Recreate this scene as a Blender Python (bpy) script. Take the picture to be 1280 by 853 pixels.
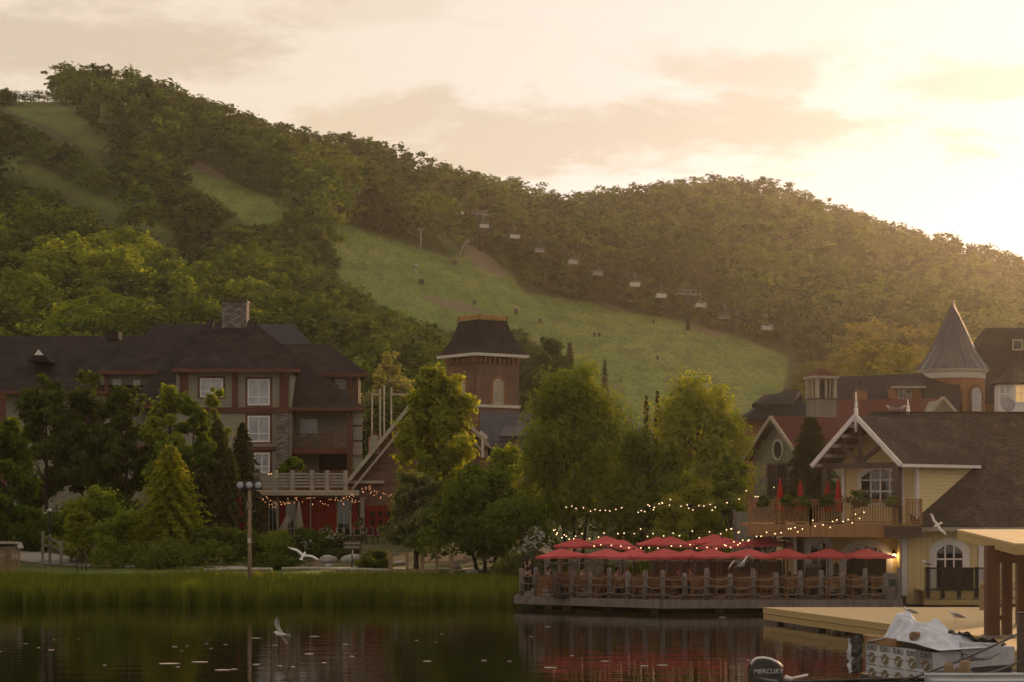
import bpy, math, random
import numpy as np
from mathutils import Vector, Matrix
for o in list(bpy.data.objects): bpy.data.objects.remove(o)
S = bpy.context.scene
COL = S.collection
R = math.radians
# ------------------------------------------------------------------ camera
F, YH, H = 2488.9, 622.0, 4.9          # focal length in photo pixels, horizon row, eye height
cd = bpy.data.cameras.new('camera'); cam = bpy.data.objects.new('camera', cd); COL.objects.link(cam)
cam.location = (0, 0, H); cam.rotation_euler = (R(90), 0, 0)
cd.lens = 70; cd.sensor_width = 36; cd.shift_y = (YH - 426.5) / 1280; cd.clip_start = 0.5; cd.clip_end = 6000
S.camera = cam
# ------------------------------------------------------------------ light
SUN_EL, SUN_AZ = R(11.0), R(25.0)       # azimuth measured from +Y towards +X
sd = Vector((math.sin(SUN_AZ) * math.cos(SUN_EL), math.cos(SUN_AZ) * math.cos(SUN_EL), math.sin(SUN_EL)))
sl = bpy.data.lights.new('sun', 'SUN'); sl.energy = 5.0; sl.angle = R(0.6); sl.color = (1.0, 0.62, 0.32)
so = bpy.data.objects.new('sun', sl); COL.objects.link(so); so.rotation_euler = sd.to_track_quat('Z', 'Y').to_euler(); so.location = (150, 300, 160)
S.view_settings.view_transform = 'Standard'; S.view_settings.look = 'None'
S.view_settings.exposure = 0.0; S.view_settings.gamma = 1.0; S.view_settings.use_curve_mapping = False
cy = S.cycles
cy.use_denoising = True; cy.use_adaptive_sampling = False; cy.max_bounces = 6; cy.diffuse_bounces = 2; cy.glossy_bounces = 3; cy.transmission_bounces = 4
cy.volume_bounces = 1; cy.sample_clamp_indirect = 6.0; cy.caustics_reflective = False; cy.caustics_refractive = False

class NT:
    """small wrapper to write node trees briefly"""
    def __init__(s, tree): s.t = tree
    def n(s, typ, **kw):
        nd = s.t.nodes.new(typ)
        for k, v in kw.items():
            if k in ('ins',):
                for a, b in v.items():
                    if isinstance(b, bpy.types.NodeSocket): s.t.links.new(b, nd.inputs[a])
                    else: nd.inputs[a].default_value = b
            else: setattr(nd, k, v)
        return nd
    def m(s, op, a, b=0.0, c=None, clamp=False):
        nd = s.t.nodes.new('ShaderNodeMath'); nd.operation = op; nd.use_clamp = clamp
        for i, x in enumerate((a, b) if c is None else (a, b, c)):
            if isinstance(x, bpy.types.NodeSocket): s.t.links.new(x, nd.inputs[i])
            else: nd.inputs[i].default_value = x
        return nd.outputs[0]
    def mix(s, fac, a, b, blend='MIX'):
        nd = s.t.nodes.new('ShaderNodeMix'); nd.data_type = 'RGBA'; nd.blend_type = blend
        for i, x in ((0, fac), (6, a), (7, b)):
            if isinstance(x, bpy.types.NodeSocket): s.t.links.new(x, nd.inputs[i])
            else: nd.inputs[i].default_value = x if i == 0 else (x[0], x[1], x[2], 1)
        return nd.outputs[2]
    def ss(s, x, a, b):                  # smoothstep a..b
        nd = s.t.nodes.new('ShaderNodeMapRange'); nd.interpolation_type = 'SMOOTHSTEP'
        s.t.links.new(x, nd.inputs[0]); nd.inputs[1].default_value = a; nd.inputs[2].default_value = b
        return nd.outputs[0]
    def l(s, a, b): s.t.links.new(a, b)

# ------------------------------------------------------------------ sky: Nishita behind a sunset cloud deck
def make_world():
    w = bpy.data.worlds.new('World'); S.world = w; w.use_nodes = True
    t = NT(w.node_tree); w.node_tree.nodes.clear()
    sky = t.n('ShaderNodeTexSky', sky_type='NISHITA', sun_disc=False, sun_elevation=SUN_EL, sun_rotation=SUN_AZ, air_density=1.0, dust_density=3.0, ozone_density=1.0)
    tc = t.n('ShaderNodeTexCoord'); d = tc.outputs['Generated']
    sp = t.n('ShaderNodeSeparateXYZ', ins={0: d}); x, y, z = sp.outputs
    yy = t.m('MAXIMUM', y, 0.08)
    u = t.m('DIVIDE', x, yy); v = t.m('DIVIDE', z, yy)
    cb = t.n('ShaderNodeCombineXYZ', ins={0: t.m('MULTIPLY', u, 1.0), 1: t.m('MULTIPLY', v, 2.6), 2: t.m('MULTIPLY', y, 0.7)})
    n1 = t.n('ShaderNodeTexNoise', ins={'Vector': cb.outputs[0], 'Scale': 13.0, 'Detail': 8.0, 'Roughness': 0.60, 'Distortion': 0.25}).outputs[0]
    n2 = t.n('ShaderNodeTexNoise', ins={'Vector': cb.outputs[0], 'Scale': 34.0, 'Detail': 5.0, 'Roughness': 0.6}).outputs[0]
    wob = t.m('ADD', t.m('MULTIPLY', t.m('SUBTRACT', n1, 0.5), 3.6), t.m('MULTIPLY', t.m('SUBTRACT', n2, 0.5), 1.3))
    def blob(px, py, rx, ry, lo=0.75, hi=1.25, k=1.0):
        a = t.m('DIVIDE', t.m('SUBTRACT', u, (px - 640) / F), rx / F)
        b = t.m('DIVIDE', t.m('SUBTRACT', v, (YH - py) / F), ry / F)
        q = t.m('SQRT', t.m('ADD', t.m('MULTIPLY', a, a), t.m('MULTIPLY', b, b)))
        q = t.m('SUBTRACT', q, wob)
        return t.m('MULTIPLY', t.m('SUBTRACT', 1.0, t.ss(q, lo, hi)), k)
    peach = blob(700, 162, 500, 50, 0.45, 1.2)
    for a in ((960, 85, 150, 34, 0.2, 1.1, 0.8), (1210, 105, 150, 30, 0.2, 1.2, 0.85), (430, 15, 230, 26, 0.1, 1.2, 0.4), (1020, 180, 190, 22, 0.1, 1.2, 0.5)):
        peach = t.m('MAXIMUM', peach, blob(*a))
    grey = blob(60, 52, 300, 60, 0.3, 1.4, 0.95)
    sunw = t.n('ShaderNodeVectorMath', operation='DOT_PRODUCT', ins={0: d, 1: tuple(sd)}).outputs['Value']
    near = t.ss(sunw, 0.80, 1.0)
    front = t.ss(sunw, -0.6, 0.95)
    veil = t.mix(front, (0.58, 0.49, 0.40), (0.93, 0.78, 0.61))
    veil = t.mix(near, veil, (0.85, 0.80, 0.77))
    bright = t.m('MULTIPLY', t.ss(v, 0.19, 0.13), 0.6)          # clear strip over the hill
    veil = t.mix(bright, veil, (0.99, 0.95, 0.91))
    veil = t.mix(t.m('MULTIPLY', peach, 0.92), veil, t.mix(near, (0.80, 0.62, 0.43), (0.62, 0.55, 0.47)))
    veil = t.mix(t.m('MULTIPLY', grey, 0.9), veil, (0.68, 0.55, 0.42))
    # rest of the dome: broken stratus
    back = t.ss(y, 0.35, 0.0)
    nb = t.n('ShaderNodeTexNoise', ins={'Vector': d, 'Scale': 3.0, 'Detail': 5.0}).outputs[0]
    veil = t.mix(t.m('MULTIPLY', back, t.ss(nb, 0.45, 0.6)), veil, (0.50, 0.44, 0.38))
    nis = t.mix(1.0, sky.outputs[0], (0.09, 0.09, 0.09), 'MULTIPLY')
    col = t.mix(0.93, nis, veil)
    bg = t.n('ShaderNodeBackground', ins={0: col, 1: WORLD_STRENGTH})
    t.l(bg.outputs[0], t.n('ShaderNodeOutputWorld').inputs[0])
WORLD_STRENGTH = 1.0
make_world()
HAZE_DENSITY, HAZE_COLOR, HAZE_G = 0.000085, (1.0, 0.91, 0.80), 0.77

# ------------------------------------------------------------------ mesh and object helpers
def W(px, py, Y): return Vector(((px - 640) * Y / F, Y, H - (py - YH) * Y / F))
def PX(px, Y): return (px - 640) * Y / F
def PZ(py, Y): return H - (py - YH) * Y / F

class MB:
    def __init__(s): s.v = []; s.f = []; s.sm = []
    def face(s, pts, smooth=False):
        b = len(s.v); s.v += [tuple(p) for p in pts]; s.f.append(tuple(range(b, b + len(pts)))); s.sm.append(smooth); return s
    def add(s, vs, fs, smooth=False):
        b = len(s.v); s.v += [tuple(p) for p in vs]
        for f in fs: s.f.append(tuple(b + i for i in f)); s.sm.append(smooth)
        return s
    def hexa(s, p):                      # 8 points: bottom 4 ccw, top 4 ccw
        return s.add(p, [(3, 2, 1, 0), (4, 5, 6, 7), (0, 1, 5, 4), (1, 2, 6, 5), (2, 3, 7, 6), (3, 0, 4, 7)])
    def box(s, c, d, rz=0.0, rx=0.0, ry=0.0):
        M = Matrix.Translation(c) @ Matrix.Rotation(rz, 4, 'Z') @ Matrix.Rotation(ry, 4, 'Y') @ Matrix.Rotation(rx, 4, 'X')
        x, y, z = d[0] / 2, d[1] / 2, d[2] / 2
        return s.hexa([M @ Vector(q) for q in ((-x, -y, -z), (x, -y, -z), (x, y, -z), (-x, y, -z), (-x, -y, z), (x, -y, z), (x, y, z), (-x, y, z))])
    def bx(s, x0, x1, y0, y1, z0, z1): return s.box(((x0 + x1) / 2, (y0 + y1) / 2, (z0 + z1) / 2), (x1 - x0, y1 - y0, z1 - z0))
    def beam(s, a, b, w, h, up=(0, 0, 1)):
        a = Vector(a); b = Vector(b); d = (b - a).normalized(); up = Vector(up)
        if abs(d.dot(up)) > 0.98: up = Vector((0, 1, 0))
        sx = d.cross(up).normalized() * w / 2; sz = sx.cross(d).normalized() * h / 2
        return s.hexa([a - sx - sz, a + sx - sz, b + sx - sz, b - sx - sz, a - sx + sz, a + sx + sz, b + sx + sz, b - sx + sz])
    def tube(s, pts, rad, n=8, cap=True):
        pts = [Vector(p) for p in pts]
        if not isinstance(rad, (list, tuple)): rad = [rad] * len(pts)
        base = len(s.v); prev = None
        for i, p in enumerate(pts):
            d = (pts[min(i + 1, len(pts) - 1)] - pts[max(i - 1, 0)]).normalized()
            a = prev if prev is not None else (Vector((1, 0, 0)) if abs(d.x) < 0.9 else Vector((0, 1, 0)))
            a = (a - d * a.dot(d)).normalized(); prev = a; b = d.cross(a)
            for k in range(n):
                t = 2 * math.pi * k / n; s.v.append(tuple(p + (a * math.cos(t) + b * math.sin(t)) * rad[i]))
        for i in range(len(pts) - 1):
            for k in range(n):
                q = base + i * n; s.f.append((q + k, q + (k + 1) % n, q + n + (k + 1) % n, q + n + k)); s.sm.append(True)
        if cap:
            s.f.append(tuple(base + k for k in reversed(range(n)))); s.sm.append(False)
            s.f.append(tuple(base + (len(pts) - 1) * n + k for k in range(n))); s.sm.append(False)
        return s
    def lathe(s, c, prof, n=16, smooth=True, a0=0.0):    # prof: (r, z)
        c = Vector(c); base = len(s.v)
        for r, z in prof:
            for k in range(n):
                t = a0 + 2 * math.pi * k / n; s.v.append((c.x + r * math.cos(t), c.y + r * math.sin(t), c.z + z))
        for i in range(len(prof) - 1):
            for k in range(n):
                q = base + i * n; s.f.append((q + k, q + (k + 1) % n, q + n + (k + 1) % n, q + n + k)); s.sm.append(smooth)
        s.f.append(tuple(base + k for k in reversed(range(n)))); s.sm.append(False)
        s.f.append(tuple(base + (len(prof) - 1) * n + k for k in range(n))); s.sm.append(False)
        return s
    def prism(s, poly, y0, y1):          # polygon in (x, z), extruded along y
        n = len(poly); area = sum(poly[i][0] * poly[(i + 1) % n][1] - poly[(i + 1) % n][0] * poly[i][1] for i in range(n))
        if area < 0: poly = poly[::-1]
        vs = [(x, y0, z) for x, z in poly] + [(x, y1, z) for x, z in poly]
        return s.add(vs, [tuple(range(n)), tuple(range(2 * n - 1, n - 1, -1))] + [(i + n, (i + 1) % n + n, (i + 1) % n, i) for i in range(n)])
    def extrude(s, poly, d):             # 3-D polygon extruded by vector d
        n = len(poly); d = Vector(d); vs = [Vector(p) for p in poly] + [Vector(p) + d for p in poly]
        nrm = Vector((0, 0, 0))
        for i in range(n): nrm += vs[i].cross(vs[(i + 1) % n])
        fl = nrm.dot(d) > 0
        fs = [tuple(range(n)), tuple(range(2 * n - 1, n - 1, -1))] + [(i, i + n, (i + 1) % n + n, (i + 1) % n) for i in range(n)]
        if fl: fs = [f[::-1] for f in fs]
        return s.add(vs, fs)
    def ball(s, c, r, nu=10, nv=7, sq=(1, 1, 1)):
        prof = [(max(1e-4, math.sin(math.pi * i / (nv - 1))), -math.cos(math.pi * i / (nv - 1))) for i in range(nv)]
        b = len(s.v); s.lathe((0, 0, 0), prof, nu)
        for i in range(b, len(s.v)):
            q = s.v[i]; s.v[i] = (c[0] + q[0] * r * sq[0], c[1] + q[1] * r * sq[1], c[2] + q[2] * r * sq[2])
        return s
    def xform(s, M):
        s.v = [tuple(M @ Vector(p)) for p in s.v]; return s
    def build(s, name, mat, parent=None, loc=None, bevel=0.0):
        root = parent
        while root is not None and root.parent is not None: root = root.parent
        off = root.location if root is not None else Vector(loc or (0, 0, 0))
        me = bpy.data.meshes.new(name)
        v = np.array(s.v, dtype=np.float64) - np.array(off)
        me.from_pydata(v.tolist(), [], s.f); me.polygons.foreach_set('use_smooth', s.sm)
        uv = me.uv_layers.new(name='UVMap'); data = np.zeros((len(me.loops), 2), np.float32)
        for p in me.polygons:                    # planar metres: u level, v up the face
            n = p.normal
            tx = Vector((-n.y, n.x, 0)) if abs(n.z) < 0.999 else Vector((1, 0, 0))
            tx.normalize(); ty = n.cross(tx)
            for li in p.loop_indices:
                q = Vector(s.v[me.loops[li].vertex_index]); data[li] = (q.dot(tx), q.dot(ty))
        uv.data.foreach_set('uv', data.ravel())
        me.materials.append(mat); me.update()
        o = bpy.data.objects.new(name, me); COL.objects.link(o)
        if parent is not None: o.parent = parent
        else: o.location = off
        if bevel:
            bm = o.modifiers.new('edge', 'BEVEL'); bm.width = bevel; bm.segments = 1; bm.limit_method = 'ANGLE'
        return o

def tag(o, label, cat, group=None, kind=None):
    if label: o['label'] = label
    if cat: o['category'] = cat
    if group: o['group'] = group
    if kind: o['kind'] = kind
    return o
def thing(name, label, cat, loc=(0, 0, 0), group=None, rz=0.0):
    o = bpy.data.objects.new(name, None); COL.objects.link(o); o.location = loc; o.empty_display_size = 0.3; o.rotation_euler.z = rz
    return tag(o, label, cat, group)
def dup(root, loc, rz=0.0, label=None, group=None, scale=None):
    def cp(o, par):
        c = o.copy(); COL.objects.link(c); c.parent = par
        for ch in kids(o): cp(ch, c)
        return c
    r = cp(root, None); r.location = loc; r.rotation_euler = (0, 0, rz)
    if scale: r.scale = scale if isinstance(scale, (tuple, list)) else (scale,) * 3
    if label: r['label'] = label
    if group: r['group'] = group
    return r
def kids(o): return [c for c in KID.get(o.name, ())] if o.name in KID else list(o.children)
KID = {}

# ------------------------------------------------------------------ materials
MATS = {}
def pm(name, c1, c2=None, scale=3.0, rough=0.7, bump=0.0, metal=0.0, stretch=(1, 1, 1), coord='Object', spec=0.3, detail=4.0):
    m = bpy.data.materials.new(name); m.use_nodes = True; t = NT(m.node_tree); b = m.node_tree.nodes['Principled BSDF']
    b.inputs['Roughness'].default_value = rough; b.inputs['Metallic'].default_value = metal; b.inputs['Specular IOR Level'].default_value = spec
    c2 = c2 or tuple(x * 0.72 for x in c1)
    tc = t.n('ShaderNodeTexCoord'); mp = t.n('ShaderNodeMapping', ins={'Vector': tc.outputs[coord], 'Scale': stretch})
    nz = t.n('ShaderNodeTexNoise', ins={'Vector': mp.outputs[0], 'Scale': scale, 'Detail': detail, 'Roughness': 0.62})
    f = t.ss(nz.outputs[0], 0.3, 0.7)
    t.l(t.mix(f, c1, c2), b.inputs['Base Color'])
    if bump:
        bp = t.n('ShaderNodeBump', ins={'Height': nz.outputs[0], 'Strength': bump, 'Distance': 0.05}); t.l(bp.outputs[0], b.inputs['Normal'])
    MATS[name] = m; return m
def brickm(name, c1, c2, cm, bw, bh, mort=0.01, rough=0.85, bump=0.4, noise=0.5, off=0.5, nscale=0.8):
    m = bpy.data.materials.new(name); m.use_nodes = True; t = NT(m.node_tree); b = m.node_tree.nodes['Principled BSDF']
    b.inputs['Roughness'].default_value = rough; b.inputs['Specular IOR Level'].default_value = 0.06
    uv = t.n('ShaderNodeTexCoord').outputs['UV']
    bt = t.n('ShaderNodeTexBrick', offset=off, ins={'Vector': uv, 'Color1': (*c1, 1), 'Color2': (*c2, 1), 'Mortar': (*cm, 1), 'Scale': 1.0, 'Mortar Size': mort, 'Mortar Smooth': 0.2, 'Bias': 0.0, 'Brick Width': bw, 'Row Height': bh})
    nz = t.n('ShaderNodeTexNoise', ins={'Vector': uv, 'Scale': nscale, 'Detail': 6.0, 'Roughness': 0.7})
    k = t.n('ShaderNodeMapRange', ins={0: nz.outputs[0], 1: 0.25, 2: 0.75, 3: 1 - noise, 4: 1 + noise * 0.6}).outputs[0]
    kc = t.n('ShaderNodeCombineXYZ', ins={0: k, 1: k, 2: k}).outputs[0]
    t.l(t.mix(1.0, bt.outputs[0], kc, 'MULTIPLY'), b.inputs['Base Color'])
    bp = t.n('ShaderNodeBump', ins={'Height': bt.outputs[1], 'Strength': bump, 'Distance': -0.03}); t.l(bp.outputs[0], b.inputs['Normal'])
    MATS[name] = m; return m
def boardm(name, c1, c2, w, vertical=True, rough=0.75, gap=0.12, bump=0.5, dark=0.35):
    """boards or clapboards: a groove every w metres, each board its own tone"""
    m = bpy.data.materials.new(name); m.use_nodes = True; t = NT(m.node_tree); b = m.node_tree.nodes['Principled BSDF']
    b.inputs['Roughness'].default_value = rough; b.inputs['Specular IOR Level'].default_value = 0.06
    sp = t.n('ShaderNodeSeparateXYZ', ins={0: t.n('ShaderNodeTexCoord').outputs['UV']})
    a, o = (sp.outputs[0], sp.outputs[1]) if vertical else (sp.outputs[1], sp.outputs[0])
    q = t.m('DIVIDE', a, w); fl = t.m('FLOOR', q); fr = t.m('SUBTRACT', q, fl)
    wn = t.n('ShaderNodeTexWhiteNoise', noise_dimensions='1D', ins={'W': fl}).outputs[0]
    cb = t.n('ShaderNodeCombineXYZ', ins={0: t.m('MULTIPLY', a, 9.0), 1: t.m('MULTIPLY', o, 1.2), 2: fl}).outputs[0]
    nz = t.n('ShaderNodeTexNoise', ins={'Vector': cb, 'Scale': 1.0, 'Detail': 4.0}).outputs[0]
    col = t.mix(t.m('ADD', t.m('MULTIPLY', wn, 0.6), t.m('MULTIPLY', t.m('SUBTRACT', nz, 0.3), 0.8), clamp=True), c1, c2)
    g = t.m('SUBTRACT', 1.0, t.ss(fr, 0.0, gap))
    t.l(t.mix(t.m('MULTIPLY', g, 1 - dark), col, (c1[0] * .2, c1[1] * .2, c1[2] * .2)), b.inputs['Base Color'])
    bp = t.n('ShaderNodeBump', ins={'Height': fr, 'Strength': bump, 'Distance': 0.02 if vertical else -0.02}); t.l(bp.outputs[0], b.inputs['Normal'])
    MATS[name] = m; return m
def leafm(name, c1, c2, trans=0.42, rnd=0.38):
    m = bpy.data.materials.new(name); m.use_nodes = True; t = NT(m.node_tree); m.node_tree.nodes.clear()
    at = t.n('ShaderNodeAttribute', attribute_name='tint').outputs['Fac']
    oi = t.n('ShaderNodeObjectInfo').outputs['Random']
    col = t.mix(at, c1, c2)
    k = t.m('ADD', t.m('MULTIPLY', oi, 2 * rnd), 1 - rnd); kc = t.n('ShaderNodeCombineXYZ', ins={0: t.m('POWER', k, 1.3), 1: k, 2: k}).outputs[0]
    col = t.mix(1.0, col, kc, 'MULTIPLY')
    tcol = t.mix(1.0, col, (1.75, 1.6, 0.55), 'MULTIPLY')
    d = t.n('ShaderNodeBsdfDiffuse', ins={0: col}); tr = t.n('ShaderNodeBsdfTranslucent', ins={0: tcol})
    mx = t.n('ShaderNodeMixShader', ins={0: trans, 1: d.outputs[0], 2: tr.outputs[0]})
    t.l(mx.outputs[0], t.n('ShaderNodeOutputMaterial').inputs[0]); MATS[name] = m; return m
def glassm(name, c, rough=0.06, c2=None):
    m = pm(name, c, c2 or tuple(x * 0.6 for x in c), 1.5, rough, spec=0.8); return m
def emitm(name, c, st, sample=False):
    m = bpy.data.materials.new(name); m.use_nodes = True; b = m.node_tree.nodes['Principled BSDF']
    b.inputs['Base Color'].default_value = (*c, 1); b.inputs['Emission Color'].default_value = (*c, 1); b.inputs['Emission Strength'].default_value = st
    if not sample: m.cycles.emission_sampling = 'NONE'
    MATS[name] = m; return m
M = MATS
# ------------------------------------------------------------------ terrain
def interp(x, tab): return np.interp(x, [a for a, _ in tab], [b for _, b in tab])
TREELINE = [(-500, 130), (-200, 118), (0, 118), (60, 116), (150, 108), (210, 118), (250, 134), (330, 154), (400, 176), (480, 200), (560, 222), (640, 240), (690, 257), (730, 256), (770, 250), (830, 243), (900, 240), (970, 244), (1040, 268), (1100, 290), (1180, 314), (1280, 341), (1400, 376), (1600, 440), (1900, 520)]
CREST = [(-500, 650), (0, 640), (400, 660), (690, 800), (900, 860), (1280, 860), (1900, 860)]
YB = 200.0
def shore_z(X, Y):
    sh = 92.0 + 4.0 / (1 + np.exp(-(X - 1.0) * 2.0))
    return np.interp(Y - sh, [-60, -12, -3, 1, 4.5, 7.5, 10, 19, 33, 108], [-1.5, -0.9, -0.5, -0.32, 0.05, 0.5, 0.88, 1.05, 2.35, 4.5])
def gz(X, Y):
    X = np.asarray(X, float); Y = np.asarray(Y, float)
    px = 640 + F * X / np.maximum(Y, 1.0)
    yc = interp(px, CREST); yt = interp(px, TREELINE) + interp(px, [(0, 2.6), (110, 4.0), (230, 8.5)]) * F / yc
    zc = H - (yt - YH) * yc / F
    t = np.clip((Y - YB) / (yc - YB), 0, 1.6)
    base = shore_z(X, np.minimum(Y, YB))
    up = np.where(t < 1, t - 0.055 * np.sin(2 * np.pi * t), 1 - 0.28 * (t - 1) - 0.9 * (t - 1) ** 2)
    zh = base + (zc - base) * up
    wob = 1.2 * np.sin(X * 0.031 + Y * 0.013) * np.sin(Y * 0.023 - X * 0.009) + 0.5 * np.sin(X * 0.11 + 1.3) * np.sin(Y * 0.06)
    return np.where(Y > YB, zh + wob * np.clip((Y - YB) / 60, 0, 1) * np.clip((1.0 - t) * 6, 0, 1), base)
def ground_at(px, py):                    # where the sight line through a photo point meets the ground
    Y = np.arange(92.0, 1000.0, 0.5); z = gz((px - 640) * Y / F, Y); ray = H - (py - YH) * Y / F
    i = np.nonzero(z >= ray)[0]
    Y0 = float(Y[i[0]]) if len(i) else 900.0
    X0 = (px - 640) * Y0 / F
    return Vector((X0, Y0, float(gz(X0, Y0))))
RUN_MAIN = [(226, 196), (262, 212), (300, 232), (345, 250), (410, 273), (480, 297), (560, 322), (600, 318), (640, 342), (655, 366), (740, 378), (800, 392), (860, 404), (930, 424), (985, 446), (978, 480), (965, 520), (900, 524), (800, 520), (745, 475), (690, 430), (655, 405), (600, 400), (545, 398), (500, 384), (465, 362), (430, 340), (412, 318), (412, 290), (396, 272), (372, 280), (340, 276), (312, 268), (286, 250), (256, 230), (230, 214)]
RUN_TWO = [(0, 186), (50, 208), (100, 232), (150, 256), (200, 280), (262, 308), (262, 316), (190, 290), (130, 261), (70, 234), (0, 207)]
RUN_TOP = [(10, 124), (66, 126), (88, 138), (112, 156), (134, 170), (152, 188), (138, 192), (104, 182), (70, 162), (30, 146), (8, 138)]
PATCHES = [[(230, 194), (256, 206), (282, 220), (284, 226), (262, 220), (236, 208)], [(582, 304), (600, 312), (622, 328), (636, 344), (626, 347), (600, 336), (580, 320)],
           [(520, 366), (560, 374), (604, 386), (606, 392), (572, 390), (530, 374)], [(735, 372), (775, 384), (800, 394), (770, 388)], [(850, 402), (905, 418), (900, 424), (862, 410)]]
def inpoly(px, py, poly):
    px = np.asarray(px, float); py = np.asarray(py, float); ins = np.zeros(px.shape, bool); n = len(poly)
    for i in range(n):
        x1, y1 = poly[i]; x2, y2 = poly[(i + 1) % n]
        if y1 == y2: continue
        c = ((y1 > py) != (y2 > py)) & (px < (x2 - x1) * (py - y1) / (y2 - y1) + x1); ins ^= c
    return ins
def in_runs(px, py): return inpoly(px, py, RUN_MAIN) | inpoly(px, py, RUN_TWO) | inpoly(px, py, RUN_TOP)

def groundm(name, wild):
    m = bpy.data.materials.new(name); m.use_nodes = True; t = NT(m.node_tree); b = m.node_tree.nodes['Principled BSDF']
    b.inputs['Roughness'].default_value = 0.95; b.inputs['Specular IOR Level'].default_value = 0.1
    co = t.n('ShaderNodeTexCoord').outputs['Object']
    nb = t.n('ShaderNodeTexNoise', ins={'Vector': co, 'Scale': 0.035, 'Detail': 6.0, 'Roughness': 0.6}).outputs[0]
    st = t.n('ShaderNodeMapping', ins={'Vector': co, 'Rotation': (0, 0, 0.25), 'Scale': (0.20, 0.045, 0.05)}).outputs[0]
    ns = t.n('ShaderNodeTexNoise', ins={'Vector': st, 'Scale': 1.5, 'Detail': 5.0, 'Roughness': 0.62}).outputs[0]
    nf = t.n('ShaderNodeTexNoise', ins={'Vector': t.n('ShaderNodeMapping', ins={'Vector': co, 'Scale': (1.0, 0.30, 0.6)}).outputs[0], 'Scale': 1.3, 'Detail': 6.0, 'Roughness': 0.75}).outputs[0]
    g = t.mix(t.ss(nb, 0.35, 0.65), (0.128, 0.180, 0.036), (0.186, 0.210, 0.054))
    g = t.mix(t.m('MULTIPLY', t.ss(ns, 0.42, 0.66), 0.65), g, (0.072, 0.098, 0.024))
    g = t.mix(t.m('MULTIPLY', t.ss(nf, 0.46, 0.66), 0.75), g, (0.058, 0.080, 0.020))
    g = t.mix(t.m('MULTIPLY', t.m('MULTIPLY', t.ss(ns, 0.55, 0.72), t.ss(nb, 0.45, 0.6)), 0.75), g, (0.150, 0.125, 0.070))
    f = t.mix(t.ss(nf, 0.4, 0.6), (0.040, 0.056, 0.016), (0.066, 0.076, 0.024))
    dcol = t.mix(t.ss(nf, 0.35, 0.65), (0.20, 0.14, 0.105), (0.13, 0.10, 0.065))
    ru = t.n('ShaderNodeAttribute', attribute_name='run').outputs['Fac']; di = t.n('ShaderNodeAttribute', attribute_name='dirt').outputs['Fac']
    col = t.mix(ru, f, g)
    col = t.mix(t.m('MULTIPLY', t.ss(t.m('ADD', di, t.m('MULTIPLY', t.m('SUBTRACT', ns, 0.5), 1.0)), 0.35, 0.75), 0.9), col, dcol)
    t.l(col, b.inputs['Base Color'])
    bp = t.n('ShaderNodeBump', ins={'Height': nf, 'Strength': 0.5, 'Distance': 0.25}); t.l(bp.outputs[0], b.inputs['Normal'])
    MATS[name] = m; return m
groundm('hill_ground', 1)

def grid_obj(name, X, Y, Z, mat, attrs=None):
    r, c = X.shape; v = np.stack([X, Y, Z], -1).reshape(-1, 3)
    i = np.arange(r * c).reshape(r, c)
    f = np.stack([i[:-1, :-1], i[:-1, 1:], i[1:, 1:], i[1:, :-1]], -1).reshape(-1, 4)
    me = bpy.data.meshes.new(name); me.from_pydata(v.tolist(), [], f.tolist()); me.polygons.foreach_set('use_smooth', [True] * len(f))
    for k, a in (attrs or {}).items():
        at = me.attributes.new(k, 'FLOAT', 'POINT'); at.data.foreach_set('value', a.reshape(-1).astype(np.float32))
    me.materials.append(mat); o = bpy.data.objects.new(name, me); COL.objects.link(o); return o
# hill: a sheet over azimuth and distance
uu = np.concatenate([np.linspace(-0.62, -0.27, 40), np.linspace(-0.268, 0.268, 560), np.linspace(0.27, 0.62, 40)])
yy = np.concatenate([np.linspace(YB, 900, 330), np.linspace(904, 1350, 60)])
UU, YY = np.meshgrid(uu, yy); XX = UU * YY; ZZ = gz(XX, YY)
pxs = 640 + F * UU; pys = YH - F * (ZZ - H) / YY
def soft(mask):
    a = mask.astype(float)
    for _ in range(2): a = (a + np.roll(a, 1, 0) + np.roll(a, -1, 0) + np.roll(a, 1, 1) + np.roll(a, -1, 1)) / 5
    return a
run = np.maximum(soft(inpoly(pxs, pys, RUN_MAIN) | inpoly(pxs, pys - 14, RUN_MAIN)), 0.5 * soft(in_runs(pxs, pys))); dirt = np.zeros_like(run)  # upper strips at half run colour: rougher growth, tree shade painted in
for p in PATCHES: dirt = np.maximum(dirt, soft(inpoly(pxs, pys, p)))
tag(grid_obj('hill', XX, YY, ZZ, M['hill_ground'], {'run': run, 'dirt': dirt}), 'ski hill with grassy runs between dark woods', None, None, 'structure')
# ground between lake and hill, and the lake bed
gx = np.concatenate([np.linspace(-700, -60, 24), np.linspace(-58, 58, 117), np.linspace(60, 700, 24)])
gy = np.concatenate([np.linspace(-50, 80, 8), np.linspace(82, 130, 97), np.linspace(132, YB, 35)])
GX, GY = np.meshgrid(gx, gy)
# keep the joint with the hill closed: the last row uses the hill's own first row height
GZ = shore_z(GX, GY)
PXg = 640 + F * GX / np.maximum(GY, 1)
lawn = np.clip(1 - np.abs(GY - 104) / 14, 0, 1) * 0.8
mulch = ((GY > 111) & (GY < 126)).astype(float) * 0.55
tag(grid_obj('ground', GX, GY, GZ, M['hill_ground'], {'run': lawn, 'dirt': mulch}), 'earth and mown grass along the lake shore', None, None, 'structure')

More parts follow.
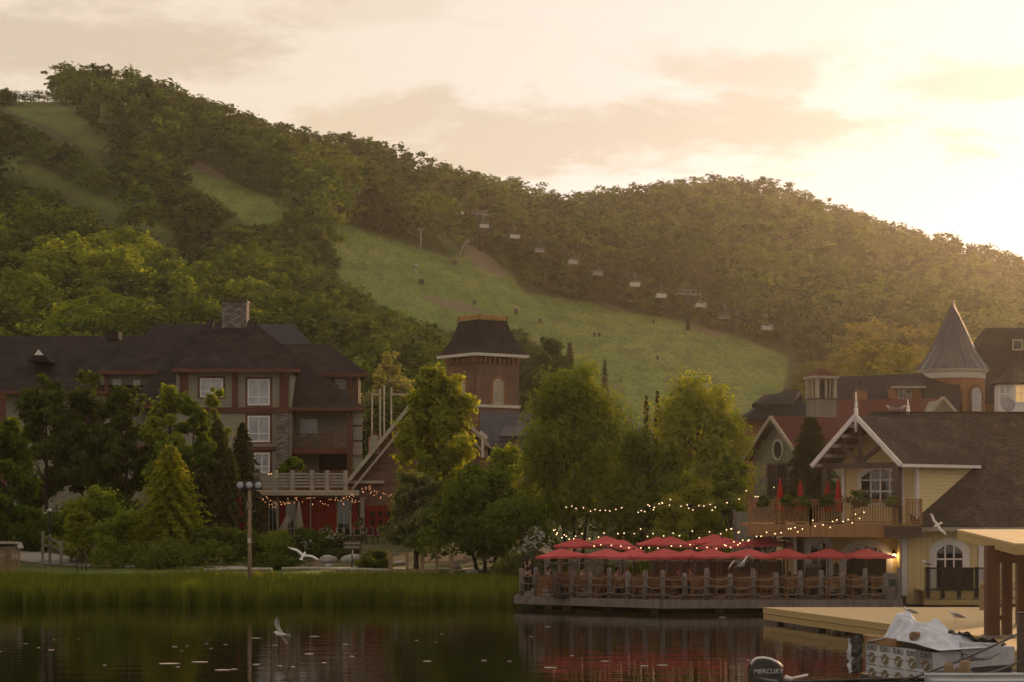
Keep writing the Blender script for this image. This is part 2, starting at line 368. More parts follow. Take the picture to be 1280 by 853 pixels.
# water
def waterm():
    m = bpy.data.materials.new('lake_water'); m.use_nodes = True; t = NT(m.node_tree); b = m.node_tree.nodes['Principled BSDF']
    b.inputs['Base Color'].default_value = (0.010, 0.008, 0.004, 1); b.inputs['Roughness'].default_value = 0.02; b.inputs['IOR'].default_value = 1.33
    co = t.n('ShaderNodeTexCoord').outputs['Object']
    mp = t.n('ShaderNodeMapping', ins={'Vector': co, 'Scale': (0.35, 1.0, 1)}).outputs[0]
    n1 = t.n('ShaderNodeTexNoise', ins={'Vector': mp, 'Scale': 1.1, 'Detail': 3.0, 'Roughness': 0.5}).outputs[0]
    n2 = t.n('ShaderNodeTexNoise', ins={'Vector': mp, 'Scale': 7.0, 'Detail': 2.0}).outputs[0]
    hgt = t.m('ADD', n1, t.m('MULTIPLY', n2, 0.12))
    bp = t.n('ShaderNodeBump', ins={'Height': hgt, 'Strength': 0.05, 'Distance': 0.25}); t.l(bp.outputs[0], b.inputs['Normal'])
    MATS['lake_water'] = m; return m
tag(MB().face([(-700, -50, 0), (700, -50, 0), (700, 112, 0), (-700, 112, 0)]).build('water', waterm()), 'dark still lake mirroring the shore', None, None, 'structure')

# haze
def hazem():
    m = bpy.data.materials.new('haze_air'); m.use_nodes = True; t = NT(m.node_tree); m.node_tree.nodes.clear()
    v = t.n('ShaderNodeVolumePrincipled', ins={'Color': (*HAZE_COLOR, 1), 'Density': HAZE_DENSITY, 'Anisotropy': HAZE_G})
    t.l(v.outputs[0], t.n('ShaderNodeOutputMaterial').inputs['Volume']); return m
tag(MB().bx(-900, 900, -60, 1360, -2.6, 172).build('haze', hazem()), 'warm evening haze over lake and hill', None, None, 'stuff')

# ------------------------------------------------------------------ foliage
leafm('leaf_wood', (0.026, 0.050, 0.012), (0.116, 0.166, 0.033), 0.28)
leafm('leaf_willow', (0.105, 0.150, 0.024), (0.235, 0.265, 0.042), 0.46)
leafm('leaf_lit', (0.130, 0.175, 0.022), (0.300, 0.310, 0.040), 0.48)  # brighter leaf colour for the maple, with sunlight put into it
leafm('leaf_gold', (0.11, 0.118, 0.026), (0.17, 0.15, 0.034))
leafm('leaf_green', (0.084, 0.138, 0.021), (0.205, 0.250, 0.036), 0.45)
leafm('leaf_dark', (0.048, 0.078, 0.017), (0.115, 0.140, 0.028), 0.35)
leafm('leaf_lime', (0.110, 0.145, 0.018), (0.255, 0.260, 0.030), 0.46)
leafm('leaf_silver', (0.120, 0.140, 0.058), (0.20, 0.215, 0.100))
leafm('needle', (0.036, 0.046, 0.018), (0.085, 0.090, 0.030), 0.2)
pm('bark', (0.075, 0.055, 0.042), (0.040, 0.030, 0.024), 6.0, 0.95, 0.5)
rng = np.random.default_rng(7)
def unit(v): return v / np.maximum(np.linalg.norm(v, axis=-1, keepdims=True), 1e-9)
def diamonds(c, n, s, asp=1.6, r=None, hang=0.0):
    """leaf sprays: one four-cornered blade per centre, facing n, s metres long"""
    r = r or rng; k = len(c); a = r.normal(size=(k, 3)); a[:, 2] -= hang; a = a - n * (a * n).sum(1, keepdims=True); a = unit(a); b = np.cross(n, a)
    s = np.asarray(s).reshape(-1, 1) * np.ones((k, 1)); la = a * s * 0.5; lb = b * s * 0.5 / asp
    bend = n * s * 0.12
    return np.stack([c - la - bend, c + lb, c + la - bend, c - lb], 1)       # (k, 4, 3)
def broad(h, w, n, size, r, base=0.25, nb=34, shape=0.75, asp=1.5, hang=0.0, tall=0.0, airy=0.5, lobe=0.20):
    """crown of a broadleaf tree as (quads, tint, clump centres): clumps of sprays on an uneven envelope"""
    nb = int(nb * 1.7)
    zs = r.random(nb) ** 0.85; ang = r.random(nb) * 6.283
    env = np.sin(np.pi * np.clip(zs * 0.84 + 0.12, 0, 1) ** shape) ** 0.62
    lob = 1 + lobe * np.sin(ang * 2 + r.random() * 6 + zs * 4 * lobe / 0.2) + lobe * 0.8 * np.sin(ang * 3 + zs * 9 + r.random() * 6)
    rad = w * 0.5 * env * lob * (0.35 + 0.65 * np.sqrt(r.random(nb))) * 0.88
    rb = w * (0.075 + 0.085 * r.random(nb)) * (0.55 + 0.5 * env)
    zc = h * base + (h * (1 - base)) * (0.05 + 0.90 * zs) + 0.03 * h * r.normal(size=nb)
    zc = np.minimum(zc, h - rb * 0.6 * r.random(nb))
    bc = np.stack([rad * np.cos(ang), rad * np.sin(ang), zc], 1); bt = r.random(nb)
    idx = r.choice(nb, n, p=rb ** 2 / (rb ** 2).sum())
    d = unit(r.normal(size=(n, 3))); q = r.random(n) ** (1 / (2.0 + 3 * (1 - airy)))
    q = np.where(r.random(n) < 0.14, q * (1.1 + 0.6 * r.random(n)), q)                # stray sprays
    st = unit(bc * np.array([1, 1, 0.0]) + 1e-6 + np.array([0, 0, 0.25 * w]))[idx]       # shoots lean outwards
    off = d * (rb[idx] * q)[:, None]; off[:, 2] *= 0.70 + tall
    off += st * ((off * st).sum(1) * 0.45)[:, None]
    c = bc[idx] + off
    cen = np.array([0, 0, h * (base + 0.30 * (1 - base))])
    nr = unit(d * 0.55 + unit(c - cen) * 0.55 + r.normal(size=(n, 3)) * 0.42 + np.array([0, 0, 0.30]))
    q4 = diamonds(c, nr, size * (0.55 + 0.85 * r.random(n)), asp, r, hang)
    return q4, np.clip(0.22 + 0.55 * bt[idx] + 0.45 * (r.random(n) - 0.5), 0, 1), bc
def conifer(h, w, n, size, r, base=0.08):
    t = r.random(n) ** 0.75 * (1 - base) ; z = base + t; z = 1 - (z - base) ; z = np.clip(z, base, 0.99)   # denser low
    tier = np.floor(z * 15) / 15; fr = z * 15 - np.floor(z * 15)
    rmax = (1 - z) ** 0.72 * w * 0.62 * (1.15 - 0.45 * fr) + 0.04 * w
    ang = r.random(n) * 6.283; nbr = 11
    ab = (np.floor(ang / 6.283 * nbr) + 0.5 + 0.4 * (r.random(n) - 0.5)) / nbr * 6.283 + tier * 40
    rr = rmax * np.sqrt(r.random(n)) * (0.82 + 0.3 * np.sin(ab * 3 + tier * 91) ** 2)
    c = np.stack([rr * np.cos(ab), rr * np.sin(ab), h * z - rr * 0.22], 1)
    nr = unit(np.stack([np.cos(ab) * 0.5, np.sin(ab) * 0.5, np.ones(n)], 1) + r.normal(size=(n, 3)) * 0.45)
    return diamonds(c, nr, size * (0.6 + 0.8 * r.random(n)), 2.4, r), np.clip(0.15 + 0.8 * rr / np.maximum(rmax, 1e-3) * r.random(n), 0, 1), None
def quad_mesh(name, q, tint, mat):
    q = np.asarray(q, np.float32); k = len(q); me = bpy.data.meshes.new(name)
    me.vertices.add(k * 4); me.vertices.foreach_set('co', q.reshape(-1))
    me.loops.add(k * 4); me.loops.foreach_set('vertex_index', np.arange(k * 4, dtype=np.int32))
    me.polygons.add(k); me.polygons.foreach_set('loop_start', np.arange(0, k * 4, 4, dtype=np.int32))
    try: me.polygons.foreach_set('loop_total', np.full(k, 4, np.int32))
    except Exception: pass
    at = me.attributes.new('tint', 'FLOAT', 'FACE'); at.data.foreach_set('value', np.asarray(tint, np.float32))
    me.materials.append(mat); me.update(); me.validate(); return me
def trunk_mesh(name, h, r0, bc, r, base=0.25, limbs=9, lean=0.0, multi=1):
    mb = MB()
    for q in range(multi):
        ox = (q - (multi - 1) / 2) * r0 * 2.2; lx = ox * 2.5 + lean
        top = h * 0.82
        pts = [Vector((ox + lx * k / 6 + 0.15 * r0 * math.sin(k * 2.1 + q), 0.2 * r0 * math.cos(k * 1.7 + q), -0.25 + (top + 0.25) * k / 6)) for k in range(7)]
        mb.tube(pts, [r0 * (1.25 if k == 0 else 1) * (1 - 0.14 * k) / (multi ** 0.4) for k in range(7)], 7)
    if bc is not None:
        for j in r.choice(len(bc), min(limbs, len(bc)), replace=False):
            e = Vector(bc[j]); z0 = max(h * base * 0.75, e.z - 0.55 * math.hypot(e.x, e.y) - 0.12 * h); s0 = Vector((lean * z0 / h, 0, z0))
            mid = s0.lerp(e, 0.5) + Vector((0, 0, -0.03 * h)); mb.tube([s0, mid, e], [r0 * 0.42, r0 * 0.28, r0 * 0.10], 5)
    me = mb.build(name, M['bark']); m = me.data; bpy.data.objects.remove(me); return m
def leafy(root, crown_me, trunk_me, cname='crown'):
    c = bpy.data.objects.new(cname, crown_me); COL.objects.link(c); c.parent = root
    if trunk_me is not None:
        k = bpy.data.objects.new('trunk', trunk_me); COL.objects.link(k); k.parent = root
    return root

# ------------------------------------------------------------------ the wooded hill
def crown_hits_run(px, py, hw, hh, island=False):
    """would this crown (centre, half sizes in photo pixels) cover a ski run?"""
    bad = np.zeros(px.shape, bool)
    for a, b in ((0, -1.08), (0, -0.75), (0, -0.4), (0, 0), (-0.6, -0.7), (0.6, -0.7), (-0.9, -0.1), (0.9, -0.1), (0, 0.6)):
        bad |= in_runs(px + a * hw, py + b * hh)
    return bad
def plant_points():
    r = np.random.default_rng(11); pts = []
    sp = 5.9
    Y = YB + 6
    rows = []
    while Y < 900:
        X0, X1 = -0.30 * Y, 0.30 * Y; n = int((X1 - X0) / sp)
        x = X0 + (np.arange(n) + 0.5) * sp + r.normal(size=n) * sp * 0.40; rows.append(np.stack([x, Y + r.normal(size=n) * sp * 0.40], 1)); Y += sp * 0.92
    P = np.concatenate(rows); X, Yv = P[:, 0], P[:, 1]; Z = gz(X, Yv)
    hgt = 7.0 + 8.0 * r.random(len(P)) ** 1.3 + 2.5 * (np.sin(X * 0.05) * np.sin(Yv * 0.04)); hgt = np.where(Yv > 520, hgt * 0.82, hgt)
    px = 640 + F * X / Yv; sc = F / Yv; pb = YH - F * (Z - H) / Yv
    wid = np.clip(hgt, 8.0, 13) * (0.66 + 0.38 * r.random(len(P)))
    yc = interp(px, CREST)
    crest = (Yv > yc * 0.93); hgt = np.where((Yv > yc * 0.74) & (px < 60), 3.4 + 1.2 * r.random(len(P)), hgt); wid = np.where(crest & (px < 66), 3.4, wid)
    ly = np.interp(px, [560, 600, 860, 1030, 1060], [522, 511, 416, 374, 366])            # where the chairlift runs
    ok = np.zeros(len(P), bool); hh = hgt.copy(); ww = wid.copy()
    base_ok = ~in_runs(px, pb) & (Yv < yc * 1.02) & (px > -60) & (px < 1345)
    foot = (px > 575) & (px < 985) & (pb > 395) & (Yv < 330)
    base_ok &= ~foot
    for f in (1.0, 0.68, 0.45):
        h_, w_ = hgt * f, wid * (0.3 + 0.7 * f)
        cy_ = pb - 0.55 * h_ * sc; hw, hh_ = w_ * 0.72 * sc, 0.50 * h_ * sc
        cover = crown_hits_run(px, cy_, hw, hh_)
        lift = (Yv < ly + 4) & (px > 560) & (px < 1062); lh = np.zeros(len(P), bool)
        for a_, b_ in ((0, -1), (0, -0.5), (0, 0), (-0.8, -0.4), (0.8, -0.4)): lh |= inpoly(px + a_ * hw, cy_ + b_ * hh_, LIFT_BAND)
        new = base_ok & ~ok & ~cover & ~(lift & lh)
        hh = np.where(new, h_, hh); ww = np.where(new, w_, ww); ok |= new
    hgt, wid, keep = hh, ww, ok
    return X[keep], Yv[keep], Z[keep], hgt[keep], wid[keep], px[keep], pb[keep]
LIFT_BAND = [(555, 250), (600, 258), (860, 358), (1030, 416), (1062, 424), (1062, 448), (1030, 448), (880, 404), (850, 404), (846, 384), (614, 304), (604, 318), (592, 318), (590, 296), (555, 280)]
TX, TY, TZ, TH, TW, TPX, TPB = plant_points()
# occlusion guess: a tree wholly below the tops of nearer trees in its column shows nothing
order = np.argsort(TY); top = np.full(1500, 2000.0); show = np.zeros(len(TX), bool)
for i in order:
    sc = F / TY[i]; c0 = int(max(0, TPX[i] - TW[i] * 0.4 * sc + 80)); c1 = int(min(1499, TPX[i] + TW[i] * 0.4 * sc + 80)) + 1
    ty = TPB[i] - TH[i] * sc
    seg = top[c0:c1]
    if len(seg) and (seg > ty + 1.0).mean() > 0.15: show[i] = True
    top[c0:c1] = np.minimum(seg, ty + 0.12 * TH[i] * sc)
sel = np.nonzero(show)[0]
sel = sel[np.argsort(TY[sel])]
print('hill trees shown', len(sel), 'of', len(TX))
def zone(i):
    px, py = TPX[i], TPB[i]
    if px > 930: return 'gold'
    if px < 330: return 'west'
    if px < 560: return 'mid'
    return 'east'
ZONES = {'gold': ('golden green tree in the wood at the foot of the hill behind the turret', 'trees at the foot of the far hill'),
         'west': ('broadleaf tree in the wood above the long lodge roof, below the ski runs', 'trees in the wood above the lodge roof'),
         'mid': ('broadleaf tree in the wood between lodge chimney and tower roof, below the run', 'trees in the wood between chimney and tower'),
         'east': ('broadleaf tree growing along the edge of the ski run beside the chairlift', 'trees along the chairlift')}
PROTO = []
for k in range(9):
    r = np.random.default_rng(100 + k); q, t, bc = broad(10.0, 6.6 + 0.4 * (k % 3), 2600, 0.46, r, base=0.14 + 0.05 * (k % 3), nb=30 + 2 * k, shape=0.7 + 0.06 * (k % 4), airy=0.35)
    cm = {m: quad_mesh('crown', q, t, M[m]) for m in ('leaf_wood', 'leaf_gold', 'leaf_green')}
    PROTO.append((cm, trunk_mesh('trunk', 10.0, 0.16, bc, r, 0.2, 6)))
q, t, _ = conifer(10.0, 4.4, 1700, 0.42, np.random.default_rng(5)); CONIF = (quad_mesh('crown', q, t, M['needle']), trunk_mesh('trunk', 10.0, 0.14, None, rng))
NEAR = 290
rr = random.Random(3)
for i in sel[:NEAR]:
    z = zone(i); lab, grp = ZONES[z]
    con = rr.random() < 0.05
    name = 'conifer_tree' if con else 'broadleaf_tree'
    if con: lab, grp = 'small dark conifer standing among the hillside broadleaf trees', 'conifers on the hillside'
    o = thing(name, lab, 'tree', (TX[i], TY[i], TZ[i] - 0.2), grp, rr.random() * 6.28)
    s = TH[i] / 10.0; o.scale = (TW[i] / 6.8 * 1.12, TW[i] / 6.8 * 1.12, s)
    cm, tm = (None, None) if con else PROTO[rr.randrange(9)]
    if con: leafy(o, *CONIF); o.scale = (s, s, s)
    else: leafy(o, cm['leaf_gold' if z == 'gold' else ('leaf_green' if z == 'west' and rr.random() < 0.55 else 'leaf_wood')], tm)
# the rest reads as one mass
ARCH = []
for k in range(8):
    r = np.random.default_rng(300 + k); q, t, _ = broad(1.0, 0.66, 520, 0.078, r, base=0.08, nb=20, shape=0.7 + 0.05 * (k % 4), airy=0.3); ARCH.append((q, t))
qs, ts = [], []
q, t, _ = conifer(1.0, 0.40, 420, 0.075, np.random.default_rng(77)); FARCON = (q, t)
r = np.random.default_rng(17)
far = sel[NEAR:]
for i in far:
    con = r.random() < 0.07; q, t = FARCON if con else ARCH[r.integers(8)]; a = r.random() * 6.283; ca, sa = math.cos(a), math.sin(a)
    n = len(q) if TY[i] < 600 else 380
    q = q[:n]; x = q[..., 0] * ca - q[..., 1] * sa; y = q[..., 0] * sa + q[..., 1] * ca
    w = TW[i] / 0.66 * 1.1
    qs.append(np.stack([TX[i] + x * w, TY[i] + y * w, TZ[i] - 0.2 + q[..., 2] * TH[i]], -1).astype(np.float32))
    ts.append(np.clip(t[:n] * 0.6 + (r.random() - 0.40) * 1.1 if not con else t[:n] * 0.15, 0, 1))
for px, h_, w_ in (*[(-24 + 7 * k + 3 * math.sin(k * 5), 3.4 + 1.4 * math.sin(k * 3.3) ** 2, 4.5) for k in range(14)], (78, 9, 6.5), (92, 10.5, 7), (108, 8, 6), (130, 10.5, 7), (222, 9, 5), (245, 10, 5), (345, 9.5, 6), (372, 9, 6), (452, 11, 6.5), (470, 12, 8), (482, 11, 6), (500, 9, 6), (905, 8, 6), (968, 8, 6), (1040, 9, 6), (1064, 9, 6.5), (1076, 8, 5), (1111, 12, 3.6), (1125, 11, 5), (1150, 8, 5), (1166, 8, 4), (1184, 8, 5), (1205, 7, 5), (1240, 7, 5), (1274, 10, 5)):
    yq = float(interp(px, CREST)) * 0.985; q, t = ARCH[r.integers(8)]; n = 300; X = (px - 640) * yq / F
    qs.append(np.stack([X + q[:n, :, 0] * w_ / 0.66, yq + q[:n, :, 1] * w_ / 0.66, float(gz(X, yq)) + h_ * ((0.12 if h_ > 6 else -0.12) + 0.95 * q[:n, :, 2])], -1).astype(np.float32)); ts.append(t[:n] * 0.5)
    a_ = np.array([[-0.12, 0, 0], [0.12, 0, 0], [0.05, 0, h_ * 0.8], [-0.05, 0, h_ * 0.8]]) + np.array([X, yq, float(gz(X, yq))]); qs.append(a_[None].astype(np.float32)); ts.append(np.zeros(1))
if qs:
    o = bpy.data.objects.new('far_woods', quad_mesh('far_woods', np.concatenate(qs), np.concatenate(ts), M['leaf_wood'])); COL.objects.link(o)
    tag(o, 'hazy broadleaf woods covering the upper hill', None, None, 'stuff')
# ------------------------------------------------------------------ building materials
brickm('shingle_brown', (0.055, 0.044, 0.045), (0.035, 0.029, 0.031), (0.022, 0.018, 0.018), 0.34, 0.16, 0.02, 0.9, 0.5, 0.7, nscale=0.7)
brickm('shingle_black', (0.034, 0.032, 0.038), (0.024, 0.023, 0.027), (0.012, 0.012, 0.014), 0.34, 0.18, 0.02, 0.85, 0.4, 0.35)
brickm('shingle_cedar', (0.115, 0.090, 0.074), (0.062, 0.050, 0.044), (0.030, 0.025, 0.022), 0.20, 0.15, 0.018, 0.9, 0.8, 0.65, nscale=0.6)
brickm('slate', (0.085, 0.080, 0.098), (0.052, 0.050, 0.062), (0.030, 0.028, 0.034), 0.30, 0.18, 0.02, 0.7, 0.5, 0.35)
brickm('brick_brown', (0.215, 0.095, 0.062), (0.130, 0.062, 0.046), (0.24, 0.20, 0.17), 0.22, 0.075, 0.010, 0.9, 0.3, 0.35)
brickm('brick_orange', (0.33, 0.135, 0.06), (0.25, 0.10, 0.05), (0.30, 0.20, 0.13), 0.22, 0.075, 0.008, 0.9, 0.3, 0.25)
brickm('stone', (0.36, 0.32, 0.29), (0.17, 0.145, 0.13), (0.10, 0.085, 0.075), 0.42, 0.14, 0.022, 0.95, 0.9, 0.6, nscale=3.0)
boardm('siding_olive', (0.320, 0.292, 0.225), (0.265, 0.242, 0.190), 0.16, False)
boardm('siding_cream', (0.74, 0.60, 0.33), (0.68, 0.55, 0.30), 0.17, False, gap=0.10)
boardm('board_cream', (0.72, 0.58, 0.31), (0.62, 0.50, 0.27), 0.28, True, gap=0.10)
boardm('board_grey', (0.27, 0.255, 0.205), (0.21, 0.20, 0.165), 0.30, True, gap=0.14)
boardm('board_weathered', (0.20, 0.165, 0.14), (0.125, 0.100, 0.085), 0.16, True, gap=0.10)
boardm('panel_wood', (0.22, 0.13, 0.075), (0.19, 0.165, 0.15), 0.42, True, gap=0.06)
boardm('dock_plank', (0.66, 0.50, 0.29), (0.56, 0.42, 0.24), 0.14, True, gap=0.08, bump=0.2, dark=0.5)
boardm('dock_beam', (0.50, 0.36, 0.17), (0.42, 0.30, 0.14), 0.24, False, gap=0.05, bump=0.2)
boardm('terrace_plank', (0.16, 0.125, 0.11), (0.10, 0.08, 0.07), 0.14, False, gap=0.10)
boardm('metal_red', (0.105, 0.034, 0.030), (0.085, 0.028, 0.026), 0.42, True, 0.9, 0.07)
boardm('metal_dark', (0.050, 0.048, 0.055), (0.040, 0.038, 0.045), 0.40, True, 0.75, 0.08)
boardm('red_curtain', (0.27, 0.022, 0.020), (0.17, 0.014, 0.014), 0.20, True, gap=0.35)
pm('trim_red', (0.150, 0.052, 0.030), (0.105, 0.038, 0.024), 2.0, 0.7)
pm('trim_white', (0.62, 0.57, 0.50), (0.54, 0.49, 0.43), 1.5, 0.6)
pm('trim_bright', (0.78, 0.74, 0.72), (0.70, 0.66, 0.64), 1.5, 0.5)
pm('trim_beige', (0.46, 0.40, 0.31), (0.36, 0.31, 0.24), 2.0, 0.7)
pm('rail_beige', (0.42, 0.38, 0.31), (0.32, 0.28, 0.23), 3.0, 0.8)
pm('wood_tan', (0.34, 0.195, 0.085), (0.26, 0.145, 0.062), 4.0, 0.75, 0.2, stretch=(1, 1, 0.2))
pm('wood_orange', (0.30, 0.15, 0.055), (0.22, 0.105, 0.04), 4.0, 0.7, 0.2)
pm('wood_dark', (0.105, 0.075, 0.062), (0.070, 0.050, 0.042), 4.0, 0.8, 0.3)
pm('wood_brown', (0.150, 0.070, 0.035), (0.100, 0.046, 0.024), 3.0, 0.75, 0.3, stretch=(1, 1, 0.15))
pm('wood_weathered', (0.235, 0.205, 0.185), (0.150, 0.125, 0.112), 5.0, 0.9, 0.5, stretch=(1, 1, 0.25))
pm('post_tan', (0.30, 0.21, 0.13), (0.22, 0.15, 0.095), 4.0, 0.85, 0.3)
pm('black_metal', (0.018, 0.016, 0.016), None, 2.0, 0.5)
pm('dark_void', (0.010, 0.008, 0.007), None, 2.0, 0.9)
pm('gold_metal', (0.42, 0.26, 0.08), (0.30, 0.18, 0.06), 3.0, 0.6, metal=0.2)
pm('grey_metal', (0.33, 0.32, 0.31), (0.26, 0.25, 0.25), 2.0, 0.5, metal=0.5)
pm('lead_roof', (0.115, 0.110, 0.118), (0.085, 0.082, 0.090), 1.5, 0.42, metal=0.25, stretch=(1, 1, 0.2))
pm('rock', (0.42, 0.40, 0.38), (0.24, 0.22, 0.20), 2.5, 0.95, 0.6)
pm('gravel_path', (0.34, 0.31, 0.29), (0.26, 0.235, 0.215), 3.0, 0.95, 0.3)
glassm('glass_curtain', (0.46, 0.48, 0.52), 0.10, (0.30, 0.32, 0.35))
glassm('glass_dark', (0.030, 0.028, 0.028), 0.05)
glassm('glass_pale', (0.42, 0.36, 0.26), 0.08, (0.25, 0.21, 0.16))
emitm('glass_lit', (1.0, 0.62, 0.24), 0.30)

def slab(mb, pts, th=0.22):
    return mb.extrude([Vector(p) for p in pts], (0, 0, -th))
def WM(px, py, Y, rz=0.0): return Matrix.Translation(W(px, py, Y)) @ Matrix.Rotation(rz, 4, 'Z')
def arch_pts(w, h, rise, n=10):
    """outline of an opening: flat foot, segmental head (x, z), from bottom right up and round to bottom left"""
    w2 = w / 2; rr = (w2 * w2 + rise * rise) / (2 * rise); a = math.asin(min(1, w2 / rr))
    if rise >= w2 * 0.999: a = math.pi / 2; rr = w2
    cz = h - rr
    return [(w2, 0)] + [(rr * math.sin(a - 2 * a * i / n), cz + rr * math.cos(a - 2 * a * i / n)) for i in range(n + 1)] + [(-w2, 0)]
def window(par, MX, w, h, cols, rows, fm, gm, rise=0.0, fw=0.10, surround=None, sw=0.14, name='window', bars=0.05, proud=0.06, solid_foot=False):
    """a framed window or glazed door: surround and frame with bars, and the pane set back in it"""
    out = arch_pts(w, h, rise) if rise else [(w / 2, 0), (w / 2, h), (-w / 2, h), (-w / 2, 0)]
    inn = arch_pts(w - 2 * fw, h - fw, max(rise - fw * 0.3, 0.02)) if rise else [(w / 2 - fw, fw), (w / 2 - fw, h - fw), (-w / 2 + fw, h - fw), (-w / 2 + fw, fw)]
    if rise: inn = [(x, max(z, fw)) for x, z in inn]
    mb = MB(); n = len(out)
    def ring(o, i, y0, y1):
        for k in range(n):
            if k == n - 1 and False: continue
            a, b = o[k], o[(k + 1) % n]; c, d = i[(k + 1) % n], i[k]
            mb.add([(p[0], y0, p[1]) for p in (a, b, c, d)] + [(p[0], y1, p[1]) for p in (a, b, c, d)], [(0, 1, 2, 3), (0, 4, 5, 1), (1, 5, 6, 2), (2, 6, 7, 3), (3, 7, 4, 0)])
    ring(out, inn, -proud, 0.05)
    top = h - fw
    def head(x):
        if not rise: return top
        for k in range(len(inn) - 1):
            (x1, z1), (x2, z2) = inn[k], inn[k + 1]
            if x1 >= x >= x2 and x1 != x2 and z1 > fw and z2 > fw: return z1 + (z2 - z1) * (x - x1) / (x2 - x1)
        return top - rise
    for c in range(1, cols):
        x = -w / 2 + fw + (w - 2 * fw) * c / cols; mb.bx(x - bars / 2, x + bars / 2, -proud * 0.7, 0.03, fw, head(x))
    rl = rows if isinstance(rows, (list, tuple)) else [r / rows for r in range(1, rows)]
    for q in rl:
        z = fw + (h - 2 * fw) * q; hw = w / 2 - fw
        if rise and z > h - rise: hw *= math.sqrt(max(0.05, 1 - ((z - h + rise) / rise) ** 2))
        mb.bx(-hw, hw, -proud * 0.65, 0.028, z - bars / 2, z + bars / 2)
    fo = mb.xform(MX).build(name, fm, par)
    g = MB(); g.face([(x, -0.012, z) for x, z in inn[::-1]]); g.xform(MX)
    g.build('pane', gm, fo)
    if surround:
        mb = MB()
        o2 = arch_pts(w + 2 * sw, h + sw, rise + sw * 0.5) if rise else [(w / 2 + sw, -sw * 0.6), (w / 2 + sw, h + sw), (-w / 2 - sw, h + sw), (-w / 2 - sw, -sw * 0.6)]
        ring(o2, out, -proud * 0.6, 0.04); mb.xform(MX).build('window_surround', surround, fo)
    return fo

# ------------------------------------------------------------------ the lodge behind the trees
Y0 = 150.0
lodge = thing('lodge', 'long timber lodge with brown shingled roofs, stone chimney and curtained windows', 'building', (PX(290, Y0), Y0, 2.6))
def wbox(mb, px0, px1, py0, py1, Ya, depth, y_is_z=False):
    z0 = PZ(py1, Ya); z1 = PZ(py0, Ya); return mb.bx(PX(px0, Ya), PX(px1, Ya), Ya, Ya + depth, z0, z1)
mb = MB(); wbox(mb, 220, 364, 458, 662, 150, 8); mb.build('wall', M['siding_olive'], lodge)
mb = MB(); wbox(mb, 362, 450, 506, 662, 153.2, 0.5); wbox(mb, 441, 452.5, 508, 662, 150.8, 0.3); wbox(mb, 398, 450, 464, 508, 157.3, 0.4); mb.build('wall', M['siding_olive'], lodge)
mb = MB(); wbox(mb, 130, 222, 500, 662, 153.2, 6); wbox(mb, 126, 222, 461, 500, 156.5, 6); mb.build('wall', M['siding_olive'], lodge)
mb = MB(); wbox(mb, -120, 132, 486, 660, 157, 7); mb.build('wall', M['siding_olive'], lodge)
# roofs
rf = MB()
slab(rf, [W(215, 462, 149.2), W(374, 462, 149.2), W(306, 396, 156), W(280, 396, 156)])                       # front block
slab(rf, [W(374, 462, 149.2), W(374, 462, 149.2) + Vector((-1.8, 12, 0)), W(306, 396, 156)]); slab(rf, [W(215, 462, 149.2) + Vector((0, 12, 0)), W(215, 462, 149.2), W(280, 396, 156)])
rf.build('roof', M['shingle_brown'], lodge)
rf = MB()
slab(rf, [W(340, 510, 150.3), W(456, 510, 150.3), W(312, 399, 159), W(300, 399, 159)])
slab(rf, [W(456, 510, 150.3), W(456, 510, 150.3) + Vector((-2.0, 16, 0)), W(312, 399, 159)])
slab(rf, [W(156, 507, 150.3), W(240, 507, 150.3), W(268, 399, 159), W(262, 399, 159)])
slab(rf, [W(156, 507, 150.3) + Vector((0, 16, 0)), W(156, 507, 150.3), W(262, 399, 159)])
rf.build('roof', M['shingle_brown'], lodge)
rf = MB()
slab(rf, [W(385, 467, 155.8), W(460, 467, 155.8), W(412, 430, 160.5), W(330, 430, 160.5)]); slab(rf, [W(460, 467, 155.8), W(460, 467, 155.8) + Vector((-1.2, 9, 0)), W(412, 430, 160.5)])
slab(rf, [W(122, 464, 155.2), W(270, 464, 155.2), W(300, 405, 162), W(195, 405, 162)]); slab(rf, [W(122, 464, 155.2) + Vector((0, 12, 0)), W(122, 464, 155.2), W(195, 405, 162)])
rf.build('roof', M['shingle_brown'], lodge)
rf = MB(); slab(rf, [W(300, 432, 161), W(392, 432, 161), W(366, 405, 165), W(300, 405, 165)]); rf.build('metal_roof', M['metal_dark'], lodge)
rf = MB(); slab(rf, [W(-130, 489, 155.6), W(190, 489, 155.6), W(190, 420, 164), W(-130, 420, 164)]); slab(rf, [W(-130, 420, 164), W(190, 420, 164), W(190, 480, 172), W(-130, 480, 172)])
rf.build('roof', M['shingle_brown'], lodge)
mb = MB(); mb.bx(PX(131, 160), PX(148, 160), 160, 161.5, PZ(424, 160), PZ(414, 160)); mb.build('roof_vent', M['shingle_brown'], lodge)
# small gable vent in the long roof
mb = MB(); q = [W(34, 452, 157.5), W(48, 435, 157.5), W(62, 452, 157.5)]; mb.extrude(q, (0, 4.0, 0)); gv = mb.build('gable_dormer', M['shingle_brown'], lodge)
mb = MB(); q = [W(42.5, 444, 157.4), W(48, 437, 157.4), W(54.5, 444, 157.4)]; mb.extrude(q, (0, 0.06, 0)); mb.build('louvre', M['trim_bright'], gv)
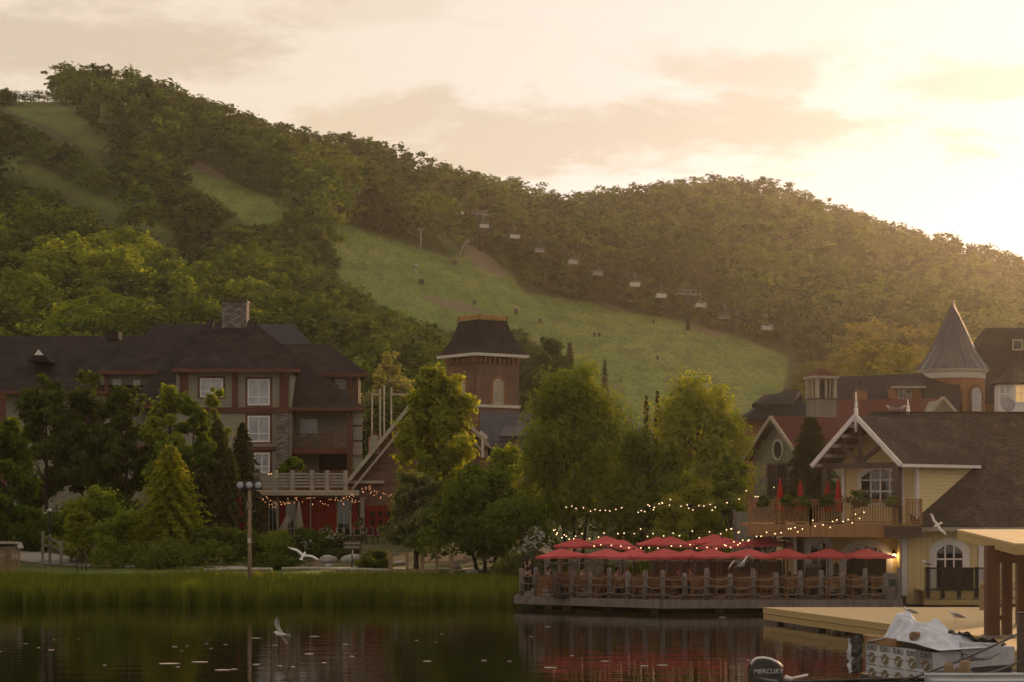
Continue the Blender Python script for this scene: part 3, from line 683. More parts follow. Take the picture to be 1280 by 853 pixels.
# fascia boards and red timber
mb = MB()
def pbeam(mb, a, b, Ya, w, d=0.2, off=0.0): return mb.beam(W(a[0], a[1], Ya - off), W(b[0], b[1], Ya - off), d, w, (0, -1, 0)) if False else mb.beam(W(a[0], a[1], Ya - off), W(b[0], b[1], Ya - off), d, w)
for a, b, Ya in (((214, 463.5), (375, 463.5), 149.1), ((340, 511.5), (457, 511.5), 150.2), ((155, 508.5), (240, 508.5), 150.2), ((386, 469), (461, 469), 155.7), ((121, 466), (222, 466), 155.1), ((-130, 491), (190, 491), 155.5)):
    mb = MB(); pbeam(mb, a, b, Ya, 0.26, 0.10); mb.build('fascia', M['trim_red'], lodge)
def timber(px0, px1, y0, y1, z0, z1): MB().bx(px0, px1, y0, y1, z0, z1).build('timber_frame', M['trim_red'], lodge)
for x, w in ((229.5, 10), (293.5, 6.5), (355, 11)): timber(PX(x - w / 2, 149.9), PX(x + w / 2, 149.9), 149.86, 150.05, PZ(509.5, 149.9), PZ(465, 149.9))
timber(PX(219, 149.9), PX(365, 149.9), 149.83, 150.05, PZ(516, 149.9), PZ(509.5, 149.9)); timber(PX(310, 149.9), PX(348, 149.9), 149.83, 150.05, PZ(563, 149.9), PZ(558.5, 149.9))
for x in (437.5, 4.5): timber(PX(x - 3, 150.9), PX(x + 3, 150.9), 150.5, 150.9, 3, PZ(511 if x > 100 else 491, 150.9))
for x, Ya in ((134, 156), (446, 156.6), (438, 156.6)): timber(PX(x - 2.5, Ya), PX(x + 2.5, Ya), Ya - 0.3, Ya, PZ(505, Ya), PZ(468, Ya))
for py in (532, 551, 570, 588): timber(PX(441, 150.7), PX(452.8, 150.7), 150.72, 150.8, PZ(py + 0.8, 150.7), PZ(py - 0.8, 150.7))
mb = MB(); mb.bx(PX(345.5, 149.6), PX(361, 149.6), 149.55, 151.0, 3, PZ(516.5, 149.6)); mb.build('stone_pier', M['stone'], lodge)
mb = MB(); mb.bx(PX(277, 154.5), PX(308, 154.5), 154.5, 156.2, PZ(425, 154.5), PZ(377.5, 154.5)); ch = mb.build('chimney', M['stone'], lodge)
mb = MB(); mb.bx(PX(276, 154.4), PX(309, 154.4), 154.4, 156.3, PZ(377.4, 154.4), PZ(375.5, 154.4)); mb.build('chimney_cap', M['wood_dark'], ch)
for px, py, w, h in ((264.5, 497, 29, 24), (323.5, 507, 28, 33), (323.5, 553, 28, 33), (327.5, 592, 20, 26)):
    window(lodge, WM(px, py, 150), w * 150 / F, h * 150 / F, 2, [0.3], M['trim_bright'], M['glass_curtain'], surround=M['trim_red'], sw=0.16, fw=0.13, bars=0.09)
for px, py, w, h, Ya in ((93, 518, 16, 24, 157), (118, 506.5, 14, 10, 157), (146, 488, 10, 14, 156.5), (386, 545, 22, 21, 153.2), (366, 543, 7, 18, 153.2), (190, 539, 8, 17, 153.2), (426, 486, 14, 12, 157.3), (171, 484, 8, 9, 156.5)):
    window(lodge, WM(px, py, Ya), w * Ya / F, h * Ya / F, 2 if w > 12 else 1, 1, M['trim_bright'], M['glass_curtain'] if px != 426 else M['glass_dark'], fw=0.09, bars=0.07)
mb = MB(); wbox(mb, 399, 434, 567, 592, 153.1, 0.08); mb.build('dark_opening_panel', M['dark_void'], lodge)  # black panel paints the unlit inside of the opening
def balcony(px0, px1, py_f, Ya, dep):
    mb = MB(); z = PZ(py_f, Ya); x0, x1 = PX(px0, Ya), PX(px1, Ya)
    mb.bx(x0, x1, Ya, Ya + dep, z - 0.45, z); b = mb.build('balcony', M['trim_red'], lodge)
    mb = MB(); mb.bx(x0, x1, Ya, Ya + 0.09, z + 0.98, z + 1.08); mb.bx(x0, x1, Ya, Ya + 0.07, z + 0.08, z + 0.15)
    n = max(2, round((x1 - x0) / 1.45)); w = (x1 - x0) / n
    for i in range(n + 1): mb.bx(x0 + i * w - 0.05, x0 + i * w + 0.05, Ya - 0.01, Ya + 0.1, z, z + 1.1)
    for i in range(n):
        if i % 2 == 0 or n < 3: mb.beam((x0 + i * w, Ya + 0.04, z + 0.15), (x0 + i * w + w, Ya + 0.04, z + 0.98), 0.05, 0.09); mb.beam((x0 + i * w, Ya + 0.06, z + 0.98), (x0 + i * w + w, Ya + 0.06, z + 0.15), 0.05, 0.09)
        else:
            for k in range(9): mb.bx(x0 + i * w + w * (k + 1) / 10 - 0.02, x0 + i * w + w * (k + 1) / 10 + 0.02, Ya + 0.02, Ya + 0.06, z + 0.1, z + 1.0)
    mb.build('balcony_railing', M['trim_red'], b)
balcony(361, 440, 560, 150.6, 2.5); balcony(361, 440, 606, 150.6, 2.5); balcony(160, 205, 557, 150.8, 2.3); balcony(103, 127, 520, 155.6, 1.3)

# ------------------------------------------------------------------ the red restaurant and its brick gable
Y1 = 127.0
rest = thing('restaurant', 'red curtained restaurant with brick gable, white bargeboards and roof terrace', 'building', (PX(440, Y1), Y1, 2.4))
mb = MB(); wbox(mb, 322, 447, 612, 676, Y1, 6); mb.build('wall', M['wood_brown'], rest)
mb = MB(); wbox(mb, 443, 608, 604, 676, 128, 10); mb.build('wall', M['brick_brown'], rest)
q = [W(436, 604, 128), W(610, 604, 128), W(608, 556, 128), W(538, 478, 128)]
mb = MB(); mb.prism([(p.x, p.z) for p in q], 128.0, 138.0); mb.build('gable', M['brick_brown'], rest)
rf = MB(); d = Vector((0, 14, 0)); a, b, c = W(431, 604, 127.4), W(538, 473, 127.4), W(612, 556, 127.4)
slab(rf, [a, b, b + d, a + d], 0.18); slab(rf, [b, c, c + d, b + d], 0.18); rf.build('roof', M['slate'], rest)
mb = MB()
for p, q in ((a, b), (b, c)):
    n = (q - p).normalized(); dn = Vector((n.z, 0, -n.x)); dn = dn if dn.z < 0 else -dn
    for off, wd in ((0.10, 0.24), (0.62, 0.14)): mb.beam(p + dn * off + Vector((0, -0.05 - (0.02 if off > .3 else 0.04), 0)), q + dn * off + Vector((0, -0.05 - (0.02 if off > .3 else 0.04), 0)), 0.10, wd)
mb.bx(PX(430, 127.6), PX(480, 127.6), 127.55, 127.95, PZ(604.5, 127.6), PZ(601, 127.6)); mb.build('bargeboard', M['trim_beige'], rest)
window(rest, WM(468, 567, 127.98), 0.62, 1.15, 2, 2, M['trim_beige'], M['glass_pale'], rise=0.31, fw=0.08, surround=M['brick_orange'], sw=0.10, name='oval_window')
mb = MB(); slab(mb, [W(318, 614, 125.6), W(449, 614, 125.6), W(449, 612, 130), W(318, 612, 130)], 0.28); mb.build('flat_roof', M['trim_beige'], rest)
mb = MB()
z0 = PZ(613, 126); z1 = PZ(590, 126); 
for px in (318, 344, 366, 390, 409, 432):
    mb = MB(); mb.bx(PX(px, 126) - 0.13, PX(px, 126) + 0.13, 125.87, 126.13, z0, z1 + 0.10)
    mb.build('terrace_post', M['rail_beige'], rest)
mb = MB()
for k in range(5): mb.bx(PX(318, 126), PX(434, 126), 125.96, 126.02, z0 + 0.18 + k * 0.2, z0 + 0.29 + k * 0.2)
mb.build('terrace_railing', M['rail_beige'], rest)
yf = Y1 - 0.05
def strip(name, px0, px1, py0, py1, mat, th=0.12, Ya=Y1): 
    mb = MB(); mb.bx(PX(px0, Ya), PX(px1, Ya), Ya - th, Ya + 0.02, PZ(py1, Ya), PZ(py0, Ya)); return mb.build(name, mat, rest)
strip('curtain', 350, 357, 625, 674, M['red_curtain']); strip('curtain', 371, 421, 622, 674, M['red_curtain'], 0.16); strip('curtain', 440, 447, 625, 674, M['red_curtain'])
strip('curtain', 457, 492, 632, 672, M['red_curtain'], 0.14, 128)
for x in (466, 476, 486):
    for y in (640, 650, 660): strip('shutter_slot', x - 2.5, x + 2.5, y, y + 6, M['dark_void'], 0.20, 128)
for x, w in ((347.5, 2.5), (388.5, 1.2)): strip('post', x - w / 2, x + w / 2, 622, 674, M['trim_beige'], 0.22)
for x, w in ((453, 5.5), (495, 5)): strip('pillar', x - w / 2, x + w / 2, 622, 674, M['trim_beige'], 0.35, 128)
window(rest, WM(363.5, 674, Y1), 12 * Y1 / F, 48 * Y1 / F, 2, 4, M['trim_beige'], M['glass_dark'], fw=0.13, name='window')
window(rest, WM(341, 674, Y1), 11 * Y1 / F, 48 * Y1 / F, 2, 1, M['trim_beige'], M['glass_dark'], fw=0.07, name='window')
window(rest, WM(430, 674, Y1), 19 * Y1 / F, 51 * Y1 / F, 2, [0.85], M['trim_beige'], M['glass_dark'], rise=0.35, fw=0.12, name='glazed_door')
# round letter on the gable
def text_mesh(txt, size, depth=0.01, shear=0.0, spacing=1.0):
    cu = bpy.data.curves.new('lettering', 'FONT'); cu.body = txt; cu.size = size; cu.extrude = depth; cu.align_x = 'CENTER'; cu.align_y = 'CENTER'; cu.shear = shear; cu.space_character = spacing; cu.resolution_u = 3
    o = bpy.data.objects.new('lettering', cu); COL.objects.link(o); dg = bpy.context.evaluated_depsgraph_get()
    me = bpy.data.meshes.new_from_object(o.evaluated_get(dg)); bpy.data.objects.remove(o); bpy.data.curves.remove(cu); return me
def letter_part(me, mat, parent, MX, name='lettering'):
    root = parent
    while root.parent is not None: root = root.parent
    me.transform(Matrix.Translation(-root.location) @ MX @ Matrix.Rotation(R(90), 4, 'X')); me.materials.clear(); me.materials.append(mat)
    o = bpy.data.objects.new(name, me); COL.objects.link(o); o.parent = parent; return o
pm('sign_red', (0.16, 0.022, 0.018), None, 2.0, 0.5)
letter_part(text_mesh('C', 0.95, 0.06), M['sign_red'], rest, WM(470, 582, 127.9))
# slate roof and dormer to the east of the gable
mb = MB(); slab(mb, [W(600, 580, 133), W(668, 580, 133), W(668, 515, 143), W(600, 515, 143)], 0.25); slab(mb, [W(600, 515, 143), W(668, 515, 143), W(668, 560, 150), W(600, 560, 150)], 0.25); mb.build('roof', M['slate'], rest)
mb = MB(); mb.bx(PX(601, 133.4), PX(667, 133.4), 133.4, 148, 2.5, PZ(578, 133.4)); mb.build('wall', M['brick_brown'], rest)
mb = MB(); slab(mb, [W(624, 545, 134.6), W(662, 545, 134.6), W(662, 532, 139), W(632, 532, 139)], 0.2); mb.build('dormer_roof', M['slate'], rest)
mb = MB(); mb.bx(PX(631, 135.4), PX(662, 135.4), 135.4, 139, PZ(572, 135.4), PZ(546.5, 135.4)); mb.build('dormer', M['trim_beige'], rest)
mb = MB(); mb.beam(W(600, 540, 127.1), W(609, 548, 127.1), 0.2, 0.22); mb.bx(PX(601.5, 127.3), PX(605, 127.3), 127.2, 127.5, PZ(572, 127.3), PZ(546, 127.3)); mb.build('rain_pipe', M['trim_white'], rest)

# ------------------------------------------------------------------ brick clock-less tower with a mansard cap
Y2 = 165.0; TA = R(-36.6); TS = 4.36
ctr = W(596, 622, Y2) ; ctr = Vector((ctr.x, Y2, 0))
tower = thing('brick_tower', 'square brown brick tower with steep shingled mansard cap and gold cresting', 'tower', (ctr.x, Y2 + 2.9, 4.0))
def TL(x, y, z):      # tower frame: corner nearest the eye at the origin, x along the right face, y along the left face
    ca, sa = math.cos(R(36.6)), math.sin(R(36.6)); return Vector((ctr.x + x * ca - y * sa, Y2 + x * sa + y * ca, z))
def tz(py): return PZ(py, Y2)
def tring(mb, o, z0, z1, o2=None):
    o2 = o if o2 is None else o2
    mb.hexa([TL(-o, -o, z0), TL(TS + o, -o, z0), TL(TS + o, TS + o, z0), TL(-o, TS + o, z0), TL(-o2, -o2, z1), TL(TS + o2, -o2, z1), TL(TS + o2, TS + o2, z1), TL(-o2, TS + o2, z1)]); return mb
tring(MB(), 0, 3.8, tz(446)).build('wall', M['brick_brown'], tower)
mb = MB(); tring(mb, 0.62, tz(445.2), tz(441.5)); mb.build('cornice', M['trim_white'], tower)
mb = MB()
for i in range(9):
    for f in (0, 1):
        s = (i + 0.5) * TS / 9; a, b = (s, -0.12) if f == 0 else (-0.12, s)
        mb.box(TL(a, b, tz(449.5)), (0.24, 0.24, 0.42), R(36.6)); mb.box(TL(a, b, tz(452.5)), (0.15, 0.15, 0.2), R(36.6))
mb.build('corbel', M['brick_orange'], tower)
mb = MB(); prev = (0.62, tz(441.5))
for o, py in ((0.25, 435), (-0.05, 428), (-0.32, 418), (-0.55, 408), (-0.72, 398)):
    tring(mb, prev[0], prev[1], tz(py), o); prev = (o, tz(py))
mb.build('mansard_roof', M['shingle_brown'], tower)
mb = MB(); tring(mb, -0.66, tz(398), tz(396.8))
for i in range(10):
    for f in range(4):
        s = -0.0 + 0.72 + (TS - 1.44) * i / 9; a, b = ((s, 0.72), (0.72, s), (s, TS - 0.72), (TS - 0.72, s))[f]
        mb.box(TL(a, b, tz(394)), (0.12, 0.12, 0.42), R(36.6)); mb.ball(TL(a, b, tz(391.8)), 0.10, 6, 4)
for f in range(4):
    p = [TL(0.72, 0.72, tz(394.2)), TL(TS - .72, 0.72, tz(394.2)), TL(TS - .72, TS - .72, tz(394.2)), TL(0.72, TS - .72, tz(394.2))]
    mb.beam(p[f], p[(f + 1) % 4], 0.08, 0.12)
mb.build('cresting', M['gold_metal'], tower)
mr = Matrix.Translation(TL(TS * 0.5, -0.002, tz(505))) @ Matrix.Rotation(R(36.6), 4, 'Z')
window(tower, mr, 1.05, 2.15, 2, 4, M['trim_beige'], M['glass_pale'], rise=0.5, fw=0.12, surround=M['brick_orange'], sw=0.22, name='arched_window')
ml = Matrix.Translation(TL(-0.002, TS * 0.5, tz(505))) @ Matrix.Rotation(R(36.6 - 90), 4, 'Z')
window(tower, ml, 1.05, 2.15, 2, 4, M['trim_beige'], M['glass_pale'], rise=0.5, fw=0.12, surround=M['brick_orange'], sw=0.22, name='arched_window')
mr2 = Matrix.Translation(TL(TS * 0.5, -0.002, tz(545))) @ Matrix.Rotation(R(36.6), 4, 'Z')
window(tower, mr2, 1.3, 1.95, 2, 3, M['trim_beige'], M['glass_dark'], rise=0.6, fw=0.12, surround=M['brick_orange'], sw=0.22, name='arched_window')
tring(MB(), 0.10, tz(509), tz(505.4)).build('string_course', M['trim_white'], tower)

# ------------------------------------------------------------------ village roofs at the back on the east side
Y3 = 152.0
big = thing('roofed_house', 'tall dark brown hipped roof with one small attic window behind the turret', 'building', (PX(1290, Y3), Y3 + 6, 4.4))
mb = MB(); slab(mb, [W(1196, 500, Y3 + 1), W(1400, 500, Y3 + 1), W(1400, 410, Y3 + 9), W(1232, 410, Y3 + 9)], 0.3); slab(mb, [W(1196, 500, Y3 + 1) + Vector((0, 14, 0)), W(1196, 500, Y3 + 1), W(1232, 410, Y3 + 9)], 0.3); mb.build('roof', M['shingle_brown'], big)
mb = MB(); wbox(mb, 1200, 1400, 497, 640, Y3 + 2, 10); mb.build('wall', M['brick_orange'], big)
ms = WM(1272, 438, Y3 + 5.4)
mb = MB(); mb.bx(PX(1265, Y3 + 5), PX(1280, Y3 + 5), Y3 + 5.45, Y3 + 7.5, PZ(439, Y3 + 5), PZ(424, Y3 + 5)); mb.build('dormer', M['shingle_brown'], big)
window(big, ms, 0.85, 0.85, 1, 1, M['trim_beige'], M['glass_dark'], fw=0.10, name='attic_window')
bay = thing('bay_window_house', 'white bay window with warm lit panes under a grey faceted roof', 'building', (PX(1275, 140), 142, 4.2))
cx, cyy = PX(1277, 141.5), 143.0
mb = MB(); mb.lathe((cx, cyy, 0), [(1.55, 4.0), (1.55, PZ(478, 141.5))], 8, False, R(22.5)); mb.build('wall', M['trim_bright'], bay)
mb = MB(); mb.lathe((cx, cyy, 0), [(1.85, PZ(480, 141.5)), (1.85, PZ(478, 141.5)), (1.05, PZ(468, 141.5)), (0.05, PZ(456, 141.5))], 8, False, R(22.5)); mb.build('roof', M['shingle_cedar'], bay)
for k, (w, gm) in enumerate(((-67.5, 'glass_pale'), (-22.5 - 90 + 45 - 22.5 + 0, 'glass_lit'), (-45, 'glass_lit'))):
    pass
for ang, gm in ((-135, 'glass_curtain'), (-90, 'glass_lit'), (-45, 'glass_lit')):
    aa = R(ang); rr_ = 1.55 * math.cos(R(22.5)) + 0.01
    window(bay, Matrix.Translation((cx + rr_ * math.cos(aa), cyy + rr_ * math.sin(aa), PZ(504, 141.5))) @ Matrix.Rotation(aa + R(90), 4, 'Z'), 1.0, 1.35, 2, 2, M['trim_bright'], M[gm], fw=0.09, name='window')
bl = thing('slate_roofed_house', 'low house with wide black slate roof, white dormer and brick chimney behind the cupola', 'building', (PX(1050, 145), 147, 4.2))
mb = MB(); slab(mb, [W(930, 522, 143), W(1010, 522, 143), W(1000, 487, 148), W(982, 487, 148)], 0.3); slab(mb, [W(930, 522, 143) + Vector((0, 9, 0)), W(930, 522, 143), W(982, 487, 148)], 0.3)
slab(mb, [W(985, 522, 143.2), W(1200, 522, 143.2), W(1200, 465, 150), W(1048, 471, 150)], 0.3); slab(mb, [W(940, 505, 144), W(990, 505, 144), W(1000, 488, 147), W(955, 494, 147)], 0.3)
mb.build('roof', M['shingle_black'], bl)
mb = MB(); wbox(mb, 936, 1200, 521, 640, 143.6, 6); mb.build('wall', M['brick_orange'], bl)
mb = MB(); mb.bx(PX(1120, 143.5), PX(1152, 143.5), 143.6, 148, PZ(505, 143.5), PZ(484, 143.5)); dm = mb.build('dormer', M['brick_orange'], bl)
mb = MB(); slab(mb, [W(1115, 484, 143), W(1156, 484, 143), W(1156, 474, 148), W(1124, 474, 148)], 0.16); mb.build('dormer_roof', M['shingle_black'], dm)
mb = MB(); mb.bx(PX(1114, 143), PX(1157, 143), 142.9, 143.05, PZ(485.5, 143), PZ(483, 143)); mb.build('fascia', M['trim_beige'], dm)
window(bl, WM(1131, 500, 143.55), 0.95, 0.78, 3, 1, M['trim_beige'], M['glass_dark'], fw=0.08, name='dormer_window')
mb = MB(); mb.bx(PX(1069, 144), PX(1084, 144), 144, 144.9, PZ(506, 144), PZ(488, 144)); ch = mb.build('chimney', M['brick_orange'], bl)
mb = MB(); mb.bx(PX(1067.5, 144), PX(1085.5, 144), 143.9, 145.0, PZ(488, 144), PZ(485, 144)); mb.lathe((PX(1077, 144), 144.4, 0), [(0.14, PZ(485, 144)), (0.14, PZ(474, 144)), (0.2, PZ(473.5, 144)), (0.05, PZ(471, 144))], 8); mb.build('chimney_pot', M['wood_dark'], ch)

tur = thing('turret', 'round orange brick turret with a tall ribbed grey spire', 'turret', (PX(1191, 150.4), 150.4, 4.3))
tc_ = Vector((PX(1191, 150.4), 150.4, 0)); tzz = lambda py: PZ(py, 148)
MB().lathe(tc_, [(2.36, 4.0), (2.36, tzz(472))], 32).build('wall', M['brick_orange'], tur)
MB().lathe(tc_, [(2.42, tzz(472)), (2.42, tzz(465)), (2.58, tzz(463.5)), (2.66, tzz(460.5)), (2.5, tzz(460))], 32, False).build('cornice', M['trim_white'], tur)
NS = 20
def spire_r(py): return float(np.interp(py, [375, 392, 410, 425, 437, 446, 453, 460], [0.03, 0.48, 0.98, 1.36, 1.70, 2.05, 2.36, 2.70]))
prof = [(spire_r(py), tzz(py)) for py in (460, 456, 452, 448, 443, 437, 428, 418, 405, 390, 375)]
MB().lathe(tc_, prof, NS, False, R(9)).build('spire', M['lead_roof'], tur)
mb = MB()
for k in range(NS):
    t = R(9) + 2 * math.pi * k / NS; mb.tube([tc_ + Vector(((r_ + 0.02) * math.cos(t), (r_ + 0.02) * math.sin(t), z_)) for r_, z_ in prof], [0.045] * 8 + [0.04, 0.03, 0.02], 4)
mb.lathe(tc_, [(0.06, tzz(377)), (0.09, tzz(374)), (0.02, tzz(371))], 8); mb.build('rib', M['lead_roof'], tur)
for px_ in (1159, 1187, 1218):
    dx = PX(px_, 149) - tc_.x; a_ = math.asin(dx / 2.36); mw = Matrix.Translation((tc_.x + 2.37 * math.sin(a_), tc_.y - 2.37 * math.cos(a_), tzz(514))) @ Matrix.Rotation(a_, 4, 'Z')
    window(tur, mw, 0.95, 1.75, 2, 3, M['trim_white'], M['glass_curtain'] if px_ > 1170 else M['glass_dark'], rise=0.45, fw=0.10, surround=M['brick_brown'], sw=0.26, name='arched_window')

# red roofed houses
rr1 = thing('red_roofed_house', 'house with long low dark red metal roof and beige gable trim behind the yellow house', 'building', (PX(1110, 127), 129, 3.4))
mb = MB(); slab(mb, [W(1010, 540, 125), W(1196, 540, 125), W(1178, 498, 130), W(1050, 500, 130)], 0.2); mb.build('roof', M['metal_red'], rr1)
mb = MB(); wbox(mb, 1014, 1190, 536, 640, 126, 5); mb.build('wall', M['board_grey'], rr1)
mb = MB(); q = [W(1160, 520, 125.2), W(1178, 499, 125.2), W(1196, 517, 125.2)]; mb.extrude(q, (0, 5, 0)); g_ = mb.build('gable', M['board_grey'], rr1)
mb = MB(); mb.beam(q[0], q[1] + Vector((0, -0.1, 0.1)), 0.25, 0.2); mb.beam(q[1] + Vector((0, -0.1, 0.1)), q[2], 0.25, 0.2); mb.build('bargeboard', M['trim_beige'], g_)

GA = R(28); gN = Vector((PX(1000, 114), 114.0, 0)); gd = Vector((math.cos(GA), math.sin(GA), 0)); gg = Vector((-math.sin(GA), math.cos(GA), 0))
def gpx(p): return 640 + F * p.x / p.y
Lg = 5.6
grey = thing('grey_house', 'grey board and batten house with red metal roof and oval gable window', 'building', (gN.x, gN.y, 2.0))
ze, za = PZ(571, 114), PZ(520, 116.5)
def GP(r_, g_, z): p = gN + gd * r_ + gg * g_; return Vector((p.x, p.y, z))
MB().extrude([GP(0.5, 0.3, 1.5), GP(0.5, Lg - 0.3, 1.5), GP(0.5, Lg - 0.3, ze + 0.2), GP(0.5, Lg / 2, za - 0.15), GP(0.5, 0.3, ze + 0.2)], gd * 9).build('wall', M['board_grey'], grey)
mb = MB(); slab(mb, [GP(0, 0, ze), GP(10, 0, ze), GP(10, Lg / 2, za), GP(0, Lg / 2, za)], 0.14); slab(mb, [GP(0, Lg / 2, za), GP(10, Lg / 2, za), GP(10, Lg, ze), GP(0, Lg, ze)], 0.14); mb.build('roof', M['metal_red'], grey)
mb = MB(); mb.beam(GP(-0.06, 0, ze - 0.07), GP(-0.06, Lg / 2, za - 0.07), 0.10, 0.2); mb.beam(GP(-0.06, Lg / 2, za - 0.07), GP(-0.06, Lg, ze - 0.07), 0.10, 0.2); mb.build('bargeboard', M['trim_beige'], grey)
gw = lambda g_, z: Matrix.Translation(GP(0.49, g_, z)) @ Matrix.Rotation(GA - math.pi / 2, 4, 'Z')
mb = MB(); w_, h_ = 0.42, 0.52
orr = [(w_ * 1.25 * math.cos(t), h_ * 1.2 * math.sin(t)) for t in np.linspace(0, 2 * math.pi, 20, endpoint=False)]; irr = [(w_ * math.cos(t), h_ * math.sin(t)) for t in np.linspace(0, 2 * math.pi, 20, endpoint=False)]
for k in range(20):
    a, b, c, d = orr[k], orr[(k + 1) % 20], irr[(k + 1) % 20], irr[k]; mb.add([(p[0], -0.08, p[1]) for p in (a, b, c, d)] + [(p[0], 0.02, p[1]) for p in (a, b, c, d)], [(0, 1, 2, 3), (0, 4, 5, 1), (2, 6, 7, 3)])
ov = mb.xform(gw(Lg / 2, PZ(562, 115.5))).build('oval_window', M['trim_white'], grey)
mb = MB(); mb.face([(p[0], -0.01, p[1]) for p in irr[::-1]]); mb.xform(gw(Lg / 2, PZ(562, 115.5))).build('pane', M['glass_dark'], ov)
window(grey, gw(Lg / 2 + 0.1, PZ(620, 115.5)), 2.0, 1.9, 2, 2, M['wood_dark'], M['glass_dark'], fw=0.1, name='window')
# cupola on the red roof
cup = thing('cupola', 'open square cupola with pale posts and small red pyramid roof', 'cupola', (PX(1029, 122), 122.8, PZ(535, 122)))
cz = lambda py: PZ(py, 122); cxx = PX(1029, 122); mb = MB(); mb.box((cxx, 122.8, (cz(540) + cz(499)) / 2), (1.36, 1.36, cz(499) - cz(540)), R(20)); mb.build('base', M['board_grey'], cup)
mb = MB(); mb.box((cxx, 122.8, cz(498.6)), (1.46, 1.46, 0.09), R(20)); mb.build('sill', M['wood_dark'], cup)
mb = MB()
for a in range(4):
    t = R(20 + 45 + 90 * a); mb.box((cxx + 0.86 * math.cos(t), 122.8 + 0.86 * math.sin(t), (cz(498) + cz(473)) / 2), (0.2, 0.2, cz(473) - cz(498)), R(20))
    t = R(20 + 90 * a); mb.box((cxx + 0.60 * math.cos(t), 122.8 + 0.60 * math.sin(t), (cz(498) + cz(473)) / 2), (0.12, 0.12, cz(473) - cz(498)), R(20))
mb.build('post', M['trim_beige'], cup)
mb = MB(); mb.box((cxx, 122.8, cz(498) + 0.6), (0.7, 0.7, 1.1), R(20)); mb.build('louvre_box', M['wood_dark'], cup)
mb = MB(); mb.box((cxx, 122.8, cz(471.5)), (1.62, 1.62, 0.16), R(20)); mb.build('cornice', M['trim_beige'], cup)
mb = MB(); mb.lathe((cxx, 122.8, 0), [(1.13, cz(470)), (0.62, cz(466)), (0.25, cz(461.5)), (0.02, cz(459))], 4, False, R(65)); mb.build('roof', M['metal_red'], cup)
# ------------------------------------------------------------------ the yellow lakeside building
ZD = 0.57                                # terrace deck level
N2 = Vector((PX(1127, 87), 87.0, 0)); A4 = R(45)
d4 = Vector((math.cos(A4), math.sin(A4), 0)); g4 = Vector((-math.sin(A4), math.cos(A4), 0)); L4 = 4.74
def YP(r_, g_, z): p = N2 + d4 * r_ + g4 * g_; return Vector((p.x, p.y, z))
yel = thing('yellow_house', 'cream yellow lakeside house with cedar shingled roof, arched windows and balcony', 'building', (PX(1180, 88), 88.0, 0.0))
ye, ya = 6.37, 8.55
YF = 88.7
# lower storey
mb = MB(); mb.bx(PX(1133, YF), 26.5, YF, YF + 9, 0.15, 3.62); mb.build('wall', M['board_cream'], yel)
mb = MB(); mb.bx(PX(985, 91), PX(1137, 91), 91, 95, 0.4, 3.7); mb.build('wall', M['board_cream'], yel)
mb = MB(); mb.bx(PX(1126.5, YF), PX(1133.5, YF), YF - 0.12, YF + 0.12, 0.5, 3.4); mb.build('corner_post', M['trim_bright'], yel)
mb = MB(); mb.bx(PX(1223, YF), PX(1231, YF), YF - 0.10, YF + 0.05, 0.3, 3.4); mb.build('corner_board', M['trim_bright'], yel)
mb = MB(); mb.bx(PX(1128, YF), 26.5, YF - 0.05, YF + 5, -0.3, 0.15); mb.build('foundation', M['wood_dark'], yel)
# doors and windows of the lower storey
def leafdoor(px, py, w, h, Ya, name, rise, cols, z=None):
    k = Ya / F; fo = window(yel, WM(px, py, Ya - 0.01), w * k, h * k, cols, [0.70], M['trim_bright'], M['glass_dark'], rise=rise, fw=0.15, sw=0.16, bars=0.07, name=name, surround=M['trim_bright'], proud=0.10); return fo
leafdoor(1082.5, 746, 58, 68, 91, 'arched_door', 0.55, 5)
leafdoor(1023, 746, 27, 74, 91, 'arched_door', 0.38, 2)
leafdoor(1186.5, 745, 41, 68, YF, 'arched_door', 0.42, 3)
mb = MB(); mb.bx(PX(1172, YF), PX(1201.5, YF), YF - 0.07, YF - 0.03, 0.5, PZ(692, YF)); mb.build('dark_opening_panel', M['dark_void'], yel)  # plain black panel over the lower part of this arch
mb = MB(); mb.bx(PX(1060, 91), PX(1107, 91), 90.86, 90.92, 0.6, PZ(697, 91)); mb.build('dark_opening_panel', M['dark_void'], yel)  # black panel paints the dark interior behind the arched door
# white curved brackets
mb = MB()
for px, s in ((1127, -1), (1034, -1)):
    Yb = 88.5 if px > 1100 else 90.6; k = Yb / F; r_ = 15 * k; c = W(px - 15, 669 + 15, Yb)
    pts = [c + Vector((r_ * math.sin(t), 0, r_ * math.cos(t))) for t in np.linspace(0, math.pi / 2, 7)]; mb.tube(pts, 0.085, 6)
    mb.bx(PX(px - 17, Yb), PX(px, Yb), Yb - 0.05, Yb + 0.05, PZ(670.5, Yb), PZ(668.5, Yb))
mb.bx(PX(992, 90.5), PX(996, 90.5), 90.45, 90.6, 0.57, PZ(668, 90.5)); mb.bx(PX(1033, 90.5), PX(1036.5, 90.5), 90.45, 90.6, 0.57, PZ(668, 90.5))
mb.build('bracket', M['trim_bright'], yel)
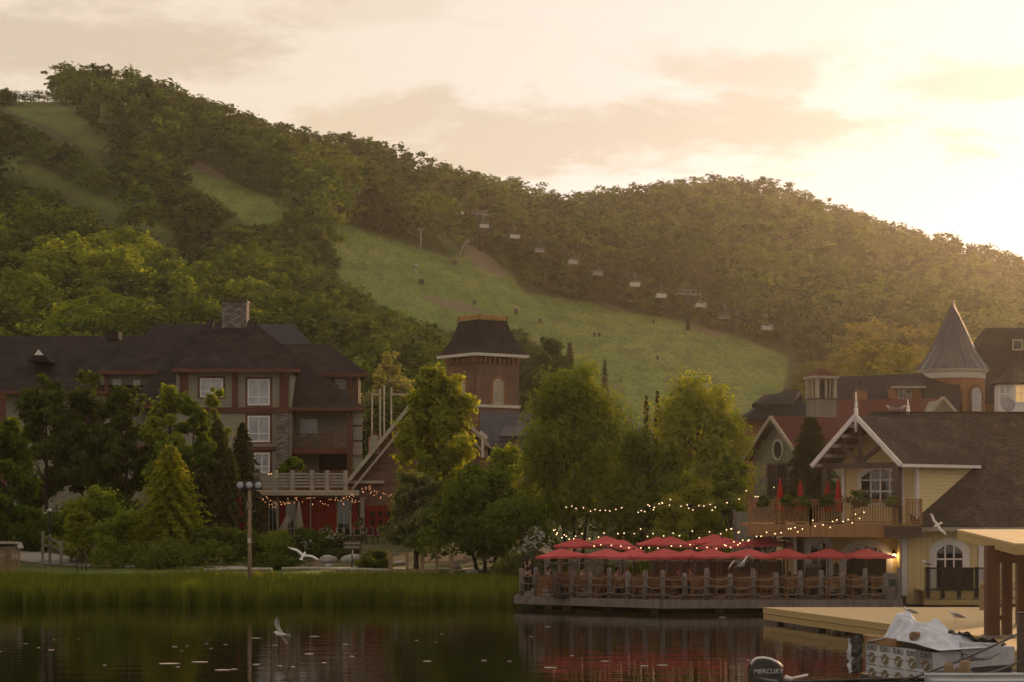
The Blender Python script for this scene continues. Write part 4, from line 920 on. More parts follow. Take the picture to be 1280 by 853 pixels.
# upper wing set cornerwise
MB().extrude([YP(1.8, 0.4, 3.3), YP(1.8, L4 - 0.4, 3.3), YP(1.8, L4 - 0.4, ye + 0.25), YP(1.8, L4 / 2, ya - 0.2), YP(1.8, 0.4, ye + 0.25)], d4 * 6).build('wall', M['siding_cream'], yel)
mb = MB()
for g_ in (0.4, L4 - 0.4): mb.box(YP(1.79, g_, 4.95), (0.14, 0.14, 3.2), A4)
mb.build('corner_board', M['trim_bright'], yel)
wm = Matrix.Translation(YP(1.79, L4 * 0.5 - 0.05, 4.55)) @ Matrix.Rotation(A4 - math.pi / 2, 4, 'Z')
window(yel, wm, 2.3, 1.75, 4, 3, M['trim_bright'], M['glass_dark'], rise=0.42, fw=0.12, sw=0.10, bars=0.07, surround=M['trim_bright'], name='arched_window')
mb = MB(); slab(mb, [YP(-0.05, 0, ye), YP(7.6, 0, ye), YP(7.6, L4 / 2, ya), YP(-0.05, L4 / 2, ya)], 0.12); slab(mb, [YP(-0.05, L4 / 2, ya), YP(7.6, L4 / 2, ya), YP(7.6, L4, ye), YP(-0.05, L4, ye)], 0.12); mb.build('roof', M['shingle_cedar'], yel)
mb = MB(); mb.beam(YP(-0.10, -0.03, ye - 0.06), YP(-0.10, L4 / 2, ya - 0.02), 0.10, 0.20); mb.beam(YP(-0.10, L4 / 2, ya - 0.02), YP(-0.10, L4 + 0.03, ye - 0.06), 0.10, 0.20)
mb.beam(YP(-0.1, -0.05, ye - 0.07), YP(6.3, -0.05, ye - 0.07), 0.09, 0.14); mb.build('bargeboard', M['trim_bright'], yel)
mb = MB()
for i in range(5):                        # outlookers under the far eave and near eave
    q = (i + 0.5) / 5
    for s in (1,):
        g_ = L4 / 2 + q * L4 / 2; z = ya - q * (ya - ye) - 0.24; mb.beam(YP(0.0, g_, z), YP(1.8, g_, z), 0.34, 0.15)
mb.build('outlooker', M['rail_beige'], yel)
mb = MB(); mb.beam(YP(0.3, 0.45, ye - 0.05), YP(0.3, L4 - 0.4, ye - 0.05), 0.2, 0.26); mb.build('tie_beam', M['wood_dark'], yel)
mb = MB(); mb.beam(YP(0.3, L4 / 2, ye), YP(0.3, L4 / 2, ya - 0.2), 0.2, 0.2, (0, 1, 0)); mb.build('king_post', M['wood_dark'], yel)
mb = MB()
for s in (-1, 1): mb.beam(YP(0.3, L4 / 2 + s * 0.05, ye + 0.1), YP(0.3, L4 / 2 + s * 1.25, ye + 0.98), 0.14, 0.16)
mb.build('strut', M['wood_dark'], yel)
mb = MB()
for s in (-1, 1): mb.beam(YP(0.3, L4 / 2, ya - 0.3), YP(0.3, L4 / 2 + s * 2.1, ye + 0.06), 0.16, 0.2)
mb.build('rafter', M['wood_brown'], yel)
for g_ in (0.42, L4 - 0.5):
    mb = MB(); mb.box(YP(0.3, g_, (3.4 + ye) / 2), (0.30, 0.30, ye - 3.4), A4); mb.build('balcony_post', M['wood_dark'], yel)
# finials
for p in (YP(-0.05, L4 / 2, 0), Vector((PX(1135, 95.7), 95.7, 0))):
    zt = ya if p.y < 92 else 8.95; f = 1.0 if p.y < 92 else 0.62
    mb = MB(); mb.lathe((p.x, p.y, 0), [(0.07, zt - 0.75 * f), (0.09, zt - 0.2), (0.09, zt + 0.3 * f), (0.05, zt + 0.38 * f), (0.08, zt + 0.5 * f), (0.04, zt + 0.65 * f), (0.02, zt + 1.05 * f)], 8); mb.build('finial', M['trim_bright'], yel)
# main roof
mb = MB(); yr = 95.7; zr = 8.95
slab(mb, [(PX(1143, 88.0), 88.0, 3.62), (27.5, 88.0, 3.62), (27.5, yr, zr), (PX(1086, yr), yr, zr)], 0.14); slab(mb, [(PX(1086, yr), yr, zr), (27.5, yr, zr), (27.5, 102, 5.0), (PX(1086, yr), 102, 5.0)], 0.14)
mb.build('roof', M['shingle_cedar'], yel)
mb = MB(); mb.bx(PX(1143, 87.95), 27.5, 87.9, 88.0, 3.40, 3.58); mb.build('gutter', M['rail_beige'], yel)
mb = MB(); mb.beam((PX(1222, 88) + 0.02, 88.05, 3.67), (PX(1222, 92.0), 92.0, 6.40), 0.16, 0.06); mb.beam((PX(1090, yr), yr, zr + 0.03), (27.5, yr, zr + 0.03), 0.24, 0.08); mb.build('ridge_cap', M['shingle_cedar'], yel)
# balcony
mb = MB(); BZ = PZ(656, 86.8)
P_b = [Vector((PX(937, 90), 90.0, 0)), Vector((PX(1013, 87.2), 87.2, 0)), Vector((PX(1151, 87.0), 87.0, 0)), Vector((PX(1151, 87.0), 91.2, 0)), Vector((PX(937, 90), 93.5, 0))]
mb.extrude([p + Vector((0, 0, BZ)) for p in P_b], (0, 0, -0.16)); mb.build('balcony_floor', M['wood_tan'], yel)
mb = MB(); zc = BZ - 0.32
mb.beam(P_b[0] + Vector((0, 0, zc)), P_b[1] + Vector((0.02, -0.02, zc)), 0.18, 0.46); mb.beam(P_b[1] + Vector((0, -0.03, zc)), Vector((PX(1104, 87.1), 87.05, zc)), 0.2, 0.46); mb.build('balcony_beam', M['wood_tan'], yel)
mb = MB(); mb.beam(Vector((PX(1104, 87.1), 87.1, zc)), Vector((PX(1152, 87), 87.0, zc)), 0.26, 0.5); mb.beam(Vector((PX(1150, 87), 87.1, zc - 0.02)), Vector((PX(1150, 87), 91, zc - 0.02)), 0.2, 0.44); mb.build('end_beam', M['wood_dark'], yel)
for x_, y_ in ((PX(946, 91), 91.0), (PX(1000, 91), 91.0)):
    mb = MB(); mb.bx(x_ - 0.14, x_ + 0.14, y_ - 0.14, y_ + 0.14, 0.3, BZ - 0.5); mb.build('balcony_post', M['wood_dark'], yel)
def balustrade(a, b, z0, h, mat, par, step=0.115, post=1.9):
    a, b = Vector(a), Vector(b); L = (b - a).length; u = (b - a) / L; mb = MB()
    up = Vector((0, 0, 1)); nb = int(L / step)
    mb.beam(a + up * (z0 + h), b + up * (z0 + h), 0.13, 0.06); mb.beam(a + up * (z0 + 0.10), b + up * (z0 + 0.10), 0.05, 0.08); mb.beam(a + up * (z0 + h - 0.10), b + up * (z0 + h - 0.10), 0.05, 0.07)
    for i in range(1, nb): p = a + u * (L * i / nb); mb.beam(p + up * (z0 + 0.1), p + up * (z0 + h - 0.1), 0.045, 0.045)
    n = max(1, round(L / post))
    for i in range(n + 1): p = a + u * (L * i / n); mb.beam(p + up * z0, p + up * (z0 + h + 0.05), 0.11, 0.11)
    return mb.build('balustrade', mat, par)
balustrade(P_b[0], P_b[1], BZ, 1.08, M['wood_tan'], yel); balustrade(P_b[1], Vector((PX(1121, 87.1), 87.1, 0)), BZ, 1.08, M['wood_tan'], yel); balustrade(Vector((PX(1134, 87), 87.0, 0)), P_b[2], BZ, 1.08, M['wood_tan'], yel)
# lamp by the arched door
emitm('lamp_glow', (1.0, 0.66, 0.26), 12.0)
lm = thing('wall_lamp', 'lit black wall lantern beside the arched door under the balcony', 'lamp', tuple(W(1117, 697, 90.9)))
p = lm.location; mb = MB(); mb.bx(p.x - 0.03, p.x + 0.03, p.y - 0.16, p.y + 0.08, p.z + 0.30, p.z + 0.36); mb.lathe((p.x, p.y - 0.15, p.z + 0.16), [(0.13, 0), (0.05, 0.14), (0.02, 0.18)], 8); mb.build('hood', M['black_metal'], lm)
MB().ball((p.x, p.y - 0.15, p.z + 0.08), 0.085, 8, 6).build('globe', M['lamp_glow'], lm)
ll = bpy.data.lights.new('lantern_light', 'POINT'); ll.energy = 6; ll.color = (1.0, 0.62, 0.28); ll.shadow_soft_size = 0.08
lo = bpy.data.objects.new('lantern_light', ll); COL.objects.link(lo); lo.parent = lm; lo.location = (0, -0.30, 0.05)
# satellite dish on the ridge
sd_ = thing('satellite_dish', 'grey satellite dish on the ridge of the shingled roof', 'dish', (PX(1259, 95.4), 95.5, 8.95))
p = sd_.location; mb = MB(); mb.lathe((0, 0, 0), [(0.02, -0.05), (0.2, -0.03), (0.36, 0.03), (0.36, 0.05), (0.2, -0.01), (0.02, -0.03)], 18); mb.xform(Matrix.Translation(p + Vector((0, -0.1, 0.42))) @ Matrix.Rotation(R(70), 4, 'X') @ Matrix.Rotation(R(12), 4, 'Y')); mb.build('reflector', M['grey_metal'], sd_)
mb = MB(); mb.tube([p + Vector((0, 0, -0.1)), p + Vector((0, 0, 0.4))], 0.03, 6); mb.tube([p + Vector((0, -0.1, 0.2)), p + Vector((0, -0.5, 0.35))], 0.015, 5); mb.build('mast', M['grey_metal'], sd_)
# side deck with black railing
sdk = thing('side_deck', 'small tan timber deck with black metal railing below the arched house window', 'deck', (PX(1200, 87), 87.2, 0.0))
YD = 86.6; x0, x1 = PX(1155, YD), PX(1248, YD); mb = MB(); mb.bx(x0, x1, YD, 88.8, 0.78, 0.86); mb.build('deck_floor', M['dock_plank'], sdk)
mb = MB(); mb.bx(x0 - 0.02, x1, YD - .06, YD, 0.50, 0.86); mb.bx(x0 - 0.02, x1, YD - .04, YD + .02, 0.22, 0.47); mb.build('fascia', M['dock_beam'], sdk)
mb = MB()
for px in (1177, 1200, 1220): mb.bx(PX(px - 2, YD), PX(px + 2, YD), YD + .05, YD + 0.25, -0.8, 0.5)
mb.build('pile', M['wood_dark'], sdk)
mb = MB(); z0, z1 = 0.86, PZ(709.5, 86.5)
for px in (1159, 1177.5, 1198, 1220, 1246): mb.bx(PX(px - 2.3, YD), PX(px + 2.3, YD), YD - .20, YD - .07, 0.55, z1 + 0.02)
mb.bx(x0, x1, YD - .16, YD - .08, z1 - 0.07, z1); mb.bx(x0, x1, YD - .16, YD - .08, z0 + 0.02, z0 + 0.08)
for i in range(62): xx = x0 + (x1 - x0) * i / 62; mb.bx(xx - 0.009, xx + 0.009, YD - .135, YD - .105, z0, z1)
mb.build('railing', M['black_metal'], sdk)
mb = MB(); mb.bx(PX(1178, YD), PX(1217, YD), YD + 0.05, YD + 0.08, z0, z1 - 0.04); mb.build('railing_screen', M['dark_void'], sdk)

# ------------------------------------------------------------------ restaurant terrace over the water
ter = thing('terrace', 'weathered timber restaurant terrace on piles over the lake', 'deck', (PX(850, 89), 89.0, 0.0))
TC = [Vector((PX(644, 87.6), 87.6, ZD)), Vector((PX(827, 83.8), 83.8, ZD)), Vector((PX(1128, 84.3), 84.3, ZD)), Vector((PX(1128, 91), 91.0, ZD)), Vector((PX(1000, 95), 95.0, ZD)), Vector((PX(668, 95), 95.0, ZD))]
MB().extrude(TC, (0, 0, -0.08)).build('deck_floor', M['terrace_plank'], ter)
mb = MB()
for a, b in ((TC[0], TC[1]), (TC[1], TC[2]), (TC[5], TC[0])): mb.beam(a + Vector((0, 0, -0.17)), b + Vector((0, 0, -0.17)), 0.14, 0.34)
mb.build('fascia', M['wood_weathered'], ter)
MB().extrude([p + Vector((0.9 if i < 1 else 0, 0.9, -0.55)) for i, p in enumerate(TC[:3])] + [TC[3] + Vector((0, 0, -.55)), TC[5] + Vector((6, 0, -.55))], (0, 0, -1.0)).build('dark_gap_block', M['dark_void'], ter)  # near-black block paints the shade of the gap under the deck
for px, Yq in ((686, 87.0), (708, 86.6), (760, 85.6), (818, 84.3), (900, 84.4), (980, 84.5), (1060, 84.5)):
    MB().bx(PX(px, Yq) - 0.16, PX(px, Yq) + 0.16, Yq + 0.1, Yq + 0.4, -0.9, 0.25).build('pile', M['wood_dark'], ter)
# rope fence
rope = thing('rope_fence', 'weathered post fence hung with thick ropes along the terrace edge', 'fence', (PX(850, 84), 84.4, ZD))
pm('rope', (0.24, 0.205, 0.175), (0.15, 0.125, 0.105), 20.0, 0.95)
fx = [652, 670, 694, 715, 738, 762, 785, 807, 829, 856, 884, 913, 942, 971, 1001, 1027, 1054, 1082, 1107]
FP = []
for i, px in enumerate(fx):
    u = (px - 640) / F; a, b = (TC[0], TC[1]) if px < 827 else (TC[1], TC[2])
    t = (u * a.y - a.x) / ((b.x - a.x) - u * (b.y - a.y)); q = a.lerp(b, t) + Vector((0, 0.14, 0)); FP.append(q)
    hh = 1.22 + 0.12 * math.sin(i * 2.7); mb = MB(); mb.lathe((q.x, q.y, ZD), [(0.112, 0), (0.108, hh * 0.6), (0.104, hh - 0.05), (0.07, hh)], 8, True, i)
    mb.build('post', M['wood_weathered'], rope)
for i in range(len(FP) - 1):
    for z in (0.98, 0.62, 0.28):
        mb = MB(); a, b = FP[i], FP[i + 1]; sag = 0.11 + 0.04 * math.sin(i * 3.1 + z * 9)
        mb.tube([a.lerp(b, t) + Vector((0, -0.13, z - sag * 4 * t * (1 - t))) for t in np.linspace(0, 1, 7)], 0.025, 5); mb.build('rope', M['rope'], rope)
back = thing('rope_fence', 'row of stout grey posts with rope behind the terrace tables, near white blossom', 'fence', (PX(730, 94), 94.0, ZD)); BP = []
for i, (px, w) in enumerate(((684, 7), (700, 6), (716, 11), (735, 8), (748, 12), (774, 8), (782, 5))):
    Yq = 93.5; q = Vector((PX(px, Yq), Yq, ZD)); BP.append(q); mb = MB(); ww = w * Yq / F / 2; mb.bx(q.x - ww, q.x + ww, Yq, Yq + 0.3, 0.5, PZ(697.5 + (i % 3), Yq)); mb.build('post', M['wood_weathered'], back)
for i in range(len(BP) - 1):
    mb = MB(); a, b = BP[i], BP[i + 1]; mb.tube([a.lerp(b, t) + Vector((0, -0.03, 1.35 - 0.5 * t * (1 - t))) for t in np.linspace(0, 1, 6)], 0.035, 5); mb.build('rope', M['rope'], back)
pf = thing('panel_fence', 'brown and grey board panel fence closing the back of the terrace', 'fence', (PX(890, 93), 93.2, ZD))
for i in range(10):
    a, b = 815 + i * 17.6, 815 + (i + 1) * 17.6; mb = MB(); mb.bx(PX(a, 93), PX(b, 93) - 0.02, 93.0, 93.06, ZD, PZ(702.5, 93)); mb.build('panel', M['panel_wood'] if i % 4 < 2 else M['board_weathered'], pf)
    mb = MB(); mb.bx(PX(a - 2, 93), PX(a + 2, 93), 92.9, 93.02, ZD, PZ(699.5, 93)); mb.build('post', M['wood_weathered'], pf)
mb = MB(); mb.bx(PX(783, 93), PX(992, 93), 92.96, 93.1, PZ(702, 93), PZ(700.5, 93)); mb.build('cap_rail', M['rail_beige'], pf)
gb = thing('board_fence', 'grey vertical board fence standing below the balcony end', 'fence', (PX(928, 96), 96, 1.0))
mb = MB(); mb.bx(PX(918, 96), PX(944, 96), 96, 96.1, 0.6, PZ(640, 96)); mb.build('panel', M['board_grey'], gb)
mb = MB(); mb.bx(PX(917, 96), PX(919.5, 96), 95.95, 96.1, 0.6, PZ(637, 96)); mb.build('post', M['wood_weathered'], gb)

# ---- umbrellas
pm('canvas_red', (0.62, 0.060, 0.068), (0.52, 0.046, 0.055), 1.2, 0.85, spec=0.1)
def canvasm(name, c1, c2):
    m = bpy.data.materials.new(name); m.use_nodes = True; t = NT(m.node_tree); m.node_tree.nodes.clear()
    co = t.n('ShaderNodeTexCoord').outputs['Object']; nz = t.n('ShaderNodeTexNoise', ins={'Vector': co, 'Scale': 2.0, 'Detail': 4.0}).outputs[0]
    col = t.mix(nz, c1, c2); k = t.m('ADD', t.m('MULTIPLY', t.n('ShaderNodeObjectInfo').outputs['Random'], 0.45), 0.72); col = t.mix(1.0, col, t.n('ShaderNodeCombineXYZ', ins={0: t.m('POWER', k, 0.6), 1: k, 2: k}).outputs[0], 'MULTIPLY'); mx = t.n('ShaderNodeMixShader', ins={0: 0.35, 1: t.n('ShaderNodeBsdfDiffuse', ins={0: col}).outputs[0], 2: t.n('ShaderNodeBsdfTranslucent', ins={0: col}).outputs[0]})
    t.l(mx.outputs[0], t.n('ShaderNodeOutputMaterial').inputs[0]); MATS[name] = m
canvasm('canvas_red', (0.74, 0.160, 0.168), (0.62, 0.118, 0.126)); canvasm('canvas_beige', (0.46, 0.40, 0.31), (0.34, 0.29, 0.22)); canvasm('canvas_deepred', (0.50, 0.035, 0.030), (0.36, 0.022, 0.020))
def umbrella(name, label, loc, w, rim, rise, rz=0.0, tilt=0.0, group=None, kind='square'):
    """open market umbrella: sagging canopy with valance, pole, ribs, foot"""
    u = thing(name, label, 'umbrella', (0, 0, 0), group); n = 8
    mb = MB(); rings = 5; base = []
    for j in range(rings + 1):
        f = j / rings
        for k in range(n * 2):
            t = 2 * math.pi * k / (n * 2); sq = 1.0 / max(abs(math.cos(t)), abs(math.sin(t))); sq = 1 + (min(sq, 1.3) - 1) * 0.9
            rib = 1.0 if k % 2 == 0 else 0.985
            base.append((w / 2 * sq * f * rib * math.cos(t), w / 2 * sq * f * rib * math.sin(t), rim + rise * (1 - f) ** 1.15 - (0.035 * math.sin(math.pi * f) if k % 2 else 0) - (0.03 if f == 1 and k % 2 else 0)))
    m_ = n * 2; fs = []
    for j in range(rings):
        for k in range(m_):
            a, b, c, d = j * m_ + k, j * m_ + (k + 1) % m_, (j + 1) * m_ + (k + 1) % m_, (j + 1) * m_ + k; fs.append((d, c, b, a) if j else (d, c, b))
    lo_ = len(base)
    for k in range(m_):
        p = base[rings * m_ + k]; base.append((p[0] * 1.003, p[1] * 1.003, p[2] - 0.10))
    for k in range(m_): fs.append((lo_ + k, lo_ + (k + 1) % m_, rings * m_ + (k + 1) % m_, rings * m_ + k))
    mb.add(base, fs); T = Matrix.Translation((0, 0, rim)) @ Matrix.Rotation(tilt, 4, 'Y') @ Matrix.Translation((0, 0, -rim)); mb.xform(T)
    c = mb.build('canopy', M['canvas_red'], u)
    mb = MB(); mb.lathe((0, 0, rim + rise), [(0.05, -0.02), (0.06, 0.03), (0.015, 0.10)], 8); mb.xform(T); mb.build('finial', M['wood_dark'], c)
    mb = MB(); mb.tube([(0, 0, 0), (0, 0, rim + rise - 0.03)], 0.026, 8); mb.build('pole', M['wood_dark'], u)
    mb = MB()
    for k in range(8): t = math.pi * k / 4; mb.tube([(0, 0, rim + 0.02), (w * 0.28 * math.cos(t), w * 0.28 * math.sin(t), rim + rise * 0.42)], 0.012, 4)
    mb.xform(T); mb.build('rib', M['wood_dark'], u)
    mb = MB(); mb.lathe((0, 0, 0), [(0.28, 0), (0.28, 0.06), (0.05, 0.10), (0.04, 0.32)], 12); mb.build('foot', M['black_metal'], u)
    u.location = loc; u.rotation_euler.z = rz; return u
UF = [(701.5, 86.2, 2.05), (759, 86.6, 2.0), (792, 88.2, 1.95), (831, 86.0, 2.1), (861, 88.0, 2.0), (889, 86.6, 2.1), (936.5, 86.6, 2.2), (984, 86.6, 2.1), (1035, 86.5, 2.2), (1083, 86.9, 2.1)]
UL = ['red umbrella at the terrace end nearest the green reeds', 'red umbrella second from the reeds in the front row', 'low red umbrella half hidden under the tilted pink umbrella', 'red umbrella standing in the front row where the terrace edge bends', 'low red umbrella tucked between two front row umbrellas before the wood panel fence', 'red umbrella in the front row over the brown fence panels', 'red umbrella in the front row just above the flying gull', 'red umbrella in the front row before the dark doorway with the patio heater', 'red umbrella in the front row overlapping the narrow arched door', 'red umbrella under the lit arched door, last of the front row by the wall lamp']
for (px, Yq, w), lab in zip(UF, UL):
    low = 'low' in lab.split()[:1]
    umbrella('red_umbrella', lab, (PX(px, Yq), Yq, ZD), w, PZ(694.5, Yq) - ZD - (0.04 if low else 0), 0.32, 0.35 * math.sin(px), 0.035 * math.sin(px * 1.7), 'red umbrellas on the terrace')
UB = [(722, 91.5, 2.0, 682, 0.0, 'red umbrella in the back row closest to the white blossom bush'), (757, 91.0, 1.9, 679.5, -0.04, 'red umbrella in the back row behind the tilted pink umbrella'), (778, 90.4, 2.0, 684, 0.20, 'faded pink red umbrella tilted steeply in the back row'), (822, 92.3, 1.9, 680, 0.0, 'small red umbrella in the back row behind the broad one at the bend'), (838, 91.0, 2.3, 680, 0.03, 'broad red umbrella in the back row over the brown fence'), (893, 92.5, 2.2, 677, -0.02, 'highest red umbrella of the overlapping pair in the back row'), (903, 90.8, 2.2, 682, -0.05, 'pink tinged red umbrella tipped in front of the highest one'), (956, 91.2, 2.3, 680, 0.0, 'red umbrella in the back row under the balcony corner')]
for px, Yq, w, py, tl, lab in UB:
    umbrella('red_umbrella', lab, (PX(px, Yq), Yq, ZD), w, PZ(py, Yq) - ZD, 0.35, 0.3 * math.cos(px), tl, 'red umbrellas on the terrace')
def closed_umbrella(name, label, loc, h, z0, r_, mat, group=None, lean=0.0):
    u = thing(name, label, 'umbrella', (0, 0, 0), group)
    mb = MB(); n = 12; prof = [(r_ * 0.75, z0), (r_ * 1.0, z0 + 0.12 * (h - z0)), (r_ * 0.62, z0 + 0.45 * (h - z0)), (r_ * 0.42, z0 + 0.75 * (h - z0)), (0.03, h)]
    mb.lathe((0, 0, 0), prof, n)
    mb.v = [(x * (1 + 0.22 * (i % 2)), y * (1 + 0.22 * (i % 2)), z + (0.05 if i % 2 and i < n else 0)) for i, (x, y, z) in enumerate(mb.v)]
    T = Matrix.Rotation(lean, 4, 'Y'); mb.xform(T); mb.build('folded_canopy', mat, u)
    mb = MB(); mb.tube([(0, 0, 0), (0, 0, h + 0.06)], 0.025, 6); mb.xform(T); mb.build('pole', M['wood_dark'], u)
    mb = MB(); mb.lathe((0, 0, 0), [(0.26, 0), (0.26, 0.06), (0.05, 0.1)], 10); mb.build('foot', M['black_metal'], u)
    u.location = loc; return u
for px, Yq, lab, pt in ((975, 89.6, 'closed red umbrella on the balcony closest to the grey house', 599), (1000.5, 89.2, 'closed red umbrella on the balcony before the spruce', 601), (1034, 90.0, 'closed red umbrella partly behind the far balcony post', 602), (1048, 89.4, 'closed red umbrella on the balcony beside the yellow wall corner', 599)):
    closed_umbrella('closed_umbrella', lab, (PX(px, Yq), Yq, BZ), PZ(pt, Yq) - BZ, 0.55, 0.21, M['canvas_deepred'], 'closed umbrellas on the balcony')
closed_umbrella('closed_umbrella', 'deep red closed umbrella standing alone by the dark spruces', (PX(298, 121), 121, 2.0), 3.6, 0.8, 0.36, M['canvas_deepred'])
closed_umbrella('closed_umbrella', 'beige closed umbrella before the white framed restaurant window', (PX(373.5, 125.2), 125.2, 2.3), PZ(627, 125.2) - 2.3, 0.5, 0.28, M['canvas_beige'])
closed_umbrella('closed_umbrella', 'beige closed umbrella leaning over beside the upright beige one', (PX(352, 124.8), 124.8, 2.3), PZ(644, 124.8) - 2.3, 0.4, 0.3, M['canvas_beige'], None, R(14))

# ---- tables and chairs
pm('teak', (0.24, 0.115, 0.045), (0.165, 0.075, 0.030), 5.0, 0.7, 0.2)
def make_chair(label, group):
    c = thing('wooden_chair', label, 'chair', (0, 0, 0), group)
    mb = MB(); mb.bx(-0.25, 0.25, -0.24, 0.24, 0.43, 0.47); mb.build('seat', M['teak'], c)
    mb = MB(); mb.bx(-0.25, 0.25, 0.21, 0.25, 0.86, 0.96); mb.bx(-0.25, 0.25, 0.215, 0.245, 0.52, 0.57)
    for k in range(6): x = -0.2 + 0.08 * k; mb.bx(x - 0.022, x + 0.022, 0.22, 0.24, 0.55, 0.88)
    mb.build('backrest', M['teak'], c)
    for sx in (-1, 1):
        mb = MB(); mb.bx(sx * 0.24 - 0.03, sx * 0.24 + 0.03, -0.25, -0.19, 0, 0.66); mb.build('leg', M['teak'], c)
        mb = MB(); mb.bx(sx * 0.24 - 0.03, sx * 0.24 + 0.03, 0.19, 0.25, 0, 0.94); mb.build('leg', M['teak'], c)
        mb = MB(); mb.bx(sx * 0.25 - 0.03, sx * 0.25 + 0.03, -0.27, 0.24, 0.64, 0.68); mb.build('armrest', M['teak'], c)
    return c
def make_table(label, group, r_=0.45):
    c = thing('wooden_table', label, 'table', (0, 0, 0), group)
    mb = MB(); mb.bx(-r_, r_, -r_, r_, 0.71, 0.75); mb.build('table_top', M['teak'], c)
    for sx in (-1, 1):
        for sy in (-1, 1): mb = MB(); mb.bx(sx * (r_ - .06) - .03, sx * (r_ - .06) + .03, sy * (r_ - .06) - .03, sy * (r_ - .06) + .03, 0, 0.71); mb.build('leg', M['teak'], c)
    return c
CG, TG = 'wooden chairs on the terrace', 'wooden tables on the terrace'
ch0 = tb0 = None; rr = random.Random(8)
def put(kind, x, y, rz, lab):
    global ch0, tb0
    if kind == 'c':
        if ch0 is None: ch0 = make_chair(lab, CG); o = ch0
        else: o = dup(ch0, (0, 0, 0), 0, lab, CG)
    else:
        if tb0 is None: tb0 = make_table(lab, TG); o = tb0
        else: o = dup(tb0, (0, 0, 0), 0, lab, TG)
    o.location = (x, y, ZD); o.rotation_euler.z = rz
CL = 'slatted wooden armchair at a terrace table behind the rope fence'; TLb = 'square wooden table behind the rope fence on the terrace'
TPOS = []
for i, px in enumerate((683, 706, 729, 753, 775, 798, 820, 846, 872, 899, 928, 957, 987, 1014, 1040, 1068, 1094)):
    Yq = 86.2 + (1.2 if px < 740 else 0.4 if px < 800 else 0) + 0.3 * math.sin(i * 2.2); X = PX(px, Yq); TPOS.append((X, Yq))
    put('t', X, Yq, 0.1 * math.sin(i), TLb)
    put('c', X - 0.02, Yq - 0.72, math.pi + 0.2 * rr.uniform(-1, 1), CL); 
    if i % 2: put('c', X + 0.35 * rr.uniform(-1, 1), Yq + 0.75, 0.2 * rr.uniform(-1, 1), CL)
    if i % 3 != 1: put('c', X + 0.62, Yq + 0.1, -math.pi / 2 + 0.2 * rr.uniform(-1, 1), CL)
for i, px in enumerate((700, 728, 765, 800, 838, 876, 920, 962)):
    Yq = 90.3 + 0.4 * math.sin(i * 3); X = PX(px, Yq); put('t', X, Yq, 0.1, TLb); put('c', X - 0.7, Yq, math.pi / 2, CL); put('c', X + 0.7, Yq, -math.pi / 2, CL); put('c', X, Yq - 0.75, math.pi, CL)
bpy.context.view_layer.update()
# patio heater, menu stand, potted evergreen, end box
ph = thing('patio_heater', 'tall patio heater with a pale disc reflector under the balcony', 'heater', (PX(980, 90.2), 90.2, ZD)); p = ph.location
mb = MB(); mb.lathe(p, [(0.42, PZ(675, 90.2) - ZD), (0.40, PZ(674, 90.2) - ZD), (0.05, PZ(671.5, 90.2) - ZD)], 16); mb.build('reflector', M['grey_metal'], ph)
mb = MB(); mb.tube([p, p + Vector((0, 0, PZ(676, 90.2) - ZD))], 0.04, 8); mb.lathe(p, [(0.24, 0), (0.24, 0.75), (0.06, 0.82)], 12); mb.lathe(p, [(0.09, 2.05), (0.13, 2.3)], 10); mb.build('stand', M['black_metal'], ph)
ms_ = thing('menu_stand', 'dark wooden host stand before the narrow arched door', 'stand', (PX(1017, 88.4), 88.4, ZD)); p = ms_.location
mb = MB(); mb.bx(p.x - 0.33, p.x + 0.33, p.y, p.y + 0.35, ZD, ZD + 1.25); mb.build('cabinet', M['wood_dark'], ms_); mb = MB(); mb.box((p.x, p.y + 0.15, ZD + 1.30), (0.74, 0.5, 0.06), 0, R(12)); mb.build('sloped_top', M['wood_weathered'], ms_)
eb = thing('end_box', 'grey planked service box with a small green panel at the terrace end', 'box', (PX(1117, 84.8), 84.8, ZD)); p = eb.location
mb = MB(); mb.bx(p.x - 0.25, p.x + 0.27, 84.7, 85.3, ZD, ZD + 1.1); mb.build('body', M['wood_weathered'], eb); mb = MB(); mb.bx(p.x + 0.12, p.x + 0.27, 84.6, 84.72, ZD, ZD + 1.34); mb.build('post', M['wood_weathered'], eb)
pm('panel_green', (0.05, 0.075, 0.05)); mb = MB(); mb.bx(p.x - 0.2, p.x + 0.06, 84.67, 84.70, ZD + 0.55, ZD + 0.85); mb.build('panel', M['panel_green'], eb)

# ------------------------------------------------------------------ new dock, pavilion
ZK = 0.6
dk = thing('dock', 'broad new pale timber dock with planked top and beam edges', 'dock', (15.0, 70, 0.0))
DK = [Vector((PX(955, 78), 78.0, ZK)), Vector((PX(1236, 61.3), 61.3, ZK)), Vector((26, 61.3, ZK)), Vector((26, 78, ZK))]
MB().extrude(DK, (0, 0, -0.06)).build('deck_floor', M['dock_plank'], dk)
mb = MB(); a, b = DK[0], DK[1]
mb.beam(a + Vector((0, 0, -0.12)), b + Vector((0, 0, -0.12)), 0.09, 0.23); mb.beam(a + Vector((0.03, 0.05, -0.37)), b + Vector((0.03, 0.05, -0.37)), 0.09, 0.22)
mb.build('edge_beam', M['dock_beam'], dk)
for t in (0.03, 0.25, 0.5, 0.75, 0.95): q = a.lerp(b, t) + Vector((0.5, 0.4, 0)); MB().bx(q.x - 0.13, q.x + 0.13, q.y - 0.13, q.y + 0.13, -0.9, 0.15).build('pile', M['wood_dark'], dk)
lk = thing('landing', 'lower pale timber landing step in front of the pavilion posts', 'dock', (16.0, 59, 0.0))
mb = MB(); mb.bx(PX(1226, 58.6), 26, 56.2, 61.2, ZK - 0.10, ZK - 0.04); mb.build('deck_floor', M['dock_plank'], lk)
